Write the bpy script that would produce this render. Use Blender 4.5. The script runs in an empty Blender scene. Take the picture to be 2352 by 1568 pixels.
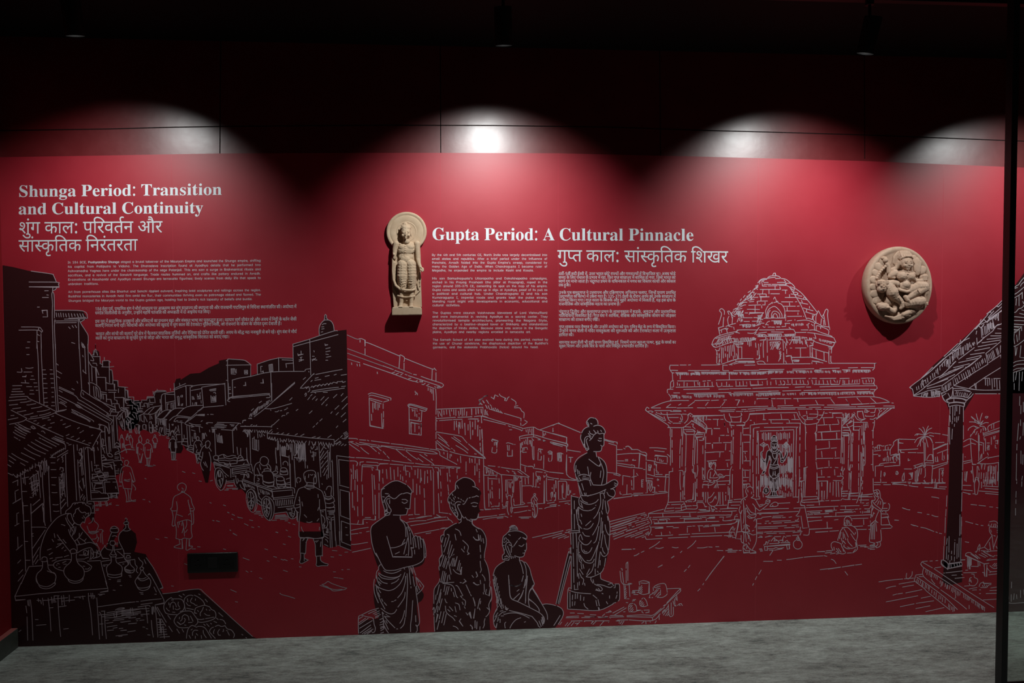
import bpy, bmesh, math, random
from mathutils import Vector, Matrix
from mathutils.geometry import tessellate_polygon
random.seed(7)
C = bpy.context.scene.collection
W_PX, H_PX, F_PX = 2352.0, 1568.0, 1880.0

# ------------------------------------------------------------------ camera, world, exposure, lamps' shared numbers
CAM_D, CAM_H = 3.797, 1.50                       # metres from the printed wall, metres above the carpet
YAW, PITCH, ROLL = math.radians(4.627), math.radians(2.125), math.radians(-0.217)
_f = Vector((math.sin(YAW)*math.cos(PITCH), math.cos(YAW)*math.cos(PITCH), -math.sin(PITCH)))
_r = Vector((math.cos(YAW), -math.sin(YAW), 0)); _u = _r.cross(_f)
R_AX = _r*math.cos(ROLL) + _u*math.sin(ROLL); U_AX = -_r*math.sin(ROLL) + _u*math.cos(ROLL); F_AX = _f
CAM = Vector((0, -CAM_D, CAM_H))
cd = bpy.data.cameras.new('camera'); cam = bpy.data.objects.new('camera', cd); C.objects.link(cam)
cam.matrix_world = Matrix(((R_AX.x, U_AX.x, -F_AX.x, CAM.x), (R_AX.y, U_AX.y, -F_AX.y, CAM.y), (R_AX.z, U_AX.z, -F_AX.z, CAM.z), (0, 0, 0, 1)))
cd.sensor_width = 36.0; cd.lens = F_PX/W_PX*36.0; cd.clip_start = 0.05
S = bpy.context.scene; S.camera = cam
S.view_settings.view_transform = 'Standard'; S.view_settings.look = 'None'
S.view_settings.exposure = 0.0; S.view_settings.gamma = 1.0; S.view_settings.use_curve_mapping = False
w = bpy.data.worlds.new('World'); S.world = w; w.use_nodes = True
w.node_tree.nodes['Background'].inputs[0].default_value = (0.9, 1.0, 0.95, 1)
w.node_tree.nodes['Background'].inputs[1].default_value = 0.004
LAMP_Y, LAMP_Z = -0.71, 2.49                     # mouths of the track spotlights
LAMP_X = (-1.315, 0.223, 1.626, 2.80)
LAMP_W = (32, 54, 50, 44)
LAMP_AIM = ((-1.42, 0.0, 1.56), (0.20, 0.0, 1.56), (1.62, 0.0, 1.56), (2.75, 0.0, 1.56))
LAMP_RGB = (0.95, 1.0, 0.985)
SPOT_DEG, SPOT_BLEND = 100, 0.95
CEIL_Z = 2.71

def ray(x, y):
    return F_AX + R_AX*((x - W_PX/2)/F_PX) + U_AX*((H_PX/2 - y)/F_PX)
def at(x, y, out=0.0):
    """the point that lies OUT metres in front of the printed wall on the line of sight through a photo pixel"""
    d = ray(x, y); return CAM + d*((CAM_D - out)/d.y)

# ------------------------------------------------------------------ materials
def mat(name, rgb, rough=0.5, spec=0.5, metal=0.0):
    m = bpy.data.materials.new(name); m.use_nodes = True; b = m.node_tree.nodes['Principled BSDF']
    b.inputs['Base Color'].default_value = (*rgb, 1); b.inputs['Roughness'].default_value = rough
    b.inputs['Specular IOR Level'].default_value = spec; b.inputs['Metallic'].default_value = metal
    return m
def nd(m, kind, **kw):
    n = m.node_tree.nodes.new(kind)
    for k, v in kw.items(): setattr(n, k, v)
    return n
def noisy(m, scale, a, b, bump=0.0, bscale=None, stretch=(1, 1, 1), detail=6, rough=None, dist=0.002):
    """mottle the base colour between A and B with object-space noise; optional bump"""
    t = m.node_tree; bs = t.nodes['Principled BSDF']; tc = nd(m, 'ShaderNodeTexCoord'); mp = nd(m, 'ShaderNodeMapping')
    mp.inputs['Scale'].default_value = stretch; t.links.new(tc.outputs['Object'], mp.inputs[0])
    n = nd(m, 'ShaderNodeTexNoise'); n.inputs['Scale'].default_value = scale; n.inputs['Detail'].default_value = detail; n.inputs['Roughness'].default_value = 0.65
    t.links.new(mp.outputs[0], n.inputs['Vector'])
    r = nd(m, 'ShaderNodeValToRGB'); r.color_ramp.elements[0].position = 0.36; r.color_ramp.elements[1].position = 0.64
    r.color_ramp.elements[0].color = (*a, 1); r.color_ramp.elements[1].color = (*b, 1)
    t.links.new(n.outputs['Fac'], r.inputs[0]); t.links.new(r.outputs[0], bs.inputs['Base Color'])
    if bump:
        n2 = nd(m, 'ShaderNodeTexNoise'); n2.inputs['Scale'].default_value = bscale or scale*4; n2.inputs['Detail'].default_value = 5
        t.links.new(mp.outputs[0], n2.inputs['Vector'])
        bp = nd(m, 'ShaderNodeBump'); bp.inputs['Strength'].default_value = bump; bp.inputs['Distance'].default_value = dist
        t.links.new(n2.outputs['Fac'], bp.inputs['Height']); t.links.new(bp.outputs[0], bs.inputs['Normal'])
    if rough:
        rr = nd(m, 'ShaderNodeMapRange'); rr.inputs['To Min'].default_value = rough[0]; rr.inputs['To Max'].default_value = rough[1]
        t.links.new(n.outputs['Fac'], rr.inputs['Value']); t.links.new(rr.outputs[0], bs.inputs['Roughness'])
    return m
M = {}
M['vinyl'] = noisy(mat('red_vinyl', (.40, .016, .032), .50, .62), 3.0, (.385, .015, .030), (.415, .018, .035), bump=.05, bscale=60, rough=(.40, .50))
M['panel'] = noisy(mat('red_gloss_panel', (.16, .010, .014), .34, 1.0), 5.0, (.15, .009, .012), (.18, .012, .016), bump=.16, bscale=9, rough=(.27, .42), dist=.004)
M['joint'] = mat('dark_joint', (.012, .003, .003), .7, .2)
M['seam'] = mat('vinyl_seam_lit', (.47, .04, .06), .35, .5)  # lighter red stands in for light caught by the sheet edges
M['redpaint'] = noisy(mat('red_paint', (.30, .012, .018), .55, .4), 2.0, (.29, .011, .017), (.31, .013, .019), bump=.05, bscale=80)
M['black'] = mat('black_ceiling', (.006, .006, .006), .8, .2)
M['housing'] = mat('black_metal', (.008, .008, .008), .45, .4)
M['ink_dark'] = mat('ink_maroon', (.034, .0050, .0065), .50, .42)
M['ink_dark2'] = mat('ink_brown_maroon', (.050, .0075, .0105), .50, .42)
M['ink_roof'] = mat('ink_wine', (.085, .0130, .0210), .50, .42)
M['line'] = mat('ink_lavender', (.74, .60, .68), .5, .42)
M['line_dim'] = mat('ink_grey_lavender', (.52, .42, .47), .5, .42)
M['white'] = mat('ink_white', (.80, .84, .88), .5, .42)
M['text'] = mat('ink_text', (.80, .80, .86), .5, .42)
M['stone'] = noisy(mat('buff_sandstone', (.56, .40, .27), .85, .25), 40, (.54, .38, .255), (.60, .44, .305), bump=.35, bscale=420, dist=.0008)
M['clay'] = noisy(mat('pink_sandstone', (.50, .33, .24), .85, .25), 34, (.48, .315, .225), (.55, .38, .285), bump=.35, bscale=400, dist=.0008)
M['plastic'] = mat('black_plastic', (.010, .011, .011), .32, .5)
M['plastic2'] = mat('charcoal_plastic', (.016, .017, .017), .30, .5)
M['hole'] = mat('socket_hole', (.002, .002, .002), .9, .1)
M['brass'] = mat('contact_metal', (.25, .24, .22), .35, .5, 1.0)
M['skirt'] = noisy(mat('grey_skirting', (.10, .11, .095), .45, .4), 30, (.085, .095, .08), (.12, .125, .11), bump=.1)
M['cap_red_bounce'] = mat('skirting_top_red_bounce', (.42, .12, .11), .5, .4)  # red reflection of the wall, painted onto the top of the grey skirting
def carpet():
    m = mat('grey_carpet', (.3, .32, .3), .95, .1); t = m.node_tree; b = t.nodes['Principled BSDF']
    tc = nd(m, 'ShaderNodeTexCoord'); mp = nd(m, 'ShaderNodeMapping'); mp.inputs['Rotation'].default_value = (0, 0, .35); mp.inputs['Scale'].default_value = (.55, 1.6, 1)
    t.links.new(tc.outputs['Object'], mp.inputs[0])
    def nz(s, d): 
        n = nd(m, 'ShaderNodeTexNoise'); n.inputs['Scale'].default_value = s; n.inputs['Detail'].default_value = d; n.inputs['Roughness'].default_value = .7
        t.links.new(mp.outputs[0], n.inputs['Vector']); return n
    a, c, e = nz(5.5, 5), nz(38, 4), nz(190, 2)
    ad = nd(m, 'ShaderNodeMath', operation='MULTIPLY_ADD'); ad.inputs[1].default_value = .55
    t.links.new(a.outputs['Fac'], ad.inputs[0])
    mu = nd(m, 'ShaderNodeMath', operation='MULTIPLY'); mu.inputs[1].default_value = .45; t.links.new(c.outputs['Fac'], mu.inputs[0]); t.links.new(mu.outputs[0], ad.inputs[2])
    a2 = nd(m, 'ShaderNodeMath', operation='MULTIPLY_ADD'); a2.inputs[1].default_value = .28; t.links.new(e.outputs['Fac'], a2.inputs[0]); t.links.new(ad.outputs[0], a2.inputs[2])
    r = nd(m, 'ShaderNodeValToRGB'); el = r.color_ramp.elements; el[0].position = .50; el[0].color = (.16, .18, .165, 1); el[1].position = .80; el[1].color = (.62, .67, .62, 1)
    x = el.new(.60); x.color = (.33, .345, .315, 1); y = el.new(.69); y.color = (.45, .495, .455, 1)
    t.links.new(a2.outputs[0], r.inputs[0]); t.links.new(r.outputs[0], b.inputs['Base Color'])
    bp = nd(m, 'ShaderNodeBump'); bp.inputs['Strength'].default_value = .7; bp.inputs['Distance'].default_value = .004
    t.links.new(e.outputs['Fac'], bp.inputs['Height']); t.links.new(bp.outputs[0], b.inputs['Normal'])
    return m
M['carpet'] = carpet()
def glass():
    m = bpy.data.materials.new('clear_glass'); m.use_nodes = True; t = m.node_tree; t.nodes.clear()
    o = nd(m, 'ShaderNodeOutputMaterial'); mx = nd(m, 'ShaderNodeMixShader'); tr = nd(m, 'ShaderNodeBsdfTransparent'); gl = nd(m, 'ShaderNodeBsdfGlossy'); fr = nd(m, 'ShaderNodeFresnel')
    tr.inputs[0].default_value = (.90, .965, .93, 1); gl.inputs['Roughness'].default_value = .02; fr.inputs[0].default_value = 1.45
    t.links.new(fr.outputs[0], mx.inputs[0]); t.links.new(tr.outputs[0], mx.inputs[1]); t.links.new(gl.outputs[0], mx.inputs[2]); t.links.new(mx.outputs[0], o.inputs[0])
    return m
M['glass'] = glass()
def emit(name, rgb, s):
    m = bpy.data.materials.new(name); m.use_nodes = True; b = m.node_tree.nodes['Principled BSDF']
    b.inputs['Base Color'].default_value = (*rgb, 1); b.inputs['Emission Color'].default_value = (*rgb, 1); b.inputs['Emission Strength'].default_value = s
    return m
M['led'] = emit('lamp_face', (1, 1, 1), 6.0)

# ------------------------------------------------------------------ objects and mesh helpers
def link(name, me, mats, parent=None, smooth=False):
    o = bpy.data.objects.new(name, me); C.objects.link(o)
    for m in (mats if isinstance(mats, (list, tuple)) else [mats]): me.materials.append(m)
    if smooth:
        for p in me.polygons: p.use_smooth = True
    if parent: o.parent = parent
    return o
def obj(name, bm, mats, parent=None, smooth=False):
    me = bpy.data.meshes.new(name); bm.to_mesh(me); bm.free(); return link(name, me, mats, parent, smooth)
def pyobj(name, V, Fc, mats, parent=None, idx=None, smooth=False):
    me = bpy.data.meshes.new(name); me.from_pydata(V, [], Fc); 
    o = link(name, me, mats, parent, smooth)
    if idx: me.polygons.foreach_set('material_index', idx)
    me.update(); return o
def thing(name, label, cat, loc=(0, 0, 0), group=None):
    o = bpy.data.objects.new(name, None); C.objects.link(o); o.location = loc; o.empty_display_size = .1
    o['label'] = label; o['category'] = cat
    if group: o['group'] = group
    bpy.context.view_layer.update(); return o
def struct(o): o['kind'] = 'structure'; return o
def box(bm, lo, hi, bevel=0.0, seg=2):
    g = bmesh.ops.create_cube(bm, size=1.0)['verts']
    for v in g: v.co = Vector([(lo[i] + hi[i])/2 + v.co[i]*(hi[i] - lo[i]) for i in range(3)])
    if bevel:
        ed = list({e for v in g for e in v.link_edges}); bmesh.ops.bevel(bm, geom=ed, offset=bevel, segments=seg, affect='EDGES', profile=.5)
def cyl(bm, a, b, r1, r2=None, n=32, caps=True):
    a, b = Vector(a), Vector(b); d = b - a; r2 = r1 if r2 is None else r2
    q = d.to_track_quat('Z', 'Y').to_matrix().to_4x4()
    bmesh.ops.create_cone(bm, cap_ends=caps, segments=n, radius1=r1, radius2=r2, depth=d.length, matrix=Matrix.Translation((a + b)/2) @ q)

# ------------------------------------------------------------------ the room
bm = bmesh.new(); box(bm, (-2.4, -7, -.10), (5.2, .12, 0)); floor = struct(obj('floor', bm, M['carpet']))
bm = bmesh.new(); box(bm, (-2.4, -7, CEIL_Z), (5.2, .12, CEIL_Z + .1)); struct(obj('ceiling', bm, M['black']))
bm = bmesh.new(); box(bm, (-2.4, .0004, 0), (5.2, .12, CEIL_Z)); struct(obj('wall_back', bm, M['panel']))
LEFT_X = -1.953
bm = bmesh.new(); box(bm, (LEFT_X - .12, -7, 0), (LEFT_X, 0, CEIL_Z)); struct(obj('wall_left', bm, M['redpaint']))
bm = bmesh.new(); box(bm, (LEFT_X, -3.2, 0), (LEFT_X + .030, -.0035, .088), .003); bb = obj('baseboard_left', bm, [M['skirt'], M['cap_red_bounce']])
for p in bb.data.polygons:
    if p.normal.z > .9: p.material_index = 1
struct(bb)
bm = bmesh.new(); box(bm, (5.08, -7, 0), (5.2, 0, CEIL_Z)); struct(obj('wall_right', bm, M['redpaint']))
bm = bmesh.new(); box(bm, (-2.4, -7.1, 0), (5.2, -7.0, CEIL_Z)); struct(obj('wall_front', bm, M['redpaint']))

def ribbon(V, Fc, pts, half, depth):
    """a flat printed pen stroke along wall points (x, z)"""
    n = len(pts); b = len(V)
    if n < 2: return 0
    for i in range(n):
        a, c = pts[max(i-1, 0)], pts[min(i+1, n-1)]
        tx, tz = c[0]-a[0], c[1]-a[1]; l = math.hypot(tx, tz) or 1e-9; tx /= l; tz /= l
        k = half
        if 0 < i < n-1:
            e = pts[i]; ux, uz = e[0]-a[0], e[1]-a[1]; ul = math.hypot(ux, uz) or 1e-9
            k = half/max(.45, abs((ux*tx + uz*tz)/ul))
        x, z = pts[i]
        if i == 0: x -= tx*half*.8; z -= tz*half*.8
        if i == n-1: x += tx*half*.8; z += tz*half*.8
        V.append((x - tz*k, depth, z + tx*k)); V.append((x + tz*k, depth, z - tx*k))
    for i in range(n-1): Fc.append((b+2*i, b+2*i+1, b+2*i+3, b+2*i+2))
    return n-1
def smooth_path(p, closed=False):
    """Catmull-Rom through the traced points; sharp turns stay corners"""
    n = len(p)
    if n < 3: return p
    cor = []
    for i in range(n):
        if i in (0, n-1): cor.append(True); continue
        ax, ay = p[i][0]-p[i-1][0], p[i][1]-p[i-1][1]; bx, by = p[i+1][0]-p[i][0], p[i+1][1]-p[i][1]
        la, lb = math.hypot(ax, ay) or 1e-6, math.hypot(bx, by) or 1e-6
        cor.append((ax*bx + ay*by)/(la*lb) < .42)
    out = [p[0]]
    for i in range(n-1):
        p1, p2 = p[i], p[i+1]; p0 = p1 if cor[i] else p[i-1]; p3 = p2 if cor[i+1] else p[i+2]
        L = math.hypot(p2[0]-p1[0], p2[1]-p1[1]); k = 1 if L < 2 else 2 if L < 5 else 3 if L < 12 else 4
        if cor[i] and cor[i+1]: k = 1
        m1 = ((p2[0]-p0[0])/2, (p2[1]-p0[1])/2); m2 = ((p3[0]-p1[0])/2, (p3[1]-p1[1])/2)
        for j in range(1, k+1):
            t = j/k; t2, t3 = t*t, t*t*t
            h = (2*t3-3*t2+1, t3-2*t2+t, -2*t3+3*t2, t3-t2)
            out.append(tuple(h[0]*p1[c] + h[1]*m1[c] + h[2]*p2[c] + h[3]*m2[c] for c in (0, 1)))
    return out
def onwall(p):
    q = at(p[0], p[1]); return (q.x, q.z)

# ------------------------------------------------------------------ the printed mural
D_V, D_FILL, D_LINE = -.0010, -.00125, -.00150      # sheet face, dark ink, light ink
mural = thing('mural', 'wide red printed wall mural with white lettering and line-drawn bazaar and temple', 'mural', (0, 0, 0))
TOP = [(0, 361), (210, 357.7), (505, 352.3), (784, 351), (1012, 351), (1280, 352), (1568, 358.5), (1740, 363), (1990, 370), (2300, 382.7), (2420, 388)]
def top_z(x):
    pts = [onwall(p) for p in TOP]
    for a, b in zip(pts, pts[1:]):
        if a[0] <= x <= b[0]: return a[1] + (b[1]-a[1])*(x-a[0])/(b[0]-a[0])
    return pts[0][1] if x < pts[0][0] else pts[-1][1]
SEAMS = [LEFT_X, at(398, 600).x, at(1013, 600).x, at(1282, 600).x, at(1740, 600).x, at(2164, 600).x, at(2480, 600).x, 3.9]
for a, b in zip(SEAMS, SEAMS[1:]):
    n = 12; xs = [a + .0003 + (b - a - .0006)*i/n for i in range(n+1)]
    V = [(x, D_V, 0.0005) for x in xs] + [(x, D_V, top_z(x)) for x in xs]
    V += [(x, 0.0, 0.0005) for x in xs] + [(x, 0.0, top_z(x)) for x in xs]; k = n+1
    Fc = [(i, i+1, k+i+1, k+i) for i in range(n)] + [(k+i, k+i+1, 3*k+i+1, 3*k+i) for i in range(n)] + [(0, k, 3*k, 2*k), (k-1, 3*k-1, 4*k-1, 2*k-1)]
    pyobj('vinyl_sheet', V, Fc, M['vinyl'], mural)
for x in SEAMS[1:-2]:
    V = [(x-.0012, D_V-.0001, .001), (x+.0012, D_V-.0001, .001), (x+.0012, D_V-.0001, top_z(x)), (x-.0012, D_V-.0001, top_z(x))]
    pyobj('sheet_seam', V, [(0, 1, 2, 3)], M['seam'], mural)

# pen strokes of the drawing: name, label, dark areas (ink, outline), rows of short ticks, lines. Each number holds one step of the pen,
# sideways and down in half pixels, from the point before; a comma lifts the pen
def steps(text, pen):
    o = []
    for s in text.split():
        n = int(s)
        if n < 10000: pen[0] += n // 100 - 50; pen[1] += n % 100 - 50
        elif n < 1000000: pen[0] += n // 1000 - 500; pen[1] += n % 1000 - 500
        else: pen[0] += n // 10000 - 5000; pen[1] += n % 10000 - 5000
        o.append((pen[0], pen[1]))
    return o
DRAWING = [
    ('printed_street', 'dark street of shops, left half',
     [(1, '50126218 9858 584520 592512 6258 6078 6056 5468 4052 3864 4452 5474 504566 630502 7084 3258 3860 7290 6074 502572 6670 5624 6646 6260 5270 5480 5852 5238 8050 5288 6254 5496 7252 5280 8052 6264 5482 7664 7850 500582 3874 3474 2852 3636 3674 2820 500570 6070 502570 5866 4894 1864 5266 516562 4274 854 5060 436504 500576 4274 3418 3258 4868 4048 4064 5664 562576 6880 8430 6050 7444 9670 600520 578652 3858 6270 664480 748718 520578 38405000'), (1, '55624378 6272 4470 8680 5690 480570 430500 504404 6626 6420 4440'), (1, '1064 6876 2890 516580 440500 526390 5230')],
     [],
     ''),
    ('printed_street', 'dark street of shops, right half',
     [(1, '55886824 7866 7452 8642 5838 7050 5626 8444 7054 5056 8846 5012 5830 7046 5058 9422 9646 9026 9630 5038 9242 572506 8272 5298 8040 4808 598470 568504 498434 574476 9634 5026 6414 6040 4834 5440 5854 5266 6456 6464 5886 554494 50206010 438480 4056 2054 2036 490400 430500 1840 4624 3270 3036 3630 56 4470 3064 3036 486448 2436 3090 3620 4000 2824 3056 4016 1044 4064 3876 3230 3600 4602 3834 494554 4296 3850 3604 4000 4060 3600 1034 3426 1034 1826 2246 2024 3266 1834 3064 3426 2670 2040 6000 7010'), (1, '710624 6062 6874 5470 4070 2850 4680 3650 4420 3826 5214 6242 5840')],
     [],
     ''),
    ('printed_house', '',
     [],
     [],
     '51446245 593513 6058 6277,375502 629501 5659 5463 362499,626505 4458 4054,4937 4867 5765 502571 5086,491380 4763 5391 499561 504645,508367 4889 504594,451235 6750,4369 5751,2361 7750,94 5950,6679 4637 7348 5281 2950,553470 632503 7083 1753 427501,6947 578495,357517 605499,402509 594499,407456 5267,5835 5366,5732 5368,5934 5366,5835 5465,6034 5367,6034 5365,6036 5461,5939 5665,5634 5765,5636 5665,5361 3262,4438 5666 7488 6173 498556,457368 503632,452401 5758,5936 5659,5839 5661,478569 6454,8144 6774 3949 4427,224430 577501 6357 5760 4459 3638 412500,591491 4859,4452 499582,519432 502568,482435 5956,4176 5752,447501 6150,3277 6550'),
    ('printed_skyline', '',
     [],
     [],
     '54396581 5069'),
    ('printed_house', '',
     [],
     [],
     '51206597 6550,3981 6150,484561 6652 6847,446504 5363 4654 3249,8050 8750,2465 4956 3450,9147 5950,3666 7050,653 5262,3050 8652,7249 6450,389513 9249,7255 7450,6151 6549,386512 8548,9557 6550,6350 5850,380506 9950,8461 6950,395503 560497,559271 505577 503602 504593,507228 502577 511705,542218 503602 505602 507603,495193 506679 508627,489282 6058,4376 7363,2964 6357,422462 6150,7149 6151,570 6851,6748 6450,271 6450,7250 6250,372 6951,6948 6050,273 7050,6848 6350,173 6650,7348 5750,779 6547,7145 5850,675 6750,6950 6250,1166 5950,6650 6450,613217 512705,528295 509731,463269 5464 6053 4333,5767 505619,3833 5056 6460,483417 5356,471613 5458,9848 5357,422520 6156,431486 566530,433476 572533 6870 7362 634582 3970,264343 6559,3365 582542 7667 619566,349417 6150 7165 3448 3437,6039 652585,368357 4678 6864 9476 566543,376389 570546 585536,404450 575555,371427 5460,388517 6155,5353 7060,2246 7159,2245 7159 6361,4962 3855 2056,569493 5548 584544 6060,398456 577537,428458 7666,5652 552528 4553 4043'),
    ('printed_roof', '',
     [],
     [],
     '50456824 577496 6360 569532 554527,283451 581492,2266 8147,5348 6647,400520 8846,9253 6050,5449 7745,394524 8745,9953 8445,5349 6147,387526 9043,552505 7747 7942,383527 7246 7044,7961 7246 7941,408521 8244,865 9844 9539 8436 6243 8544,247503 568535 5255 3162 442513,5610 6449,2370 9541,8760 615551,460444 8144,6345 5848,409523 6148,5563 5748,9237 6248,5067 6746,446516 6245,6564 6446,9219 5848,5371 6147,5067 7441,8264 5845,394428 5460 594539 602532 6058,102467 8671 7662,115 8669 7058,429488 8370,9029 6147 6262 3848 3943,428516 5955'),
    ('printed_skyline', '',
     [],
     [],
     '54396583 5073,4452 6250,2872 5850 5136 6249 5566,3232 5349,4275 8450 5182 4649 6054 5554,439442 7083 4856 3847,563487 5063,4153 7949 5858,1443 5076,4651 8551 7048,2926 502597,423411 6651 5361,1230 6573 6855 504582,477416 502565,521445 6077,4160 9051 502559,515405 6252 5484 5078,2146 6355 7351 5177,4306 7252 5177 7852 6652,856 5067,139 9151,1359 8350,9229 5196,5114 6052 5385,436475 5183 6153 5163,3924 9050 5198,7101 6050,2055 8055,2751 5265 5653,4958 6650,316396 6353 8074 5399,469441 5293,5812 5391,5617 5587,3401 6059,6465 7754,2355 7653 5184,2718 5268,5530 5372,6450 6951 5575,5444 7851 5469 6463,1323 5582,7331 5951,5454 6351 5581,3714 6849,412518 5636 7355,2375 5928 6848,3158 8252 6539,3561 4267 1549,3952 5236 5655 4961,7351 500567,512433 506567,1012 5488,6122 5278,523439 7920 5648 5480 7129,1157 5369 5765,3320 4866,3849 6054,5259 5365 6170,4420 5168,6016 503551,510447 6668,3422 6660,3260 5268,5342 6345,3960 5371 5852,355477 6253 7360 5670,1325 4665,4929 5555 6046,6360 5070'),
    ('printed_roof', '',
     [],
     [],
     '51896961 553522 9972,6656 605534,499416 9859 5959 3967 468558,266426 5849 5960,1550 9476 555527,409468 5854,5552 565534,404469 8670 9068,405472 8570 9371,407472 8773 9469,402473 8672 8866,413484 562531,394472 8471 9069,1653 7162,426456 8170,2051 7163,2256 6559,511342 7264 8164,512 7264 7562,210 7869 7763,1319 7866 7558,2025 6558 6553,426535 6760,5554 5551,551442 6256 5747,642534 6344,5964 6245,6466 6242,6566 6045,2715 5846,5447 5547,8773 5647,3187 6050,389499 5853,5157 6247,395425 6446,564502 5948,9657 5945,388540 8864,448495 7964 7559 5859 5068,448448 9868,448480 8167 7059,439554 5261 6233 5256 5738 5255 5740 5355 5640 5556 5240 5754 5341 5554,433539 7451,5947 9820,2181 6040 6940,387 5242 5649,6041 5854 4756 5358 4756,250550 7160 5245 6363 5652 5135 5759 5648 5134 5661 5448 5035 5758 5449 4935 6060 5342 5358,5846 4934 5557 5549 5431 5163,6052 5029 5561 5849 5359 5027 6057 5635 5459 5547 5235'),
    ('printed_house', '',
     [],
     [],
     '51847136 504551,500446 5573,5617 505556,500442 5697,500449 5795,4701 5376,5650 4860 5360 5235 4745,5170 503582 506619,462309 503572 505566 4368 5373,5309 502553,478279 507551,3722 511623,548340 6850,3281 7350,2986 7350,2984 6651,3484 6251 6249,481556 6451 6049,2979 6152 6448,324338 511676,452355 7439 4975,3877 6542,3563 5391,3759 8629,5616 7250,482566 7249,474375 8144,2930 5275,4454 5269,5527 5279,461634 5946,555459 5197,5810 8322,459566 553453,447379 504558,506430 505563 4590,513379 6062 5693,4450 4576 5265,462444 6834 7040,1397 7238 7446,1181 7037 6847,1683 6933 6342,1988 6337 6545,2576 6240,498420 5294,5504 503559,1892 5951,501431 5288,6238 5383,636314 503602 507635,460365 509670,507309 5396 510566,494391 502564,479420 5240 6252 5264 4152,4465 5943 4573,4355 5955 4563,5345 497553 5571,503415 501574,504442 5285,3117 6945,3476 6945,3284 6546,3496 7030,3593 7322,533235 515755,502245 5175,5294 504604 507582,516257 516740 5757 584498 5836,404269 516740,473268 5242 6350 6559 5841 5366 3445,5739 5658 505566,429442 5242 5847 5368 3755,4745 6058 5368 4065,5220 6355 4870,4704 505572 5590,475444 6555 4263,5522 506569,3683 6728 507553 5232,2755 6170,3415 5568,5598 5935,4973 5834,4873 5635,570212 504592 506571,510301 503564 507558,451443 5754 4860,5165 5363,517447 4978 5652 5325 4245,4883 5760 5873,3518 7046,3568 5845,488426 6249,2929 4859,8041 5857 5573 5545 4824,4696 504574,501426 506566,505388 505597,502403 505594,511406 504562,452562 6448 6061 4755 3547 4439,2356 6049 5359 3755,5250 6347 5858 2958,5048 551497,367 9743 5665 505554,441446 6858 7045 5865,426 8351 5855,515406 5839 6258 5363 3245 4560,4847 6754 5564 3555 4561,5350 6244 5956 5373,2337 6851,3256 6552,2959 8747 5560,863 6250,4876 6650,3560 6350,4732 5449,501426 7934 5767 4433 7249,457569 5255,362482 5495,5923 7050,4050 5160,3958 7547 5361 2756 4536,3973 7350 5360 2755,6832 7543 5865 2555 4237,5866 7552 5363 2952 4333,2357 6150,4060 7349,2721 4773,5865 8848 4857 1950 5358,8332 505551,1232 8345,127 5681,5732 4873,3852 8252 6359 7350 5962 5161 421504,5120 8050,525408 7050 5071 3552 4527,5855 5163,5537 5063,4163 9947 5768 5999 51,484448 504553,497447 7450,6350 6750,1423 7650,768 5952,9078 5259,1791 6747 6854,2431 5071,5529 5071,6928 5772,4628 4772,3439 6850,419527 5372 5650 4927,7050 5672 5648 4529,441502 5464 4983,2213 6450,5092 6850,5512 6250,5951 6749,755 6450,9944 6150,4246 5847,7261 6250,397517 6150,3756 6250,609259 5752,479628 6150,370588 4865'),
    ('printed_house', '',
     [],
     [],
     '51067322 7249,571492 4765 5761 5198 5576,490418 503566,441417 505703 504577,499226 8323,459566 553454,410493 513817,441188 8628,483568 5847,4158 5193,4059 6939,7039 7548,479595 6651,429 502554,4256 7727,514570 7250,443513 6436,491564 6830,479553 7322,621140 5288 505576,542386 504579,4504 7028,3794 7122,5623 5295,432491 6452 6048,2980 6152 6448,373574 559500 5954,4559 443584,5194 8000,474570 6917,3891 6331,472386 5042 5652,4462 5649'),
    ('printed_person', 'seated potter bending over a bowl',
     [],
     [],
     '53027358 5238 6538 6039 5540 5846 6450 5947 7352 5760 6658 5763 5065 4363 3757 4558 4767 4047 4064 5563 8388 8188 6158,394309 5445,5547 5453,7146 5556,5044 5752,449563 4940 5842 5335 6146 6064 6055 6047 5857 6047 4862 4259,113 6642,6987 5659,3850 5552,6035 5249,448536 6459 6351,432449 7550 5774 5968 3963,484446 4360 5771 7685 4571 4565,470416 5973 6370 5173,4138 5875 7893 5381,472328 2950 1266 1784 2785 3491 4091 4996,657347 3755 5565,6530 4870 4265,444455 6052 5653,187 5368,3758 5761,6718 6269 6568 6570 6568,446448 6652,3268 7346,2169 7236,5927 6467,4386 5746,3144 5842,426514 6744,4078 6640,3878 6247,4864 6943,4743 8145,5949 7043,528435 7132 6527,3576 7365 5558,2206 5068,7368 5939,853 6272,2736 5968 7546 8542 7358 6864 5365 5668 4161 2557,507434 5847 5662,407532 7137 8040 6352 5866 5262,434503 6850,5250 5032 6047 6158 4563 3952 5338,6537 4875,6222 5084 4562,6617 6550 5171 3657,4225 5865 3765,2545 6545,8617 5563,5339 4763 6355'),
    ('printed_pot', 'round pot by the potter',
     [],
     [],
     '54087404 6541 5333 5550 5364 6563 5363 4268,729 5566 5760,4550 5354 8548 5748 4148 1452,5355 6555 6945,5057 5161 4360 3251,7539 5855 4568,505446 6348 5957 4357 505553,3802 5290'),
    ('printed_pot', 'tall lidded jar on the table',
     [],
     [],
     '55757382 5446 5554 4962,3656 5845 6251 5356 4256 3748 4844,5858 5165 3365 3765 4876 5870 6581 5276 5665 6055 5263,500319 5365 5858,1955 6552 6445'),
    ('printed_pot', '',
     [],
     [],
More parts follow.
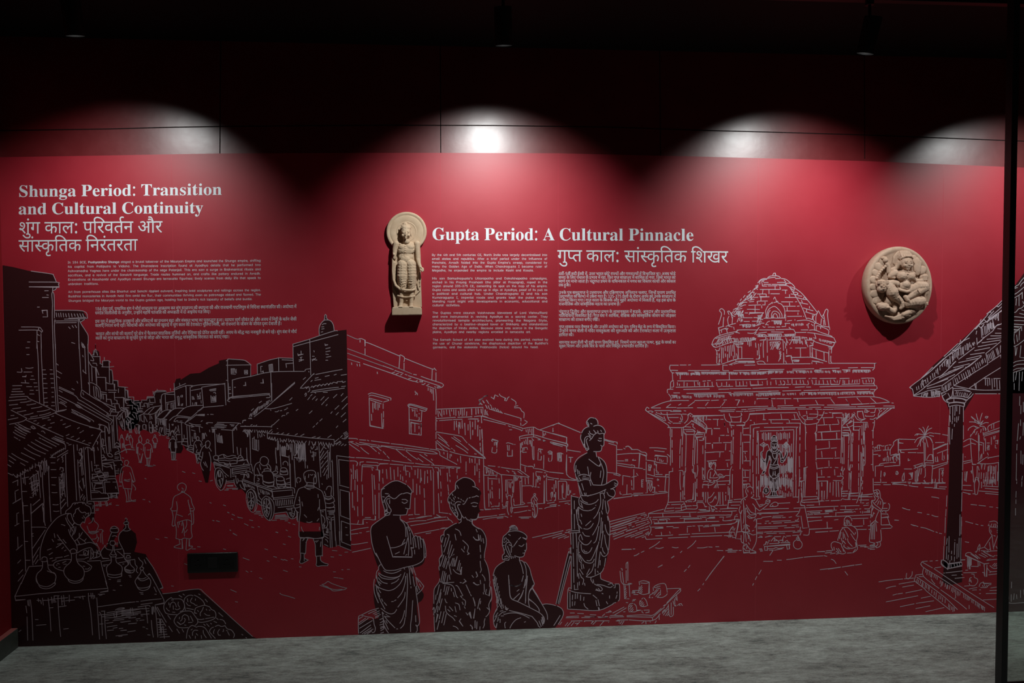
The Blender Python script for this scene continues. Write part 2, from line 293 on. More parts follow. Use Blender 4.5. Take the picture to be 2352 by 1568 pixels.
     '55067433 5737 6546 6357 5560 4560 3552 3446 4642,5544 7748,2571 4268 4470,6828 6147 6055,1780 5539 6650 5561 4260 3748 4542,6360 5071 4068 6255 6447 4235 4824,3093 5659 7350 5341,495447 6249,3856 6052,469555 5175 3170 4971 5665,536420 5374 7368 5370 4466,439500 5159 6456 7651 7344 5137,437503 7955 8045,435363 5646,3563 3570 4663 5973 7851,482443 6064 7154,1829 5450,8871 8645,3161 6964 6061,5035 8150,434522 8246,403518 8944,8863 8843,390517 7148,3257 5650,581490 5650,471574 6449,3558 6449,447490 5851,570401 5539 6050 5657,2955 7149,3465 5565 3863 4763 6057 6653,2535 7557'),
    ('printed_table', '',
     [],
     [],
     '51347601 562496,7547 7550,388507 3581 2998,805396 560497 5989 519568,364387 8549'),
    ('printed_bowl', '',
     [],
     [],
     '53277570 2948 460 3763 5463 6760 7557,563454 7752 7563 6461 4463 3559 3751,377462 5853,4766 5849,6536 6350,3244 6642,579523 5751,5362 6350 5643,348490 5349'),
    ('printed_pot', '',
     [],
     [],
     '51937568 5143 6045 6255 5162,2453 6353 6446 5371 5366 6665 6560 5365 4376,445399 5074 4366 3465 4468 5168 5862'),
    ('printed_pot', '',
     [],
     [],
     '53247538 5137 6444 6056 5460,2455 6251 7144,1855 5178 4266 3365 4165 5171 6873 7860 7546 6636 5532 4527 2930 4132 4829 5243,461617 5560 7057 7647 6539 5339'),
    ('printed_pot', '',
     [],
     [],
     '52187621 6957 6352 5867 4575 5260 3066 2755 2745 4040,3814 5465 6068 7858 7146 7036'),
    ('printed_table', '',
     [],
     [],
     '50977677 473559 6850 591490 614490 703485 5162 1556,523448 6184,73536 5469 9446,5380 5481,5169 503607,512315 507561 505624,476317 5273,5425 5178,587464 508569 505582,532342 503576 509607,628301 5181 510561 508600,519330 513689,269357 6748,7847 8345,366475 6550,4042 5364,6734 5482,4928 7349 8344 556495,2242 5391,5706 5496,207 7349,2851 4970,3835 5378,4939 6649,4057 6449,7447 6049,5849 9246,2628 5081,7329 550495,3849 5365,7435 7849,3338 5373,5527 5376,5534 5263,227598 6350,4277 9446,581521 7247,273514 5944,591363 5366,674472 5751,576541 652478,352464 7949,2756 6148,486592 555495 590479,367535 9343 590484,382528 554496 564485,392495 9443 564494,426542 574490,420517 550495,397481 504592,510389 502560 506566,477374 6649,2555 5758,567482 6742 7348 4855 2254,449562 7946,8549 9645,383497 6649,4381 9643,3263 6847,664 7847,7643 6749,4061 7748,176 552494,1158 6549,398445 6549,9901 5368 6047 5127,6958 9446,420398 5951,7327 5851'),
    ('printed_pot', '',
     [],
     [],
     '55917571 5070 3462 4861 5762 6655 6845 5435 3332 4632 5645,2595 6856 7045,457447 5958 7049,8540 5660 6159 5359 4463,519 6448 5273 5962 4566 5861,6721 4257 5459 6050 5441 4143,4768 4565 2881 5367 6266 7251 7146 6140 5232 4236 3536 3730,2780 5857 6551 6544,952 6662 6550 7339,445539 5962 7056 7342 5935,401454 5950,4556 5751,539571 6551,4156 6051'),
    ('printed_table', '',
     [],
     [],
     '56727560 536551 528556 6381 3755,444437 6351 551595 6073 4960 1058 506564 507584,437144 5868,537608 6172,4261 5850,341541 560494,5649 6150,6048 9144 553495,407526 552493,434519 9842 5855,3050 5586 5490,6738 5389 5688,355377 564494 561497,375517 551492 9641,403527 587486,413519 587488,433515 554493,6450 8747,3738 6448,422487 5682,3619 5273,872 8645,4656 8246,5158 6947,3461 5649,5949 6948,398511 8444,4763 8746,7968 5951,421522 8544,438499 7048,3073 7648,593501 6151,3220 5752,519400 5181,5416 4986,5517 5273,440517 5751,404463 6352,640489 7396,3709 6373,5353 7593,2835 7083,1433 7049,2662 8149,1824 6550 503563,3925 7650,2661 8549,1663 8348,1765 6348,5549 6950,1763 9447,2002 507556,3604 4973,8518 6674,7139 6269,6231 5763,428424 6267'),
    ('printed_tray', '',
     [],
     [],
     '57487726 567492 6346 584490 7869 579572 572566 569560,283330 6062,552550 6967,3663 6755 6066,723 5957,3058 6356,440507 5756,5743 6162,397416 8156,434435 6358,5536 5755,620629 5454,639547 5553,6361 5553,279298 5753,428547 5474'),
    ('printed_bread', '',
     [],
     [],
     '57877743 3262 3572 5173 6468 9654,472421 6056 8351 6464 5470 4368 3755,331 5334 6141 6056 5667,3545 5166,7317 4860 5763,130 5160,7868 6054 6343,436499 5860 5754,6455 6151,484443 5950'),
    ('printed_bread', '',
     [],
     [],
     '58467764 5235 6337 6546 6153,5647 6658 7166 6066 5057,421469 5365,6932 4264 5458,2750 5861 6153,5637 6154 5757 5749,4321 4957'),
    ('printed_bread', '',
     [],
     [],
     '59407778 3055 2959 4571 6053,8612 7358 5861 6558 5665 4766 2962 1259 3248,571478 1257,4351 3453 3547,528446 4465 4163 5162,3725 5455,7859 6058 6451,3421 5255,6149 5552'),
    ('printed_bread', '',
     [],
     [],
     '58647881 1951 3243 3631 5137 6330 7136 7046 7352 6568 6471 4965 4060,432480 5842 5137 6041 6657 5569,2741 5655 4465 3459 3538,560473 5660 5664,2956 6749,442476 4958,7478 5751'),
    ('printed_bread', '',
     [],
     [],
     '58577930 5322 5929 6540 6958 5946 7856 7384 5864,414488 5037 5939 6551,4365 5757,7528 5265 6268,421490 5763,9937 5163,2240 5060,3012 5646'),
    ('printed_bread', '',
     [],
     [],
     '59897930 2927 4540 5837 6045,5847 6544 6356 6746 6165 6855 6470 4665,413463 4562 5257,7630 4263 5363 5951,6423 5060 4650,7453 5764,3628 5653'),
    ('printed_ground', '',
     [],
     [],
     '58487588 6655,696614 7661,4694 6052,525297 7860,485550 6056,148563 5951,855432 5551'),
    ('printed_skyline', '',
     [],
     [],
     '55606777 7652,3850 5295,5117 5951 5384,5046 7651 5075 4349,227 6053 5560 8147 5263 6354 7346 5175,424457 5193,5515 5362 5654,8237 7250,446521 7650 4869,1742 6350,7427 5959 6354 5370,2940 5953 5666 7750,402479 6059 6351 5483,2319 6556 5480,572419 7450 5235 8149 5530 4160,4936 5261,2070 8647 5274,438493 5157,8635 5264 6851,505449 6045 8350 5854,444503 551497,1340 5156,560491 5159,291 5165,428502 6251 5269,5528 5168,5540 6250,442492 5073,5844 6549,4539 5161,2162 7249,3158 6751,434528 6027,4042 5371,7140 7256,2453 6266,1643 7866,2246 6066,9319 7341,2759 5475,3116 5564,5053 5260,6632 5270 5858,5519 5184,5424 6073,421485 5365,5242 5845,449490 6076 5588,496446 5296,5714 5368,5548 5165,2119 5576,792311 3455 1066 5143 551477,391629 498431 6735 9342,758 504574,502430 8651,1388 9141,1464 5176,4926 5848,5947 5174,4927 6947 5273,3635 5270,5429 5166,500388 507610,518390 5260,7855 502587,517416 502584,551416 508592,381451 5491,5309 5191,5803 5750 5057 4150 5243,3357 5447 5453,4590 5342 5458,5844 5648 5058 4450 5044,520419 5345 8150 4258,5046 9842 605497 5247,345533 9841,5343 602484,351559 5164 5849 4638,6960 6450 4935 3758,6328 4862,3946 5164,5445 5460,1970 5263,5849 5237 5650 5063,7128 5162,538438 8145 4759 2551 4745,5550 7149,3079 5281 7147 5020,3938 5848 5257,3463 5171 6348 4831,4153 5365,5230 5268,4344 5848,547431 505599,511401 502574,517426 502561,3407 5550,4560 5550,4568 5750,6822 5350,9732 5059 4151,9094 404508 3267 5454 5651,6234 592491'),
    ('printed_awning', '',
     [],
     [],
     '56596899 8423 551490,5050 1487 451,7049 7622,8647 2280,2456 5072,7327 5393,5103 5295,504449 5368 6319,781 5362,540449 5566,2579 8519 8346,432537 8053 8313,1787 6854,7006 1987,2057 5275,6722 5376,5227 5175,5522 5281,5424 501562,470433 5676,5027 5263,6339 502562 5655,502416 8616 9647,5050 1584,1872 8229 568507,405510 5645,7137 9710 574493,5059 447546,556455 2267 6047 6340,5545 592492,273571 6833 561505,421514 5951,5146 5849,6052 5950,2954 7754,561462 2570 2268 5257 8661,1430 6634,5069 7057 8352,3106 6446 7349 5055 1950,9446 5550,6049 6251,444532 5646,6863 5546 7451,2354 5551,379495 503584,482429 5583,409 5394,5908 5750 4855 4547,6084 5925 5968 3760 5858 6650,7909 506594,506406 506589,503419 6347 3742,6955 6952 6455,3549 5272,1240 6755,4584 5224 5553 5075,3440 5173 5545,9117 5083,5117 5751 5272,5324 5765,3538 5175,7709 5158,377533 7049,3063 7051,3237 5060,5322 5163,1869 7449,4561 8262,2029 5059,8062 5843 6553,1867 6439 6855 5071 1835,5147 7653 5555,610370 592503 6554,389499 8453,1052 553504,443502 553505,434501 557503,444504 7151,7352 558504,7119 2477,6632 4760 4260,3225 7052,3654 6051,6356 5262,388495 5065,5436 5066,5336 5060,5340 505615,577392 505600,423416 5383 7356 4716,3447 5178,5415 5188,5424 5178,5321 5177,589430 553500,1166 5755 5261,3739 6149,5746 5273,5226 5367,5334 5273,5227 5555,4453 504643,437428 5484,6321 5081,7717 502551,480334 5140 6349,6341 6551,4041 5735 5463,1794 5351'),
    ('printed_person', '',
     [],
     [],
     '57186956 4948 5558,369477 5247 5858 5593,3732 5368,5232 5368,4202 4873,7942 5173 5564,4908 5950 5855 4773,4037 5176,5716 5084 5352 5337,1315 5545 5455,9275 4935 5644 5953 5173,3646 5952,6822 5342 5750 5160,3953 5380 5559 5949 4812,3865 6251,5334 5578,5522 6057 3858 6255,3558 6545,3560 6349,5956 5625 6052 4570,4050 5861 4755 4547,8322 6355,4155 6153,1665 6153,5842 6349 4764 4347,4858 6253,5537 5532 6050 5565,3532 5847 5558,5768 5843,4455 5470'),
    ('printed_person', '',
     [],
     [],
     '57907010 5342 5754 4959 4250 4945,5155 3858 4783 5551 5323,6536 5854 5685 4451 4824,2676 5355 5365 7050 5227,2875 5481 5653,4817 5280,5420 5180 5753,4816 4976 4653,3654 7351'),
    ('printed_person', '',
     [],
     [],
     '59027007 5747 5656 4763 4247 4837,6163 6258 5465,2528 3865 4790,6015 5466,6831 5463,3263 4562 6458,2850 7153,3450 5790 5650 5343,3714 5783,5012 6347'),
    ('printed_person', '',
     [],
     [],
     '59447036 5441 6047 5859 4765 4159 4248 4831,5257 3658 4070 4571 4562 6058,540444 5965,1155 4873 4278 5571 5862,526416 5776 5175 4783,1912 5966,4932 6075,464447 6057'),
    ('printed_person', '',
     [],
     [],
     '56377013 5539 5653 5463 4662 4252 4731,5734 5458,4477 3759 4990 5552 5020,6429 6261,2660 4878 5991 5550 5911,3650 5156,5522 5353,487558 6653 4351'),
    ('printed_person', '',
     [],
     [],
     '56727023 5743 5657 4760 4250 4840,5261 3859 4778,7313 6359 5783 4650,1927 4981 5670 6849 5405,3258 6550,3390 5280,5420 5179,6019 4486,3346 8453 3052,7344 5952'),
    ('printed_person', '',
     [],
     [],
     '57077000 5545 5455 4857 4450 4943,5157 4263 5762,5725 5858 5165,3243 4961 6752,3750 5070,5532 5069,5529 4870'),
    ('printed_person', '',
     [],
     [],
     '55797015 5740 4840 5546,5761 5445 5355,4353 4760 6391 6051,487448 5865 4766 5267,1543 6845 5550,1283 7340 8652,948 5662 4653,499439 5852,2325 5357,4758 5955 5276 4245,5255 6474,3423 5168'),
    ('printed_person', '',
     [],
     [],
     '55547003 5543 5556 4755 4449,5051 4664 5166,6020 5862 5073,3445 5172,5928 5270,5532 5670,5135 7246,3703 4271 5557,5527 5358,5058 5844'),
    ('printed_person', '',
     [],
     [],
     '55737125 5240 6148 5659 4660 4457 4245 4941'),
    ('printed_person', '',
     [],
     [],
     '55847140 6051 6162 516556 4355 4338,467438 3560 4386 4977 5951 5127 5522,8156 5976 5097,517 5783 8853,1706 6153 6446,2355 6655 5948,2888 5992 4765 6250 5140 4503,6749 4488 5766 3853,518422 6268 4758,3698 6747,3657 6449'),
    ('printed_person', 'standing man in short kurta and dhoti',
     [],
     [],
     '58247252 4240 5235 6441 6251 6160 5066 4362,3932 5156 5650,5059 4051 5055 6350,3751 4057 3060 4265 4586 4356 5760 6950,534415 8173 5880 6071 4561 3651,437457 5478 4676 4478 4968 5563,482431 5578 4585 5656 5744,562386 4957 6091 5691 4975 6038 498449,3639 6148,429528 7559,7743 5843,4509 5363,444569 9438 7059,436503 5473,3945 5275 4881 7355 6543 7354 6340 4622 5119,938 5573 5495,510429 5070 4466,5068 5938,2664 5727,3026 5159,6242 4963,488565 5469 2362 5355 8556 4807,7148 4798 5753 7336 4845 3750 5018,8885 6251,1359 6550'),
    ('printed_ground', '',
     [],
     [],
     '57167474 6452,7741 6252,388324 5951,6957 5554,476391 5653,666465 6355,8452 6153,6984 6152,9048 6147,487602 5753,556509 6053,5980 5653,6456 6255,399523 5652,6149 6555,556487 5653,3598 5552,6064 6759,439562 6153,554350 5654,82264 7349,345592 5949,479589 6050,986430 6650,4343 5950,5449 8949,2555 7450,133 7749,2754 7350'),
    ('printed_cart', '',
     [],
     [],
     '59807095 6646 5958 4764 3247 4635,7548 7243 6760 7345 6652,422500 4767 5663 6751,3331 7548,2560 7250,4723 5664 7556 7344 5955 4972,444486 7253 6747 6753,5339 5638 5848 5858 5560 2657,4739 7244,2867 7548 6745 5868,385497 7056 9247,441497 5960 6946 5360,4740 4744,562509 5643,359497 5348 570527,427475 5368 5461,4631 8158,1835 571523,5553 5190,469439 8460 581490 6154 5578,406488 5174,5026 580486 5171,420500 575489,425522 565489,435519 550492,1466 5373 5362 5638 4739,2639 6749,4065 5372 5862,401463 5114 6137 6754 6467 7067,437511 5984 6771 6443 5930 5428,533 5627 5845 6364 5475 4478 4364 3939 4228 5130,5727 5176 5950 5327,4047 5173,6061 5956 4555,3150 5742 5784,5513 5653,6460 8447,1661 8546,919 5559,5587 7749,2654 7449,3461 8849,439509 6849,4145 5950,6852 7450'),
    ('printed_cart', '',
     [],
     [],
     '61267169 6144 6453 5857,447505 7250 6266,3834 4547 4772,6431 6155 4556,3830 6456 5267,1859 5550 567524 568521,348462 6250 6692,3606 568525 567522,354472 5664 6559,4920 5466,5137 5664,5339 5360,5543 5359,5443 5362,5441 5460,5344 5459,2230 5259,8544 5564 5687 6164,478438 567525 5375,445464 5667,5336 5568,5236 5167,5636 5164,5637 5364,5439 5160,5444 5257,142 5558,558476 585493 6656 5169,395484 5686,4722 592493 5074,411513 595489,405518 596491,401495 5561,5958 5373,5526 5375,5626 5173,5626 5374,5524 5374,5626 5274,5626 5373,5726 5272,5628 5371,5628 5271,433516 570492,416535 553493,5035 8147,2458 6550,5342 5367,359469 9064,390461 5416 6636 6758 6176 5378 4775 4167 3651 3429 4114,5747 5424 5943 6160 5676 4872 4370 4252 4134 4619,7410 6481 494568,481410 5384 3636,6464 6436,3665 3865,6235 6263,3837 4791,4436 6450,4527 5881,9142 5122 6734 6757 6770 5575 4784 3974 3952 3335 3927 4620,5750 5324 6143 6160 5673 4880 4073 3936 4211,7516 6181 5286 4084,486402 5189 3830,6270 6328,3772 3558,6542 6658,3442 4989,490433 5464,5086 5736 5764,4248 6164,447430 6764 5564,2536 7264,617530 6073 6458 6942 5633 3930,2266 6168 6147,3333 5965,6130 5067 4164,4526 6157,327487 6950,2956 7148,2358 8150,4057 7050,4157 5751,558492 9547,357 552497,448508 558496,441510 562496,1358 8748,425506 7149,8853 6350,382281 5344 6147 7350 6159 5564 5367 4958 2654 2543 4734 5041 3945 3658,8125 5043 6647 6254 5257,1598 7758 7444,449499 5261 6959 7848 5235,2070 7850 6457,481427 6444 6154 4459 3450 4743,5361 6953 7048 4242,2161 6756 7348,2360 5742 7050 6061 4057 2749 4641,4950 5273 7054 7046 4433,1869 5164 6748 7050 5037,1051 7055 6747,5346 7244,2961 7149,2860 7554,2912 6844,444545 7053 6442 6455,462430 5430 6448 6155 5664 5062 3052 3545 5044,5442 6152 6648,2354 6153 6647,123 4770,5733 5167,559472 502606'),
    ('printed_person', 'vendor leaning over the cart of pots',
     [],
     [],
     '61947121 5531 6444 6456 5764 4367 3455 3842 4541,4950 3359 4272 5076 5552,559450 6164 5267,437488 6176,5008 5472,8033 5461,439534 4870 5267,5313 5947 7256,2872 5850,4436 5957 4453,4263 6453'),
    ('printed_shop', '',
     [],
     [],
     '62697057 4769 504550,506414 4875,5625 4967,5939 4972 504576,545413 5068,5615 501570,454438 4890,5913 4890,5610 5090,5413 4989,3346 8460,5043 508650,480306 5946 5368,7528 497551,192 5041 6043 6057 5263,510403 5067,518550 505573 501555,541305 505609,1 9857,536 6133 6425,3045 5086,5908 501562,504441 499578,507419 499576,507430 498567,507427 502576,466441 7741,477557 5258,6533 5073,508449 5092,7378 5161,98 5745 6155 5061 4455,3837 5061 5456,594452 507570,469301 5661 4161,4539 5259,5366 5648 4772 4752,5931 5950,3957 6149,2958 7049,4054 5068,516437 5163,4051 6045,1858 5261,8711 509649,497390 6917,481556 6719,3392 8605,469562 5936,5541 6236,474556 6431,5347 6433,475559 6130,5645 5841,3198 6914,499429 504618,503382 507613,497351 500573,5456 5655 505652,447444 5254,7104 5072,488354 5956,6130 4967'),
    ('printed_door', '',
     [],
     [],
     '65477092 556507,444493 514841 5297,493130 9756,344 505612,4855 9462,859 9461,744 503615,5150 9266,1158 8964,1038 502586,535282 506718,476441 5751,4683 5852'),
    ('printed_person', '',
     [],
     [],
     '64997248 5538 5946 6057 4884 6161 5567 4058,463447 5767,4553 6555 6745,1858 6556 6744,1956 6754 6544,2171 6753 6943,5054 5562 4555,1853 6653 6944,1754 8649 4970,1747 8148,2657 7448,2658 7447,2859 7247 5395 503575,465393 6251,5358 5345 6147,3658 504598,499407 6347,2962 5187,2370 6954,3454 6460,4501 5175,5430 5070,506447 5464,3519 6160'),
    ('printed_person', 'standing man seen from behind in long coat',
     [(1, '63737440 5172 5657 499569 5252 5072 4569 6156 6044 7040 3241 4929 5647 5303 5830 7453 5977 5299 5453 5080 4860 5857 6847 7750 5342 3346 3338 4831 5942 500425 5741 4628')],
     [],
     '426280 3827 4828 6338 7246 6757 5470 5272 4762 4250 4827 5936,1945 4864,5937 5753 5446,1558 5164,9228 5664,1175 4758 3960 6761 6152,3617 8153,1759 8151,1554 8552 5352,1856 8148,4830 5364 7162 6460 5973 5892 5075 5481 5678 4367 4152,408311 3057 3964 483567 6159 6744,4705 5373 5295 4592 499564 5462 573505 8443 5340 4100 495449 4431,388497 5261 6360,4015 6748,4529 5559,5950 5469,570447 5164,5659 5092,4744 4564,6250 7447,3359 5750,4064 6261 5570 4264 5361 5544 4645,4266 6250,405439 6162,5071 6153 6446,7347 5839,420538 5261 5761,574479 4963,397418 5087,5325 5183,530575 4459,7342 4758,1939 5061,559494 5156,9139 4961,392460 5172 5657 5952 7446 8355 8448 5842 4628,396531 499567 7053 5547 5303 5830,4069 5348,473552 5072 4569 6156 8034 3241 4930,5068 5064,541400 5977 5299 5653 7248 5345 500425,4466 4772,3295 5079 4860 5857 6847 7750 5342 3346 3338 4831,427420 4258,558505 5445,5157 5842'),
    ('printed_ground', '',
     [],
     [],
     '59667308 5552,556508 5954,6079 5754,6556 6055,6458 7255,363510 5752,6050 6554,555487 5753,576502 6453,1264 6758,6657 6053,7045 5652,380529 6660,1926 5451,764464 5852,6355 6053,411534 6053,8737 5754,5475 6154'),
    ('printed_house', '',
     [],
     [],
     '60506648 567505 7059 6764,394472 4777 505658,490344 612498 500551,410467 5174 6951,3025 6650,3952 5168,5532 5168,5430 5367,5435 5168,8737 5167 6350 5033 3750,5455 5158 5447 4945,408452 6041,490598 5550,637426 5197,4903 552482 9340 5849 561502,434499 501561,515447 551502,1666 8347,1853 5267,382495 5177,4923 5750,4876 5545 5360,7512 5280 6649,3821 5180,5417 5183,5417 5281,3222 6647,597407 574478 551482 563480 6350,296560 501565 503559,499388 704445,370521 505665,440402 5157 7445,4036 5167,4563 5947,4553 5165,4045 7150,2957 6843,550458 5256,4170 5950,3964 7353,2854 6737,4053 5756,545426 5156 6248,4168 7045,3069 6946,3165 6252,4062 7146,2768 5950,461384 4923 5530 6532 6346 6853 6366 5681,445472 5546 6249,3065 6049,4061 6148,3766 5748,506445 5342 5038 5346 5555 5060 5759,60777 8441 551492 592480 653497,171540 501578,675387 504630,371430 6050 4935,570503 6251 4832,355582 661484 6255 5658 4755 3551,339500 7350 648486,329511 3266,508439 5650,4459 5650,4470 5949,6522 5451,820425 5442 7047,4362 5253'),
    ('printed_roof', '',
     [],
     [],
     '63546755 1283 443551,572498 6139,551416 6141,8936 4550 445559 5154 6350 5845 5256 6141 5255 5363 4258,6329 5743 5356 6541 5555 6141 5757 6041 5656 6241 5557 6141 5555 5742 6654 5243 6650 5548 5556 6146,364467 561488 560489,376541 6446,3463 7846,460 5744,559482 6946,7248 6046,7255 7546,342576 565489 556494,391522 566492 570490,3743 6848,341529 6348 6055,8446 6950,396511 5740 5063 4554'),
    ('printed_roof', '',
     [],
     [],
     '62486760 501582,605418 365614 449539,551463 8849 583477,351497 6143,8745 5357,4245 5064,4539 4966,4736 5065,3845 5063,4542 4863,4740 4963,4640 4862,4740 4865,4638 4375,5327 4281,5324 4078,5527 4271,554449 5063,443530 7622,996 5339 5548,4961 5637,3273 6348,972 5539 6048,7607 6041,599514 6150 5545,5751 5849,6247 6045,5245 5352,421508 5252,550529 5345 6149,5846 5143 5849,681 2573 4254 4857,6039 5250,347508 636502 5553,5260 3465,4753 565505 628515 612508,5051 5167 4661,299290 6139,519559 5844,552519 6338,480449 5939,5245 5942,5173 6436,5269 5742,6656 6534,5569 6535,1983 6236,5869 5544,7919 6635,6956 5940,4587 7427,476558 7524,443526 6833,3793 6139,1554 5642,9174 7031,3992 6438,379508 6140,2376 5741,2872 5843,599508 5742,221512 5451,729541 6639,411511 6645,5957 6345,299485 6045,6357 6044,6559 6044,7857 6144,6560 6542,347497 5842,400471 5746,6557 5645,3455 5447,903560 6751 6236,2840 6442,3963 6542,3765 6640,3468 6641,1558 5940,1481 7033,3075 7940,2865 6832,4568 6040,5163 6042,5558 5745,138436 5186 5552 5540 5363 5550 5239 5463 5450 5537 5568 6038 5062,6038 5367 5540 5560 5538 5860 5437,5950 5265 5840 5563 5537 6068 5035,5850 5868 5234 5863 5537 5863 5548 5739,6650 4668,6435 5563 5852 5535,6250 5365 5837 5766 5334 5868 5535 6068 5532 5868 5235 5862,87434 5540 5362 5438 5860 5242 5660 5240 6060 5440,6050 4960,6040 5563 5640 5560 5540 5560 5240 5860 5340 5360,407500 5453,5147 5368,5527 4773,9535 5170,5835 5362,5733 5065,5840 5556'),
    ('printed_shop', '',
     [],
     [],
     '61607013 5098 7759,481435 500559,5704 5096,5506 5096,5804 5195,471448 5548,610514 5191,5409 5089,3742 5073 5498,589409 4993,5609 4991,5807 497551,5804 4788,5809 4073,3283 530447,5747 498561,507442 499568,491434 498569,1839 9956,500431 504579,388436 5286,5512 5088,5709 5191,5212 5091,3550 8157,490437 5278 5850 4729 4543,6552 5386,5514 501571,445432 500551'),
    ('printed_shop', '',
     [],
     [],
     '65167440 502574,506426 502574,513426 506568,446443 6857,3655 6359,3754 5855 5358,3560 6658,492433 5156,5744 5156'),
    ('printed_door', '',
     [],
     [],
     '65597440 503566 4047,6054 551520,455413 5298 9267,497435 5391,2825 5950'),
    ('printed_ground', '',
     [],
     [],
     '62687442 5953,9868 6153,1581 6053,406520 6354,7781 6454,7058 6255 5347 6455,6841 5951,380508 6053,638525 5951,418515 6956,371528 6255,582566 5555 6254 7055 8160,673280 7152,8656 6450,1063 6151,157 6351,498568 6150,7840 5651,6948 6150,428537 6952,5551 6853'),
    ('printed_cloth', 'folded cloth lying on the ground',
     [],
     [],
     '64707687 9566 6860 9744 6343 2544 534 3441 3660 3754 6559 8864 8949,415484 6654 6460'),
    ('printed_house', '',
     [],
     [],
     '65956538 8666 6554,5348 6249 6657 5077,2722 5060,7380 5077,501443 7859 628554,5050 5645 6862 4869,3125 496555,7327 5081,503447 622548 6348 6060,3243 498550,6917 5089,94351 581530 598538 615547,5953 6352,7157 8964 556518 5860 4258 3054,88340 660558,5350 9767,5754 8863,5955 5953,5653 625541 7259,74373 9564,5150 6053,6755 629544 598536 7046,380468 6645,5659 6146,6058 5747,8070 6048,7466 6053,5841 5747 5659 3650,6061 5852 5743,6158 5747,3856 8664,6243 6647,2451 5453,114388 5158,7448 5258,6042 5159,580527 5158,733564 5062,5942 5165,5638 5169,5632 5299,509448 5394 499573,5062 5096,404336 5157 5348,4761 5641,5353 5157,274497 6145 6551 572520 5655 4956,400482 5846 6752 562517 5355 2757,434484 5549 554515,446492 550518,445476 503626,561398 5072,5263 5077,4133 502561,5714 5086,450390 5193,5608 5173,5624 5181,5925 5178,5625 5064,1381 5278,665431 6644 574521 4062 2544,449483 6245 568521,418483 5555 8759,1240 501592,558428 4797 445492,6302 5360 5443,5649 5080,5924 5253,4764 5162,6035 5251,4866 5261 4451,1660 9059 4851,1340 5172,6734 5066,7835 5165'),
    ('printed_house', '',
     [],
     [],
     '70076879 711491 4990,287512 588494,6150 565498,6149 8847 7357,264515 5550,6049 558496,5549 9149,7849 9650,7652 6754,2133 5278,3739 4657,315448 5378,5427 5767,5426 5180,5922 5169,6128 5170,6230 5479,5620 5157,5943 5173,5927 5076,6231 5371,5619 5175,5723 5183,5919 4979,6233 4969,7419 5076,6922 5076,6024 5171,6231 5268,6736 4972,6034 4866,352530 5076,5923 5277,6028 5272,6321 5079,6134 5166,7423 5277,6028 5072,6220 5080,1739 5061,9542 5058'),
    ('printed_tree', '',
     [],
     [],
     '71976860 6243 4434 6442 5840 6547,2873 5761,5660 5865,4512 5656,1960 5555'),
    ('printed_house', '',
     [],
     [],
     '66996940 5265 560512 5123,4350 5275,623475 500551 555507 500446,246 502551,4800 9056,2946 5090,6924 5061,5070 5058,577444 5186,5059 5079,5062 5186,583378 5084,5919 5268,5840 5290,505449 5177,5923 5177,6126 502553,6304 5075,5915 503576,509424 5070,5166 5070,511444 5079,6238 4995,6009 5151,4962 5097,6000 5293,5055 504570,486445 5063,5258 5067'),
    ('printed_roof', '',
     [],
     [],
     '66027012 8452 5753,5952 7952,5750 5653,6250 583511,5852 564507 609517,5651 7553 6354 5761 5059 6962 559531,45034898 6447 5751,3852 8668,740 9884,3311 6958 7150 7356 8176,423458 580513,5550 5652,5750 554505 9855,5651 615513 7858 5855 1950 388483,340482 7053 6157 6461,3233 6550 6447 551512,5450 9185,1115 9055,298488 6665 7165,9544 5455,6740 6264,5656 6061,575493 5554,5555 6661,2603 7672 7768,6027 556538 5960,700 6258,860 7368,8836 5657,117483 6053 6451,5850 556503 565507,5551 7853,6050 561509 8953,5850 9557 7050,5851 634511 4554 3950,45094966 7551 6058 4664,6547 5036 6648,6451 552503 5154,430506 573504 5441 8950,5952 560504,6354 7452 5364,5536 590505 5671,5529 6652 5266,5634 7050,5750 7249,5452 6051'),
    ('printed_house', '',
     [],
     [],
     '66647136 497573,503433 9552 5755,4351 5260,7229 5167 4351,5750 5952 500550,4862 5078,5064 500617,468297 506684,503322 504563,5177 502588,439365 5292,5067 500582,446286 5364,5817 501564,5912 5187,5608 503554,2220 498572,6803 5095,6129 501574,2609 501569,5644 5367,6435 5193,614287 5066,6733 5392,515449 503556,6405 5295,516443 5092,6226 5051,5065 5072,5937 5269,407488 5274,595423 5067,5627 5276 6252,4050 5167,6638 5071,3467 5057,541445 5071,6322 4993,6311 5184,4875 5128 5452 5062,6606 498558,513438 5165,5064 5078,514443 5296,417495 501560,6612 5099,6409 5188,6925 5291,653 500575,544434 502568,539306 502691,383504 7047,6050 7150,3467 7843 9246,7646 6660,2251 551499,132502 7350,7243 5161,784286 5451 502576,5073 504587 8654,5951 5853,451295 5275,5081 5280,5067 5068,5171 5060,527364 5387,506439 5175,5156 5258,5067 5158,531441 5067,5264 5063,679 5378,5056 5061,445212 552509 559511 6766 6264,5755 9590 8173 5253 1747 416485 437,437486 553513,454421 9390,1027 7970 7069,445474 7771 8269,441470 8282,535444 8876 8881,434439 8172,2868 8671 6864,426478 5453,5654 5557,592512 5751,351491 5159,6644 5075,6232 4967,5733 5058,7863 5160,6227 5280,9029 5172,6033 5164,6332 5073,7031 5076,439486 5094,5059 5054,550451 5085,4026 5092,7124 5051,5057 5082,5056 5063,519393 5196,5059 502615 504561 6252,483299 6760,4451 5073,4158 6551,467658 6351,2784 9346'),
    ('printed_statue', 'statue of a monk with joined palms',
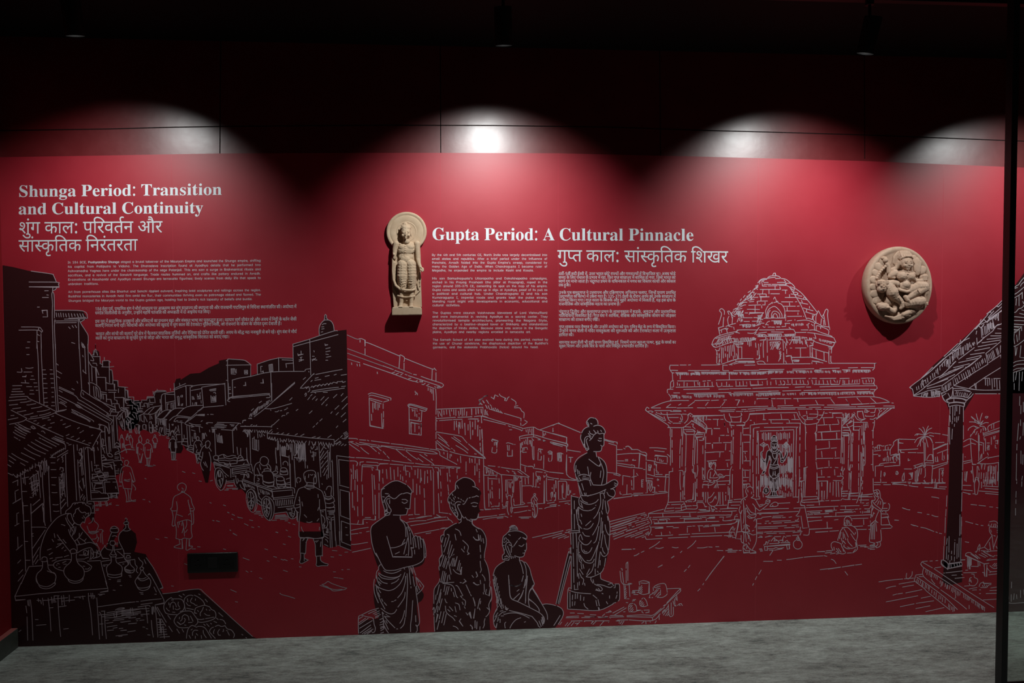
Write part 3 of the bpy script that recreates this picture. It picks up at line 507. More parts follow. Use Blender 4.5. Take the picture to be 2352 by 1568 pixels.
     [(2, '67687368 4821 4014 4514 5527 7330 7536 7648 8566 7170 5768 4558 495566 4050 4576 2153 5069 7968 6873 6589 6044 6656 6760 6180 5286 4573 4570 3066 461 6780 6180 5263 7375 6373 4076 2968 5398 508551 5083 3966 4970 4783 361500 327500 9820 4704 5319 7630 565490 481433 496444 5430 6019 5925 6242 477449 479423 496449 5317 6632')],
     [],
     '9616 4821 4014 4514 5527 7330 7536 7648 8566,5755 6465 5765 4561 495566 4150 4473 4554 2652 1849,556469 6153,377411 6545,585525 6945 6656,1148 3856 3266 3750 3541 4051 3963 5060 5870 5366,6200 3851 4763 6373,4750 6063 5060 4356 4246 4638 3962,524445 5065,557482 6650 6057,2455 6156 6244,400461 6451,484600 6139 5748,3264 7145 5242,3041 5853,4442 5653,3404 5551,4031 5852,6845 5545,1983 5550,503558 6043,4264 284 3764 4668 5280 5583 6289 6672,601305 5069 6668 5873 5289,475420 7868 5863 6268 6381,1706 510572 498558,498368 5870,5258 504553,3522 482572,439472 7348 7541 6640,5132 3873,6440 4955,417468 527593,5550 584502 4923 4535 6450 4614 5140 6139 6056 6050 5560 6051 5977 5488 4870,450409 5693,5702 507556,504446 5697,5713 5578 501556,368483 6941,569491 5168,957 5545,359495 7398 6776 6655 8348 9138 9839 8134 6132 5030,356517 589501 5032,406500 5565,651485 5263 4556,296533 4259 4963 4260 4768 5063,4254 4774 5386 5875 6073,617339 5457,404507 6659 7353 7045 7040,397512 6963 7658 7551 7146 6240,396497 6568 8157 7847 7539,401507 6366 6257 6654,6950 7141 6337,398485 5576 6070,3047 6863 7560 7153 7342 7330 6524 6022,368556 5584 6588 7088,596350 4685 3789 3075,8425 4773 3772 3373,4461 4065 3255 2942 2833,568461 4354,4553 4251,571372 502559 492638,513270 5676,4852 505554,5260 5056,4862 492712,505178 6383,5015 5875 5667,3115 5771,4970 5794,492566 495576 4589 501551,523225 5690 4555 5070 513595 503551 3966 4444,500279 6970 6873 4067 2970,498427 6068,5357 5763,3055 5568,5225 5667,489667 5072 3562,6151 5063,497403 5178,328367 5768,4519 5963,5478 5662,5655 6163,464391 6160,3263 5660,517607 5586 505577,490387 5758,5360 6368 8586,454449 7350 3240,549566 5550,532416 4185 3773,7425 4481 3567,8404 486585,5116 3984,413423 7193,3135 6981 7565,464429 5662,540553 5350,417378 1361 970 3758 4891 5285 5361 4557,515399 7357 7655 5660 5371 5565 4768 3954,441521 6043 7147 6551 5441,5155 5563,441416 6840,3478 7929,2279 9121,1096 558465,445556 9814,1190 9123,1978 9028,2372 7037,486420 8734,3467 7936,2869 7241,3267 7340,2666 6643,5564 6644,3671 6442,3468 6745,3665 6545,3562 6543,3666 6442,3670 6345,3668 6544'),
    ('printed_house', '',
     [],
     [],
     '68777364 6949,3369 7548,5649 7248 8542,5350 6350,385530 8843 551498,5547 8642 550494,339540 570489 551489 556495,4038 6062 5854 5860,325551 613479,5548 8445,400527 6348 5948,134459 9353,5449 5850 5027 7650 7153 5949 5133,422521 4664,8522 7450,412559 8243 9643,422531 8147,5747 5950,7345 6248,419560 6850 556491,430545 583482,482382 5351,831453 8954,5752 5854,434500 7060,1953 6652'),
    ('printed_statue', 'weathered statue seen in profile, middle',
     [(2, '71047387 4135 2719 4022 4625 5929 7530 4934 5433 6537 7141 7554 7365 5468 6460 6373 4860 4758 5165 4378 5876 4057 4773 3558 4053 5267 7971 7258 6180 497556 4696 517551 506577 509551 498551 4275 505577 6075 503551 232500 499424 496436 4512 505423 6312 6535 4714 4812 5514 6040 498444 4624 6637 5033 6637 8333 7044'), (2, '546854 603486 4173 4567 5474 4367 4060 4374 5063 4465 7061 7654 7651 7873 337500')],
     [],
     '49364326 3067 3770 4968 5660 5570 6676 6264 5741 4635,492399 4936 5430 6836 6842 7554 7165 5668 4954,417495 5764,3629 5273,577489 6856 6160,426565 5749 6525,5748 5648,5749 6447 5746 5954,419525 3648 3858 4962 5771 5670 4763 6060 5845 5232 3314 5040 6048,551495 6546 6554,2662 6253 5747,388444 5458,5954 5255,2451 5253,6547 5458,6742 5454,5952 5354,5653 5554,443491 5456,5751 5253,2650 5358,5644 5258,5750 5156,4459 5558,5155 5153,5745 5255,4556 5856,4150 6166,7162 5061 4057,6212 6165 5745 6063 5850 5355 6050,5042 5071 6563 6660,1106 7350 6340 5135,399543 3855 2267 3464 4973,5042 3658 4968 5463 5625,4285 5488,523413 5961 476571,510434 4090,8025 488559,7009 482558,7610 3783 6442,445500 4065,6838 4562,558368 6860 5870,2245 5576,8152 7576 4675 5858 4356,3613 4961,3750 6264,555396 5562,3273 6061 6554,330445 6548,487617 5060 3766 5275 4663 5263,5290 4666 3275 4571 500551,4578 5539 5258 4778 5351,4957 5191 5496,540130 484551,7505 3696,6813 3793,6822 4283,520444 4363 5173 5995,508427 3983,6717 4186,6322 4578,6506 4094,7124 3994,6519 4383,6435 4170,1940 6365 7259 5316,444535 5371,661 7354 8948,449505 8355 6560 5870 5673 5758,432378 4196,6706 4196,6512 4288,6722 4581,1562 4094,6827 487551 4368,520446 4296,6332 487551,526385 4581,6527 4188,6812 4186,449502 4871,572449 5162,5856 5570,507449 6055 7291 4452,4550 5758,5455 6260 4871,3734 5561,5560 5458,407457 5564 5553,4265 5376 6365 6863 6063,502419 6657 5575,135 6668,2745 6059,7328 5574,4267 6054,7061 4360 6673,650 6858 6980,522273 6889,5255 5456,5859 6086,4965 4393,1625 5760 5637 6078,4781 6063 4469,518448 4983,5922 4883,5819 4991,330411 4283,7217 489551,7109 489551,2930 4090,6522 490551,539434 489556,4330 4286,8601 490551,7009 4291,6622 4278,436360 4083,6522 4675,4758 5553 4285,5899 4565,6237 4863,569480 4770,6037 4961,522256 5751,6234 5959 3560,9315 5557,6327 5768 4453,3677 6560 6149,498176 4665 4261 3751,4046 5855 4965 6666 7562 6571 5773 5078 4386 4973,5056 6479 5994 5175,5253 4873 5855 5296 4567,434173 5459,3273 6264 6551 4624,5954 5577,5837 5371,3360 5280,5165 5064,4864 5276 5363 4563,5960 6165 5263,909 5666 4559,3042 5759,5273 6160 6350,5530 5266,6651 5186,4553 5157,6329 4671 6758 5612,420548 5565,7838 4562,556437 5293 4173 4567 5474 4367 4060,4659 4665 5163 4465 7061,5950 9355 6955 5759,399487 6553,506387 6160,425445 5870 5167,5063 4593,527412 4093,6416 4863,4569 5459,477551 5078,5926 4981,6024 4788,5829 4963,630 5959 4772,593504 5359,398396 5578'),
    ('printed_statue', 'seated statue with high topknot',
     [(2, '73117574 4632 5938 4319 4919 5530 6042 6435 5432 5841 6350 6259 5563 7658 6567 4966 4798 4571 4162 3452 5064 6959 6051 7183 6093 5973 4168 538561 5058 304500 4740 487446 4312 5114 6622 8625'), (2, '447583 5784 511556 4987 4073 4572 5176 5875 5757 3956 2648 4165 8363 762500 8429 3932 3855 7320 6330 5727 4533 2734 2443 2447 3354 2814 2507 6034 4229')],
     [],
     '390279 5842 4740 5843 6348 6259 5460,2036 6648,2757 6549 6653,1857 6647 7152,446524 6338 7345 7351 7359 6565 4864 3342,435485 5855,2946 4058 4663 4978 5565 5471,5052 4158 5065 5556 7352 5442,552403 4059,4556 3375,4654 4547 4535 4046 4056 4666 5667 6376,498446 5755,3552 6592,3050 6060 5847,540448 6354 6041,6144 5080 4254,5551 4561 4250,5851 4564 3154 2843,7257 5064,431398 4960,5737 5358,3763 5552,5842 4756,5837 5860,6078 4973,1817 4552,5768 4853,5280 5848,4061 6549,6840 5060,5741 5257,5644 5354,167 2763 3070 4081,621432 6177 5783,5060 4376,490404 6554 6378 5386 4788 4070,501383 5950 6878 5881 6285 5058 4365 3766 4570 5175,517439 7081 6580,442384 492573 5093,421381 503551 507553 8165,464424 7658 6745 6341,2985 5844,2593 7527,7132 4079 3472,387401 5483 6294 5672,482381 5073,5632 4585,6022 4489,6036 4484,6030 4388,6135 4380,5935 4580,638490 6360,359488 5262,464382 5547,4471 518590 7395,532365 5278 507556 8871 9874 9574 6969 5467 4663 4448,350324 7157 6947 6640,2886 5943,2693 7625,6934 4172 3576,533403 4389,6511 494556 497553,531428 3964 4574 5080 5574,4609 8076 6773 5065,470348 5971 3966 7593 7286 7189 5378,476433 6746 7653 6855,5852 6961 5969 4572 3182,5909 2196 2184,429425 35 446488,591534 2236 1741 1851 2756 5046,629513 7378 5767 5754,411457 2859 3171 4072 5063,3205 4560 5682,458352 4867,5542 4874,5649 3576 5840,5150 3673 4876 5373 5863 5529,5401 3769,5945 3776,7124 6535 6746,1676 4671 5838,5550 4965,5052 3680,7124 3784,7127 3876,6532 4368,494427 6149,3429 6347,6129 5265 5553 5643,4346 5059,3328 5265,3607 5274,5441 5070,552592 3776,7134 4074,6928 3772,6839 4061,6540 4260,7434 4660,581448 6074,5020 5775,4614 5674,4824 5676,4073 5874,5030 5865,5311 5781,394464 5548,631536 6435'),
    ('printed_ground', '',
     [],
     [],
     '71967377 586489,437518 9343 551494,2159 7747,5742 6556,1039 7047,8358 5451,8454 555499,456 8650,6731 5260 5857 5843 5240,4050 5063,490595 640469,406534 589477,6547 6648,3942 6945,418540 556483,2268 8538,4062 7142'),
    ('printed_statue', 'tall standing statue on a stone block',
     [(2, '76937067 3825 3820 5325 5932 7441 4031 5141 6535 7551 6279 7566 5768 4662 4899 4359 4369 2656 5368 5953 8178 5990 498555 8033 6855 5462 4074 4875 1283 5981 4477 509565 499598 4274 4193 2890 5275 550524 8153 503574 408545 353497 502415 6437 501078 8256 6041 490442 4131 4108 5913 9910')],
     [],
     '509381 4137 4938 6633 6952,5450 6162 5265,3060 6845 7258 6371 4662 4146 3753 3845 3562 4164 4059,491438 3856 4159 4462,4759 4866 5871 5971,523425 5461 6455,5230 5962,1653 6264,8124 5356,6141 5456,436457 5665,5840 5654,555546 5099 4356,4852 4767 3956 2650,520448 5754 5849,3938 6251,474561 5473,518447 5453,444455 3952 4158 4871 5578 5657 5943 3813 5639,5843 5757,1876 5869,5350 5650,4771 1371 3275 4674 5470,5255 5471 5666,493426 4878,5841 5371,5435 5566,8515 5687,5939 4776 6381,431460 7641 8059,172 7543 7454,1440 8050,445497 5969,9944 5674,445463 5863,6131 6250,515422 8778 6254 5538,3819 7063 6571 5684 498552,462383 6584 6087 490555,497436 4780,1784 9950 9327 6855 5462 4362 2564,6621 6256,3853 5955,324486 511558 8950 9338 8534,389473 5980,4475 3404,7584 5359,5541 5062,5753 6544,592472 6353 5766 4368 2171,4808 5965 6956,351497 4265 5375 6665,491448 5968 7160,1740 7163 7453 7541 6237,411537 6962 7453,447515 5423 5644,4783 5223,9761 6347,5348 6241,524436 5293 4280 4171,514406 6447 5662 5162,4456 4696,512411 4766,5383 507556,5401 5674 5065 4465,2335 5465,359500 498421 5547 7756,3265 5087,494433 5949,7891 5668,561494 5148,387521 502592,512429 501568,508411 5387 5890,498423 5390,6030 5361,3765 5753 5667,3151 7272 3441 5374,49 5545 8948 5655 4753 453 4946,5854 503552,509448 501571,513428 504568,531413 6852 6541 6133,1560 7429,6338 6531 5929,5362 4793 3587 3674,540421 497555 4599,497436 488561 3865,541402 497552,5641 489576,519395 5679 6168 5647,489415 5877 5387 494592,494347 5368,484567 5587 6184 4865 3862 3847 4335,5728 5366 5962,397402 6165 7053,1581 5956 6552 6242 5839,21 4372 7274,3807 5772,4371 5375 6265 6550 6241 5834,1260 5659 5950,1662 6065 6569 6856 6647 5935,1656 6550 6331 7100,5633 4187 4499 4877,523433 490573,6017 4971,403393 4774 5278 5447,4456 5581,5128 6075,3950 6159,4753 5474,5529 5468,3053 6675,2847 5371,5326 6071,556436 4084 2574,6516 3775,8925 5075,6035 5456,534435 4487,4856 4366 4259 5071 5859 9566,381471 7551 9132,362383 5278,5162 500650,509335 502561,515421 502625,3316 501562,5262 5171 6747,4721 5073,5823 5065,5813 6262 4572,5944 5260,7912 4862 6066,5034 5363,5356 5956 6856 6062 4359 2646,5624 7553 8361 6245,3241 6544,430527 6259,4738 5961,555468 5759,5642 6749 5462 500555 4462,283441 3657 498589 555503 589503 565471,297436 8461 566506,405494 500568,512444 4971,6423 4973,6127 4971,6535 4974,6635 4965,448506 5069,6231 4866,9342 5564 6462,523436 6865,4559 5575,5522 5678,4859 5361,4437 5261,515425 5552,8059 5061,8521 4957,5058 4565,665 5660,8744 3854,510416 4962 4550'),
    ('printed_staff', '',
     [(2, '76137536 473601 468635 6553 532371 519436 5004')],
     [],
     '4545 3979 450712,567282 4269 451696 5554,551306 451687,542255 5842 5076,4441 4856 5453'),
    ('printed_offerings', 'candles, cups and bowls on a low table',
     [],
     [],
     '78487622 5490 5463 5858,494444 5698,489435 5451 5158,6840 5029 5444 5456 500577,4204 500556,3855 6755 7344 3849 4252,3255 503564 7050,483439 5065,6832 503554,2719 5645,4466 5642,4468 5840,4270 5640,4568 5742,562430 6547 6853 5954 3655 2548,4244 5365,4858 4876 5957 6553 7345 5101,678 6035,4073 6235,4073 6037,4368 5742,645 8049,1856 6350 5055 3551,5957 6950,4541 6049,569474 6342 6545 7049 5862 5578,439477 7856,3540 6549,1857 5163,8347 5073,3561 7151 6742 5841,436498 6632,3775 7025,3883 6730,4073 6237,263 5339 6045 5343,3275 5650,5750 5449,567460 556498 5455 4960 1976 990,573424 4155 447556,324536 5032 5737 6348,5652 5960 5371 6848,446507 7851 5745,1831 5742,4368 6235,4073 6337,4268 6040,549447 6062 5773,2320 5545,3762 4863 5562 6553 6346,1933 5543,4865 5740,4568 6037,4865 5543,4178 5057 5654,5337 7449 4960 3553,441440 6349,3457 6148,1159 5851,400546 7645 4246 4354,7056 551473,786 553468,391537 6140,586491 5749,248506 6950,6552 7751,8155 7651,366508 555497,442508 558499,6450 8650,2844 553503 2250,8549 9455 949,8045 6351,5852 5454,4841 6347 9651,446507 558498,6545 563497 8251,405507 611502,3741 7349 8620,490 5553 5261,5136 553454,284560 9849,5650 606503 8619,92533 550499,6154 5346 8850 4063,6737 567500 4558,752424 5744,6649 5396 5760 6242 5114,4030 500554,508438 5771 5552 5045,4522 5273,5812 5373,4235 5362,436562 6829 6035,2793 7122,3981 6627,4273 5840,457 5171,5829 500554,1429 4966,6038 5540,598429 5746 5555,4542 6049 5559,332570 5163,6941 5152,4968 5155,555431 6038,5057 5850,538567 6330,44605016 5938,4977 6427,5363 6235,4866 6831,3674 5938,5555 6334,3876 7324,4455 6150,4658 6337,4078 7230,4681 6534,449513 6037,6853 6340,7839 5266,5942 5177,5821 6634,3781 7320,1991 9408,2494 7819,3578 7325,3455 6829,4576 6529,4573 7625,3778 7127,3478 7330,5034 5588,5716 5583,5618 5381,5227 5938,4680 7319,3066 6034,5883 6822,3763 6033,6367 5737,5078 7322,4873 7030,4368 7037,3547 6043,1478 6337,395481 6851 4559,226532 559501,257 7150,9643 6536'),
    ('printed_ground', '',
     [],
     [],
     '79137551 6247 6042,649522 6242,427550 6840,602530 5940'),
    ('printed_house', '',
     [],
     [],
     '75406953 7141 6655 589537,374504 558516 5556 5071,437488 563517 5460,433485 558514 5556 5071,437465 9361,7065 563510,437513 500589 9376,394466 9755,371 7653,5852 572505,414377 6447 6255,2551 5181,5616 5087 5950 5115,4451 5068,9146 6851,4155 4967,431584 5285,6018 8450 5561 497564,464427 502582 8147,448434 5083,5753 5080 4459,540421 5093,4516 502555,529442 5068,4120 5483 4975 5750 5438 4537,5955 5059,448543 9945,2763 6547,430509 6548,3559 6449,6047 5750,8944 5750,431454 5162,8553 5755,686227 7658 8156 5159,442482 9262,2752 8260,5450 500632,842 9455 6758,1846 7757,489379 7350,5744 5653,5340 6247 6460,435529 565494,434535 8150,5744 6250,3756 6350,60 566510,437500 563511,1186 8456,1647 4990,7050 4991,3155 9045,448491 5059 5652,1571 581488'),
    ('printed_ground', '',
     [],
     [],
     '75407449 9637,473 9038,1072 554484,2069 8737,4062 7143,3532 6647,3842 7045,679465 600474,406537 594474,405540 9139 554480,412538 588474,403538 574480,426534 7541,3861 565474,435535 550482,479 580471,2742 7342,2187 7939,457567 9349,491390 5948,4263 5847'),
    ('printed_tree', '',
     [],
     [],
     '72406816 3654 3860 3855 5566 4059,6141 5757,9115 6259 5631 6457,5639 5659 7260 4661 5951 5636 5646,6059 7064 5062,6056 3552 5058 7350 6065 6057 4974,5460 6359 3264 4451,318387 5760,6239 5964,3557 5865,5538 5565,5330 5657'),
    ('printed_house', '',
     [],
     [],
     '72486878 561519,448472 5563,5442 5662,5237 6065,5140 5964,5445 5758,6153 571521 5654 5060,4959 5161,267419 559498 4891,449466 5178,6922 5174,6026 5172,6228 5270,6835 4872,5738 5765,438506 8448 574522 607531 5656,321456 600524,6355 5954,5751 8963 5554 5548,441498 6050,309440 5850,4260 8750,6540 5078,5082 5390,5256 5092 5378,451349 5072,6221 5089,6209 5158,4869 5196,5909 5151,4962 5196,1605 5072,8488 5163,5059 5266,550449 5345 8058 4455 4774,3023 4644,6360 5063,5635 5265,5236 4960,3264 4772 6354 5946 5135,9424 6048 7257,5650 5251,1453 5373,5628 5073,4258 5068 7250 5022,548402 9943 7963 616533,5551 5357 4868,380440 577472 6552 592538,285476 5193,4215 5075,551488 5074,422467 5260,5738 5269,5629 5264,605483 4968 5445,1359 5058,4346 5159,388521 4938 5543 556493 569519 582520 5755 5259,285464 558493 7056 6657 3450,7350 6356 4051 4743,8361 6150 556514 5756 5273,427461 552516,7366 559509,439514 500591,287356 501622,532353 5180,7031 503579 5659,499440 501557,442426 5073,5524 5063,5732 5463,5431 5369,6434 5266,5334 5477,5214 5859,450555 5030 7047 5259,3445 5060,4459 6749,2351 5543,576501 5240 6853,4153 5264,4342 5348,4156 4985 6450 5233,6145 499560,520426 5844 6155 4984 4658,3610 6550 5057 3850,5069 5064 5551,8712 6150 6254,2850 5178,5419 5086 5952 5115,4450 5167,9149 6750,4053 4968,272511 7859,5551 7150 5555,1048 5270,9217 5060,205403 6561 9485 6163 430490,561513 501553,458423 5852,2973 5265,6332 5072,5952 5084,510446 5074,3057 5190,6924 5152'),
    ('printed_house', '',
     [],
     [],
     '72217161 504653 5475 7749,467301 578540,441459 8253,6453 5850,5752 561509 7052 9782,370490 563505 563507,400468 6158,6546 6356 4655 5853,5937 7063,328505 557500 4942,449476 5472,5431 5164,5543 5171,5528 5366,5533 5268,5443 5158,6162 5450,1051 501561,504446 8752,2657 5070,5060 5161,4052 5287,5721 5379,3231 501559,5728 5461,535382 5171,5176 5095,4969 4966 3050,3553 6048,4562 6549,5549 6251,509344 504562 500564,5158 5262,4757 6648,500424 500448 8050,2654 5185 5377,505443 5175,5653 5126 5752 5140,5729 498570 4652 4925,6205 5169,5333 5265,5437 5161,5537 5153,5845 5157,4663 504608,505373 501620,490400 5748,5473 9149 5656,1610 5177,6320 5278,397546 5166 5450,7534 4966 4550,6288 8446,1424 5265,4956 5259,8646 6345 4243,7054 6949,7855 8048 500397,392424 7959,5450 7150 5560,1143 5172,9115 5161,4579 499563 6352,5115 4884,495416 8154 7459 5852,5451 564506,375492 7953,5952 5751,448 5266 5852 4977,5225 5263 5446 4643,5245 5757 4763,3980 5851,5233 5152,6711 5258 5644,5642 5462 9960,6050 566507,371487 4879 502578 5750,499401 7752,6054 5084,4133 5182,4033 5155,4693 4826 5646 5272,5840 5061,5629 4980,2357 5948,6153 5847,444324 5081,517660 8245,3064 8045,446519 6345 8943,422513 6450,575486 5450,293533 7946 7944,5749 6051,416505 5037 5745 565493,385502 6548,1890 6447,5550 5849'),
    ('printed_person', '',
     [],
     [],
     '73307293 5136 5945 5855 5075 5474,2824 4652 4868 5552,5428 4772 5170 5669,6015 4966 5461'),
    ('printed_person', '',
     [],
     [],
     '74517271 5345 5651 5056 4554 4644,5656 6062 5057,3234 4263 5161 5864 5676 5279,494408 5460 5961,3746 5468 5850,5241 5377 4777 4266 4144 4830,4507 5068 5650,6440 5260,3258 5458'),
    ('printed_house', '',
     [],
     [],
     '78747053 5447 6050 6663 7551 6861 6652 5757 5060 2340,748 8949 495565,466418 5650,4998 5447,4755 6449,3070 6555 5057,3550 551506,5454 5851,448500 500592,3907 5274,5061 5258,520425 5660,2258 7145,545411 5066,5058 500589,2943 5083,5117 5850,4158 5650,4458 5650,4458 5650,4457 5652,520377 8154 6656 9456,442492 5063,5211 5246 553505,446508 5159,555486 5074,5013 6159 5356,443498 4962,6046 4960,5844 4959,6045 4654,441437 8650 9155,445508 9555,427559 6453 4960 3948 4839,5357 4770 5751 5331,7839 4881,4617 5359,4264 5182,6228 4958,5747 4957,153 8259,5642 8051,430516 7753,6140 557502 5659 497581,489411 4684 4979,2253 8550,415448 6853 5284,3129 5336,4987 5717,4791 5919,4685 5838,5042 6151 5071,510444 5447 5554 4553 4646,5576 5453,446474 501557 4351,444502 9349,448508 9050,5051 562498,5147 551495 6147,431500 7150,395517 6748'),
    ('printed_temple', 'temple with carved dome and pillars',
     [],
     [(14, 3484, 1307, 3372, 1433, -8, 13), (12, 3476, 1313, 3375, 1422, 11, -6), (8, 3383, 1428, 3417, 1425, -6, 15), (7, 3389, 1444, 3415, 1443, 3, 14), (6, 3392, 1464, 3411, 1467, -1, 11), (8, 3406, 1492, 3442, 1494, 4, 10), (4, 3453, 1489, 3470, 1489, 3, 11), (10, 3631, 1487, 3692, 1485, 2, 10), (9, 3553, 1473, 3591, 1475, 2, 15), (9, 3481, 1537, 3515, 1537, -1, 8), (14, 3529, 1534, 3585, 1534, -1, 9), (11, 3605, 1536, 3648, 1535, -1, 8), (10, 3535, 1548, 3588, 1547, 1, 13), (8, 3644, 1547, 3700, 1548, 1, 10), (9, 3641, 1564, 3700, 1564, 3, 14), (5, 3717, 1551, 3734, 1553, -1, 8), (11, 3754, 1554, 3818, 1569, 1, 10), (10, 3291, 1557, 3363, 1540, -8, 15), (11, 3282, 1575, 3358, 1554, 7, 15), (18, 3363, 1554, 3464, 1550, 3, 15), (6, 3459, 1553, 3473, 1554, -3, 8), (8, 3551, 1572, 3587, 1574, -13, 31), (7, 3578, 1604, 3582, 1652, 7, -7), (14, 3105, 1711, 3162, 1711, 2, 11), (6, 3171, 1713, 3190, 1713, 2, 9), (8, 3193, 1709, 3216, 1711, 1, 11), (26, 3221, 1710, 3335, 1710, 2, 9), (12, 3346, 1710, 3392, 1710, 2, 9), (12, 3397, 1709, 3443, 1710, 1, 11), (26, 3448, 1709, 3540, 1706, 1, 11), (9, 3088, 1816, 3124, 1820, 1, 10), (8, 3129, 1816, 3177, 1819, 1, 10), (24, 3186, 1813, 3328, 1814, 1, 11), (18, 3349, 1809, 3458, 1808, 2, 9), (14, 3471, 1810, 3540, 1806, 1, 10), (8, 3185, 1913, 3236, 1913, -1, 20), (7, 3195, 1924, 3228, 1949, -1, 15), (16, 3533, 1704, 3599, 1704, 1, 10), (6, 3609, 1705, 3637, 1704, 2, 8), (14, 3640, 1702, 3703, 1702, 1, 10), (5, 3706, 1703, 3729, 1702, 1, 8), (7, 3739, 1700, 3770, 1700, 1, 10), (8, 3772, 1703, 3813, 1703, 1, 9), (9, 3823, 1702, 3862, 1702, 1, 9), (8, 3874, 1699, 3905, 1699, 1, 10), (18, 3913, 1700, 3999, 1700, 1, 10), (12, 3533, 1805, 3584, 1804, 1, 10), (10, 3594, 1808, 3655, 1804, 1, 8), (4, 3670, 1805, 3696, 1802, 1, 10), (10, 3709, 1802, 3749, 1802, 3, 10), (16, 3754, 1802, 3841, 1802, 1, 11), (14, 3844, 1802, 3928, 1801, 1, 10), (16, 3936, 1799, 4010, 1800, 1, 10), (8, 3872, 1898, 3923, 1898, -1, 23), (5, 3872, 1921, 3892, 1911, 1, 23), (4, 3895, 1947, 3913, 1936, 1, -10), (8, 3492, 1988, 3543, 1988, 0, 35), (10, 3566, 1987, 3635, 1987, 1, 37), (12, 3492, 2100, 3519, 2130, 0, 53), (9, 3580, 2034, 3639, 2042, 1, 51), (9, 3617, 2098, 3641, 2104, 0, 67), (8, 3584, 2132, 3619, 2132, 2, 51), (10, 3492, 2185, 3531, 2189, 0, 49), (10, 3582, 2193, 3637, 2200, 0, 37)],
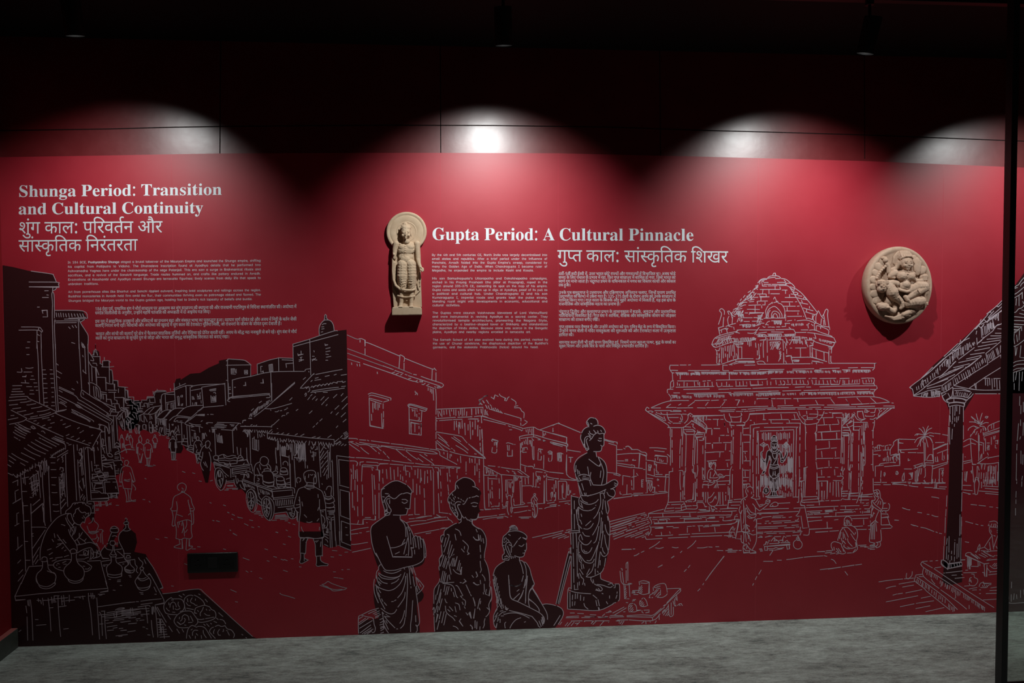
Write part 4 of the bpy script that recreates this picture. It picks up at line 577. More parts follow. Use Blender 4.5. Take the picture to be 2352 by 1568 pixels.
     '80696960 5453 562500 5447,440504 4987 5253,5054 499628,507335 5085,5165 5083,5063 501556,551341 494578,498426 5083,502553 499586,494377 496566,5159 499556,1751 5165 3452 4970,3451 5043 6249,550482 6449 5556 5064,5357 4799,4868 5176,487388 4997 5383,5062 5170,515193 8649 6054 5657,848 8849 4691 4885,471439 8150,637 5359 5658 499583 498558,5156 5068 4658 498600,540294 498572,4966 5060 5659,5013 4982 5752 5176,500323 496612,508384 5658 499604,5159 5270 4582,5161 4993,5172 5164,491435 500567,493439 499561,519196 5061 8350 4676 4658 3350,4213 5848 5855,3350 4160 5261 8147,2140 8050,4970 5447 5257,509441 5079,4966 499554,3837 5087,6135 499633,488446 501554 6151,493448 5158,4972 5465,514273 6849,5255 5074,2590 6950,5854 5268,1770 9048,1991 7948,2756 5273 5851 5834 5744,2958 6042,302637 4893 3489 5455 8848,2411 571497 5868 5566,431480 9148,440502 5950,3867 8348,5651 7450,5560 4926 6443,3767 6846,472 7847 7343 9150 5942 4729,265 7449,5649 6950,447481 6046 7545 5217,1393 5752,5648 6750,5750 5947 5010,5990 7650,2257 7650 5758 5461 5950,379434 5088,6012 5182,5741 5160,4817 5163,557495 5057,7635 5070,5530 5083,5917 5096,238551 8140 8741,432519 4965 4057,6529 715493,5651 553496 5446,283515 5162,623486 5163 5451,326504 628496,5851 8849,8049 580495 577500,124511 5749,4354 5864 5162,631475 586497,434507 579497,420501 5066,600484 5258,5440 8549 4946 2450,1750 6950,2451 5249,586499 6950 4664 5553 8549,2534 7148,141513 7250,5949 9348 5554,352 7250,5648 5753 4861,1140 5259,2945 5159 797490,182518 6344 3558 5863 4768 4064,6612 553499 5054 1353,553492 8049,5056 7449,9145 6949,5649 6050,1558 5071,9820 7450,3153 5372,7424 6848,2658 7548,5548 9549,1446 590497,422514 5370,575482 3969,162518 9249 8747,447488 5262,8735 5258,9056 550497,6049 682492,133510 5153,2057 5360 6053 564496,7948 588496,6548 642495,6150 8451,104491 6540,3865 6540,1772 6545,787297 5176 4762 5666 6560 6847 6032 5327 4930,576 6342 6232,3098 6343 6324 5366,6819 500554,512446 502559,513441 5055,4960 5073,6912 4981,437530 550498,5652 4663,5714 6350,3759 6350,3741 4773,1366 8748,422489 5263 6552,4536 5556 6056,1438 5269,45 8350,2354 9551,5949 6150,3955 5950,5850 6050,5649 5850,5651 9450,51893918 5439 5749 5462,1259 6143 7348 6753 5857,440503 6047 7647,5056 7349,397521 6236 6644 6351,567499 6953 6661 5958,1935 5759,5356 7150 6159 5759,339485 5039 5843 7347,2763 5443,5355 5443,5060 6950,9250 8250 6057 4354,403498 8250,5650 556500,398495 5262 6951,5749 9249,5749 8350 6254,369514 586500 5748 4841,2847 5063,444504 4866,8034 5067,5850 9050,6233 7350,4351 5065,371502 8950,2252 5061 9350,3639 5058,587506 9950,2137 5162,368500 5066,3255 5747 9149,454 5058,8543 5063 3850,587486 552500,6250 5749,1656 5161,312500 555498,2455 5081,8018 5160,433506 556501,608485 557500,5950 5949,444507 5164,4452 561500,270516 5143 565499,415501 6250,731499 5058,259 565499,5850 5251,222506 9150,5749 7851,427517 7550,6349 7650,635499 7047,6546 5054,475346 552583 526564,422353 7155 8171 7881 549562,378388 6461 4456,5631 5160,4359 7052 5359 3953,6141 5154,5058 6852,2957 7757 6752,3639 4758,5642 5858,430477 7252,7088 8557,2132 5459,5576 9463,3430 5058,3653 5162,4452 9162,4253 4970,2347 5747 6956,431506 9547 8161,233332 5947 5258 4256 5655,764 6242,3375 6148 5655 3859,6721 6148 4861,3653 5547 4575,438523 5641 5259 5938,1684 6144 6248,3080 8642,3925 6741 6148,2844 6744 6150,3939 6647,1456 5642,5844 5840,6474 7844,2862 7048,3643 7519,3970 6949,405579 7850,2284 5633 6649,2812 7244,608512 5636 5641,3873 5581,509441 6044 5644 5155,5630 5640 5564 5259 5747 5158 6556 6369 5370 4773,452431 6246,457567 5233 5733 7438 7165 6472 5165,437497 5033 5836,5784 5033 5738 6550 6462 5167,1650 5438 5842 5855 5665,3150 4740,1557 6053,3353 551498,5351 9549 5063,4436 5635 5165,367525 6130 6436,2873 5538 7325,472556 6142 6950,2825 4441 6249,5845 4270 5553,3361 6747,3136 7556,1978 6142,5344 5636,5072 3655,321495 6403 4136 5441 5849 6060 5066,4763 4789,523433 5549 5964 5569,2919 5664,5059 4464 5372 5359,6709 4782,496447 5864 6052,3537 5839,509557 2457 3257,4049 2657 5785,9108 6553,444516 7042 6746 4460,2652 5059,7441 5364,3628 6154,8239 5261,882423 5540 6477 5960,2226 3658 4462 5464 6058,5311 4667 5169,7725 5939 5634 5643 5756 4869 5273 5586,475441 5898,3222 4775,6331 5172,642 6150 7261 5356,1666 4822 5545,5481 5031 6652 8967 5169,1812 8756 5161,738 5158,128483 8747 6452 5060,657484 7250,417488 9750,425519 6036 5947,3364 6153,2556 5555 5648,691488 5055,5762 4833 5646,6054 5756,294507 6249,5451 6350,6049 6550,5949 6749 5038,275540 5245 5943 585500,5950 569500,5749 574498 6057 5560 4862,2312 5959,351518 8745,7249 555501,336504 8050 7324,2983 5840,705489 8250,5751 7249 7559,390503 9749,5751 8153 5874,4226 581518 6159 5764,430455 9967 5455,58476 6656,4043 4454,593510 8949 5958,1052 8450,5848 568500,435490 561499,5961 555497,145 9848,438499 5361,427502 4864 2452,9049 566499,9437 8549 5161,1241 4962 8851,5837 7352 5158,4753 8651,384499 5950,604490 6153,21527 6323 7835 8740 8643,405532 8639 9638,399550 6764 552483 8740,394513 9145 6435 9842,414542 3640,600483 576497 5836 5849,2068 5064,5836 5072,5727 5071,791480 8361 551514 6131 1341,425509 6155 5056 3353,7126 4662,570517 6552 4957 3950,6443 4776,385453 5869,3919 5662,80530 5659 5367,4730 6050 5536,4678 5070,3944 5072,6439 5061,508436 500564,507437 5297,507446 5170,6030 5173,5625 503553,505444 5398,5602 5178,5411 506567,533 5264,5939 5083,7625 5162,506427 5458 7950 5644 2548,4361 5458 7250,3125 503579,515446 500551,2630 5675,861 9238 570499,435511 570500,416410 5361,587496 5270,6234 503554,508443 4864,6622 4673 502556,516413 501564,5167 5075,400 5070,6153 4466 3949,6451 5342,547430 9548,552 5269 5736,550485 5398,5061 5290,507391 6173,4433 5078,4541 5073,5554 5071,489444 5356,7258 6130,4186 5850,6650 550499,2352 5191,433495 5948 6451 5368 5558,4531 575499,430515 8049,549436 5198,5905 5295,5212 8963 8458,441489 5181,8527 5284,428489 7050 562519,6100 500550,5825 5075,415497 8253,44605016 580499 5345,3700 5060,5155 4983 6356,4901 5069,5057 4867,6228 5070,5156 564479 7846 552500,392527 8834,966 6551,5847 7144 8550,1345 576500 4754 2151,445487 5258,8966 9849,5836 6246 6852 5961,1651 559500,441500 4945,98510 8750,1350 4867 6167 5951,7814 7850,6050 6049,411525 8051,9951 5849,5251 587499,5651 9050,6525 7150,2950 5073,5352 7450,7250 614498 5347 554500,63514 9950,8947 6951,6150 617500,5550 7650,7550 8851,7148 8350 554497,85507 4978,725474 5178,238470 5286,7251 596500,7051 6349,5949 6350,7648 5349 691497 9048,56543 5126 5541 5949,5055 5072 4152,7050 674496,332482 5163,5844 5158,7133 5069,6436 5063,8332 5268,6434 5261,5638 5166,7137 5066,6631 5169,6830 5269,6933 5467 5653 6048,5434 5065,5551 9650,2130 5065,6246 5057,8128 5168,4855 553499 4732,1850 5165,6531 5168,8132 5369 556498 4736,3045 5269,9031 5169,42537 4937 5546 7150,9951 618498,9351 9649,5549 597499,5849 583497,54524 7850,8252 703496,6449 669496,31512 6268 4662,5426 7750,577496 608498,553499 610498,7549 557499,44525067 578471 593497,7850 568499,5851 8348,7450 6349,9150 6950 3875,7826 5159,563487 5647 557500,44525043 9250,7648 7035,3065 9550,5552 572499,435488 6144,8361 7929,6378 8751,5649 564499 5044,430497 6235,564514 6332,3679 568499,5549 639495,441477 4963,14520 4144 4656 5565 592559 5560 5854,396427 6247 6551 4355,3953 569536,603 576500,5849 8451 4854 650,562497 5851,652497 574497,434509 562499,5950 8150,4442 7149,5849 9846 557498,378516 6849,5550 7548,5548 9347,6149 6549,44965014 6160 577498 5660,434482 5270 5968 6257,3329 9650,393484 8870,1722 5555,5550 6255,6460 5769,568486 5667 6151 2850,6425 5068,5122 6851,4191 6336 5434 4843 6141 6057,411539 8550,443496 6155,590464 5353,405552 558500 6639 6242 6337 561538 5661,400479 7852,5436 5950 4760,5052 6160,487446 5245 639497,382511 9184 5085,501426 4968 4645,4376 5067 5853,5903 6551,6049 7650,5950 6150,2455 5075,562 6850,6150 7750,1455 5074,558445 5164,6361 5270,1563 6749,5951 6350,659 5062,521381 5573 6362 6852 9150 5228,445483 5664 7652 6847 5844 4740,167 5673,551502 6051 6535 5627 597496,313542 5063 6952,9937 4961 1351,2555 5256,5959 4972,4332 5076,551451 5086,5228 7548,2480 7851,1238 5085,1638 4862,641383 5072,4652 6350,428503 5650,6359 5158,3193 5012 8545 9647,433564 5208 7646,7250 8050,437518 5390,6109 9948,408519 4874,8212 5548,547192 691498,360450 5465 4173,7312 5098,578452 5069,435498 7346 5270 5565,4524 569498 5548,429519 5746 7350 4955 2852,1147 5461,609452 5069,5831 5170,3850 6452 565518,110 5173,8627 5083,7117 5198,5917 5073 5559,409491 9557 5552,449496 5057,7045 5155,561498 701500 5453 5068 4260,22498 571499,9049 597498,7750 590497,9149 9349,6650 557500,18515 566500,9449 558500,9647 7850,551501 6650,8048 8650,6451 575500,47540 659498,6551 5650,5849 7250,6551 573499,6951 9249,557500 7149,5449 5751 7450 5362 4660 5560,23485 5064,7329 5269,6933 5569 3750,7232 5654 5062 4052,7428 5263,6834 5068,2455 7050,5850 561500,633 5165,6732 5264,6137 5466,6836 5467 4252,7328 5469,5651 570500,439480 5068,6435 5066,6831 5368,6635 5566,6031 5270 8850 5430,2250 5660,6043 4960,7737 5064,5739 5065,7032 5067,1853 581497 4930,1953 4861,6339 4863,6136 5062,7639 5367 9550 5546,1337 5060,6137 5462,5940 5161,27525 591499,8149 9348,5851 7150,9149 597497 663498 5462 3663 4763 5364,15473 9649,6950 583497,6451 569498,5650 723496,5751 7250,45115016 554498,599500 561500,6050 587499,7650 556499,6349 561498,33533 8150,5650 566500,6250 671497,8248 667497 574524 435506,21485 5275 4354 6249,553471 5169,557477 5262,581494 6171,559473 6671,553479 6777 398501,636467 7578 449502,589470 7371,439507 8148,5650 7648,572499 5751,44695013 570498,8150 571497 9151,245513 8350,6050 5950,5549 613498,6650 553500,6650 646498,5849 578498,9149 550500 4956 3953 378502,56505 622498,6250 566500,6650 7852,5650 8150,5350 6249,5549 640497,59521 630498 6277 7677 554495 6036 6334 6026,384499 5670,5655 7071,553451 5266 4366 1251,4420 5163,6250 6650,5350 6951,432508 6247,5751 5268,4150 8349,6949 6053,4929 6950,415530 5359,590452 6250,5847 6051,5872 4730 9649 5060,406512 551499,6450 7851,415504 5376,562478 5568,404508 9348,5650 6150,5549 7949,1056 5372,442508 555498 9846,415507 5283,566469 5178,406504 610497,228386 5372,557479 5572,3451 8450,361501 590499,420503 5164,582486 5260,421504 9850,6750 558500 5556 4996,5063 5062,356442 625499 5356 500553,438444 5161,433502 9850,5449 6749,5450 9248,5154 5093,552429 5286 5350,4752 4983,552428 5077 4264 5451 5180,619398 497602,505434 559444 4445,447538 8117,487551 7835,780 7548,2564 8050,3826 6575 5593,915 7852 5361 2250 7852,5053 5067,2633 5067,8917 5383,520383 5037 7348 5884,1934 5562 6658 6746,449484 6168 6556,1959 564500 5373,435497 8149 4367 2450 500449,2788 7340,8337 5342 6345,2799 4995,514434 5094,507446 502576,506424 4981,5619 4970,496414 4765 6351,4536 5160,5443 5157 5748,5756 6850 5531,381 5155 8650 5542,6927 5460 4366 5260,561457 439543 3752 3857 3649,599451 430550,6336 9014,1555 5644,4666 5545,5845 5548,454552 4872 4575 5083,4717 5550,4614 5750,42354984 6451,6249 7450,6150 6150,2353 5077,8335 5167,420511 6849,6351 7650,1355 5173,572471 5370,1462 6850,5851 6349,659 5069,440509 7049,6249 8849,5849 8450,417508 5069,561479 4878,408512 9247 9249,3352 4872,9523 5850,390546 9346,9250 6849,3964 5267,64 9049,5650 6250,3277 6750,447527 557497,445518 8449,6250 5750,509253 5076,5920 4973,4178 499610,509372 500575,4856 5091,4664 4273 500555,512437 5151,4870 499562,540245 499559,5059 497600,513302 5085,5228 7547,2582 7850,1984 500598,506402 7949,1893 6849,4055 5157,5059 5465 4857,4251 7850,1684 500564,503444 7551,3355 5173,4155 7450,2666 6450,517288 500642,5067 499555,516259 5089,4958 499574,5074 499554,5259 500563,519239 500552,5506 501688,493367 499551,4861 500571,5064 5091,439510 5034 8047 5261,623304 5665,341 5871,9129 5163,581414 496718,492294 496723,211476 4888,6312 499605,481449 5188,5619 500551,560421 502569,500443 8046 5363,2442 5165,5835 4960,531444 501561,514449 501592,510426 499574,4109 5443 5160,513436 500577,506436 5483,5081 5375,1460 7148 4839,355518 7049,5748 8247,443514 556499,443501 4878 9551,2036 8949,443529 9247,869 7050 5236,2890 9844 5750 483589 7652,436432 8145 6740,460551 6824,2476 8350 5365,1453 7650,6632 7447,467444 5335 6252,4343 5547,4288 6035,2899 5237,3275 4873,6027 4771,6619 5540,3793 6350,705227 5191,5704 498554,511436 501551,508449 501571,508429 5196,5624 5186,5720 5090,505449 501562,505423 5073,5058 500566,514403 4973,5153 499575,517399 500551,5214 4866 7146 4923,4083 4973,6032 498559,512403 495601,2415 498559,514446 5291,393449 5278,5632 5166,5737 5170,5638 5166,5736 5165,5738 5162,5628 5072,6035 4964,9913 5058,1183 7550,6650 570497 5973 5167,419463 5160 4466 5161 6753,3825 573493,428516 576498,419498 6656,6062 8349,751 520602 2453,513406 618494,253486 555497,8348 5750,339532 615496,7449 550498,282525 689492,311509 597500,413505 5850,5363 9346,5849 9648,159 9049,5650 6449,371507 7148,6763 6549,6352 587496,382513 5749,6050 6050,6350 8748,6349 9847,328508 6750,3666 630494,370513 590497,8149 9648,3841 8048,311534 7749,5650 8747,5551 598497,327512 7550,6849 9549,6350 7550,378520 7049 4645 4150,7654 8742 2952,7654 7949,7648 6949,5948 7749,2538 9245,440435 6248,6666 6248 5342,3939 6335 5535,3682 6250,5749 508556,1719 6549,3776 6350,4567 6549,4548 5337,4787 5538,6261 6951 5643 5227,5052 602496,426518 556497,405408 568497,435512 5649,5850 9146,7541 8048,389523 7448,5849 8148,5750 7748,401521 5747 556499,6648 8448,392524 7248,5849 8347,7459 5075,493426 7849,433333 500566,502445 8149,6650 6050,443519 9549 498582,463436 500564,514427 5065,5172 4993,6108 4987,528425 4992,449541 7350,5849 6549,444461 5058,422193 5186,4962 5061,5169 4988,4869 5199,5060 5089 4890,530227 5174 5452,4650 4883 5195,5060 500564,5956 3554 499559 2952,529439 495632,495435 4997,484432 5550,5365 4958,3879 4984,6212 5058,5064 5166,569180 5068 4261 5652 5084,5071 500567,5058 5583,4966 500578,4962 5058,561192 5366,441508 603494,413509 5480,567471 5177,406505 6650,5550 588496,449509 5278,440511 560493,5751 7548,431516 5377,561473 5174,412509 576499,5750 7349,162 5175,449511 7447,5549 6849,5850 5750,6750 6351,424511 5173,559475 5175,420510 8349,6450 6149,442520 9749,9429 7549 5459 4259,1152 8751 5062,437490 498571,461433 500567,514435 5067,5072 5076,6224 5076,527437 4993,6503 499561,514434 501572,509433 503567,512180 5091 497624,507384 501569,506425 501559 499567,4322 5078,501331 7954,2761 7550,1964 7750 5458 1950,5151 5953 6950,5052 4983,5157 498560,5056 4993 5658 5423,501345 5283,5052 499604,506421 500579,504372 4892,4616 5554,496632 5257 4756,449511 5556 5229,4380 5160,6518 5154 4362 5164,4877 5170,4856 5065,531422 499568 5258,509418 497572,498436 5281,5087 5174,626 5190,5025 7850,2260 6550,5751 5650,2761 6949,6228 5062 9347 5023,4943 5016,5244 5033,4936 4921,5038 501427,5123 5109,508600 499639 4799 4553,514315 501578,502388 5297,5211 5189,490420 5175,508444 499554,505446 501556,5254 500583 4359,5021 497580,503422 5356,488574 5068,5550 4964,4648 4962,5455 5060,4964 5158,441509 8950,5453 5244 9946 6547,388513 5236,9664 9148,527182 4666 5085,4516 5550,4899 5066,5258 5056,4958 500569 5279,4021 5849,501565 501557,209575 629495,6349 584498,385509 5160,551485 5060,337512 555498,6449 553498,6748 552499,5550 5450,5749 6149,5950 5749,266518 9649,7448 8648,552499 8548,5952 5752,311510 565498,8946 575497,420502 5064,381509 551498,6449 614495 600495,221530 555495,557499 6748,566496 572498,2956 5173,331489 5277,420506 602494,424520 557496,5849 9047,571481 9048,2566 9249,5834 6150,4266 5750,462379 5850,6252 6048,2762 7348,3267 7249 5934,3175 6148 5258 2151,4447 5058,4142 5155,310448 7249,5849 6449,6051 8948,5650 5643 6553 7250,5950 6950,6353 9449,437 562498,438494 559494,443504 4569 4368,7309 4691,419470 6548,6450 8849,765 5330,5369 5228,1148 8451,1839 7648,664554 6151 3955,7348 5554 5066 4262 2750,5040 7150,2461 5554,4560 7851 5563 1754,7850 6082 1151,8949 6260 4355,653 9248,478420 5159'),
    ('printed_ground', '',
     [],
     [],
     '78017394 661460,344553 9336 576480,380546 611463,6148 6746,5040 7445,4160 6145,4863 5946,338552 618461,6346 6645,341560 6847 556483,6144 6046,7043 559482,446528 6745,5448 7044,5947 5647,322562 7738,3762 565473,6045 7343,1374 552483 556476,331565 550481,572485 7242,5549 6345,343560 9233 565476,4165 561478,392539 9236,3563 553480,1874 9036,398566 9149,6049 5850,566498 7834 7034,628532 7332 6532,315533 6753 6945,9149 6653 6148,588502 7450 7246,5650 6651,6648 6450,4367 7651,93524 6046 6243,6045 6344,667507 5743,281 6142,428551 6940,619512 5839,2577 5843,593545 7515 555428,5825 7749,3444 6649,3364 6749,44964990 5649,459266 582490,6149 6648'),
    ('printed_deity', 'four-armed deity standing in the temple door',
     [(2, '85566999 5855 5664 5274 4865 6058 6062 5569 5556 5737 5432 5852 4862 3781 4059 4041 4823 4644 4671 4878 5856 5093 498559 550 498435 5409 5626 4231 4479 484551 3756 5638 6109 3946 4021 5432 5940 4383 6166 5646 5221 5840 6644 4834 5021 5636'), (2, '486676 5176 4775 6176 4467 3055 579502 5043 2750 4535 6022 5514 5035'), (2, '424573 5438 5946 6055 5462 4360 4354 4146')],
     [],
     '533258 4746 5736 5945 5855 5664 5156,2636 6750,3156 7350,2658 6447 6454,2155 6345 6555,2050 5077 5656,7517 5175 4556,2827 5750,5550 5950,3954 5056,4455 5748 5552 4453 4447,4644 5360 5954 5844 5239,2372 6557 6442,1854 5960 6153 6245 5839,1967 5465 5760 5644 5431,5648 4473 3576,490437 5254,5650 5254,5946 5253,2940 3455 4462 4777 4766 3946 4021 5136 5944,4658 5067 6170 5638,490443 5064 4760,3422 6045 5942 5858 6152 3957 4256 4143 4047,6349 5647 5553 4554 4446,514582 4477 4368 4658 5948 5644 6405 5817 5770,3932 5671,531449 6456 5860 5673,3229 5458 5265,5060 5240 6248 5460 4462 4048 4842,5448 6054,5236 5931 5236 5854 4862 3781,506445 5060,3225 5844 6039 6568 3562 4044 4243,5848 6040 5860 4260 4040,5446 6161,5039 3961,5633 5070,4040 6850,417589 7152 7047,958 7157 7241,759 7157 7240,1517 4669 4471 4968 5360,539425 4876 5860 5085,250 6166 6356 6642 5836,558 5854,5648 5326 5470,5654 4828,6660 4262,1748 500557,6210 4890,6908 5492,510445 498555,1318 5282,6218 5082,5722 5078,6016 5284,439439 5197,5301 5199,4626 5450,4662 5550,6616 5961 6056 6246 6640,562 4881 5975 6257 6643 5725 5314,1271 5288,5517 5388,5912 4691,513449 4788,5501 499556,1710 5183,6501 499559,349 5438 5946 6055 5462 4360 4354 4146 4639,5943 5263,5336 5263,489422 5191 5466,500443 5088 5469,7267 4463 4357,7035 5065,6035 5065,5533 5667,446505 6848 561499,421505 7852 551496,429507 584497,403423 5650,4465 5651'),
    ('printed_person', 'woman holding a dish of offerings',
     [],
     [],
     '82587144 4934 5944,4254 5471,4939 5940 6254 5460 4865,4217 6052 5266,3664 3652 4165 4866 5263 6556 4652,502441 5451,6459 5658 5664,3830 5458 4068,3830 4870 4856 7651 6047,5242 5444 5950 5855,3153 6952 6049 4257 3148,5553 3362 3649,3457 6053 6443,5848 5784,432472 5847 6452,2479 5134 7352 5242,4859 6749 6638,1964 5062,8338 4462,6032 4868,2012 5162'),
    ('printed_person', 'bald priest holding up a lamp',
     [],
     [],
     '84287282 5442 4335 5237 5741 6147 6055 5560 5163,4957 5157 3959,3414 5260,6650 4958,4968 6857 6066 6170 6741 6341,409472 3358 4362 5061,4662 4568 5668 5732,4371 505574,551375 6165 5275,5028 6864 6541 7629,399503 6170 6365 7156,441436 503569 4788,505388 5555,4378 5186,5624 500607,504391 5970 6063 7647,837 6158,4560 6560 6648 5540,956 6059 6350,5763 5837 5575 4368,5712 500551 498551 3288,451414 6357 7353 6558 6347,704 5768 5860,3322 6760,2543 5065 4455,4858 6555 6847 4743,1575 5178 5958 5317 4734,6055 5386,5514 5558 5065,5233 5878,4057 5558,2758 5839 5458 4865,4027 4466 5275 7750,2230 5552 5558 6852,4025 6368 7560 5355 2253 4739 5540,482396 5265,7458 5747,554367 5842 6253 4961 4153 4147 4944,5550 6050,5572 5839 6542 6355 5160 3955 2450,6344 5154,438496 6546'),
    ('printed_offerings', 'small table of offerings and a round pot',
     [],
     [],
     '85107499 5650 5337 6055 4558,4542 5248,5942 5645 4560,5460 9248,1540 6234 5858 6558,2750 6647,3737 5063,8647 5733 6057,3063 5555 5037,3063 5655 4451,8044 6145 5558,1653 9148 5259 380510 4842,7257 586495,395505 5269 6150 5035,589492 5368 6047 4832,405518 7350 6245 6354 7346,433512 6950,5550 8643,3712 6049,566493 5939 5966 4053 4242,5550 5848,3759 4156 4763 5565 6657 6641 5334 4338 4044,320543 6148,4357 6047,4258 6048'),
    ('printed_ground', '',
     [],
     [],
     '83457522 6850,2755 9750,658 8749,6443 6150,631522 6330,898 9250,7145 6950,7447 8346 9144,5649 9246 9648,5750 6052,729 8349,5647 7648,2262 7846'),
    ('printed_house', '',
     [],
     [],
     '90167071 8046,2347 4940 6149,5159 5032 6450 5654 6049,2949 5065,6756 8348,2749 5033 6147,5259 5058,5432 6050,4593 5130 5638 5938 5039 6338 5948 5179 4982,503437 6152,3965 6152,3681 6450,4653 5258,372511 7149,5553 5156 5549 5045,6566 5060 5749 5137,6023 5064,4879 5132 5344 5458 5066,5833 5064,5835 5262 5336 6546 6339 5259 4770,1130 7742 5458,3254 5174,434517 5643 8845,5549 7550,408564 5003 8745,5557 569495 5030,416545 4879,4957 5162,6412 5547 5257 4660 4744 5346,553492 5446 5656 4659 4448 5041,504443 4956,5126 5258,395614 8050,5550 7150,443510 7850,6550 8050,5740 9549,957 9153'),
    ('printed_person', 'seated devotee seen from behind',
     [],
     [],
     '88777399 5134 5840 6048 6257 5563,1460 4960 5753 5849,4036 5162,5427 5571,5027 5570 5030 5663 5260,5643 4958,3753 6550 6861 5865 5271 4573 5480 4663 3262,452385 6049 6550 6665 6568,447469 3965 4371 4860,7507 6270 5869,1728 4279,6721 5179,5429 5468,5253 5255,7323 6472 6162,4609 4957,1572 5365 6870,434465 5058,6539 5565,5061 5537 6063,9644 5371,444490 5260 6559,5041 6657 7044,445496 6259 6553,8320 4871,4760 4063,399477 5035 6241 6853 6558 5463 6675,435475 5764,5537 5264,5942 6266,4734 6367,2746 6358 6854 6246,5850 7049,383492 8246,428507 8448,5258 7945,4559 7246,5554 5949,7124 5365'),
    ('printed_person', 'standing woman with shawl and folded hands',
     [],
     [],
     '90137261 5042 6146 6050 5658 5364 5063,2229 5948 5765 5455,3922 5555 5263,5542 4955,3145 5563 6056,3244 5763 4658 4250 4552 4960,9126 5962 5362 4971 4066,492439 4067 4257,7040 4267,6536 4864,1333 6065 7066 5857,920 5465 6965 6861 5365 5096,459413 4781 4675,514449 4071,6055 4565,4545 5360,7925 3688 6163,1542 5068 7429,3071 492571 6060 6453,489418 495564,510431 497569,509424 499576,506416 5498,486414 5455,529575 5395 4159 3553,4353 5063 2752 5445 6348 5245,6744 5161 4157 5457 6543 5338 4742'),
    ('printed_ground', '',
     [],
     [],
     '89437504 8548,2358 7748,4354 6749,4957 8044,2960 7149,628310 7158 6351,430547 6852,557519 6656,20641 561497,5549 6253,7063 6256 6064,427528 555494 8844,5850 554491,5750 7846,559135 7750,6550 8150,6048 552502,5451 6153,5950 7555,40415431 7909 556430,402631 5443,2385 6040,742484 5442,5832 5736,5939 6131,885507 6266'),
    ('printed_roof', 'tiled eaves carried on a pillar, at the far right',
     [(2, '91816780 6585 5657 612497 5933 5976 5962 6379 5467 5568 491929 478799 4563 5068 7773 565486 5030 497181 509071 5532 540433 5537 754500 50004411 402634 402593 442563 397594 411580 599'), (3, '966040 1887 2672 500723 556500')],
     [(10, 4202, 1784, 4309, 1694, 4, 22), (6, 4292, 1703, 4354, 1645, 2, 20), (6, 4341, 1659, 4381, 1623, 4, 36), (12, 4372, 1628, 4457, 1569, 2, 33), (5, 4457, 1583, 4475, 1569, 4, 13), (5, 4501, 1511, 4537, 1489, 4, 40), (7, 4533, 1489, 4564, 1476, 2, 36), (10, 4381, 1739, 4475, 1681, 9, 27), (6, 4479, 1672, 4524, 1641, 7, 27), (9, 4530, 1630, 4591, 1592, 9, 29), (7, 4332, 1779, 4367, 1752, 2, 22), (7, 4233, 1806, 4265, 1802, -4, 16), (9, 4274, 1797, 4314, 1797, 2, 22), (8, 4517, 1741, 4608, 1741, 2, 45), (7, 4390, 1797, 4448, 1806, -4, 18)],
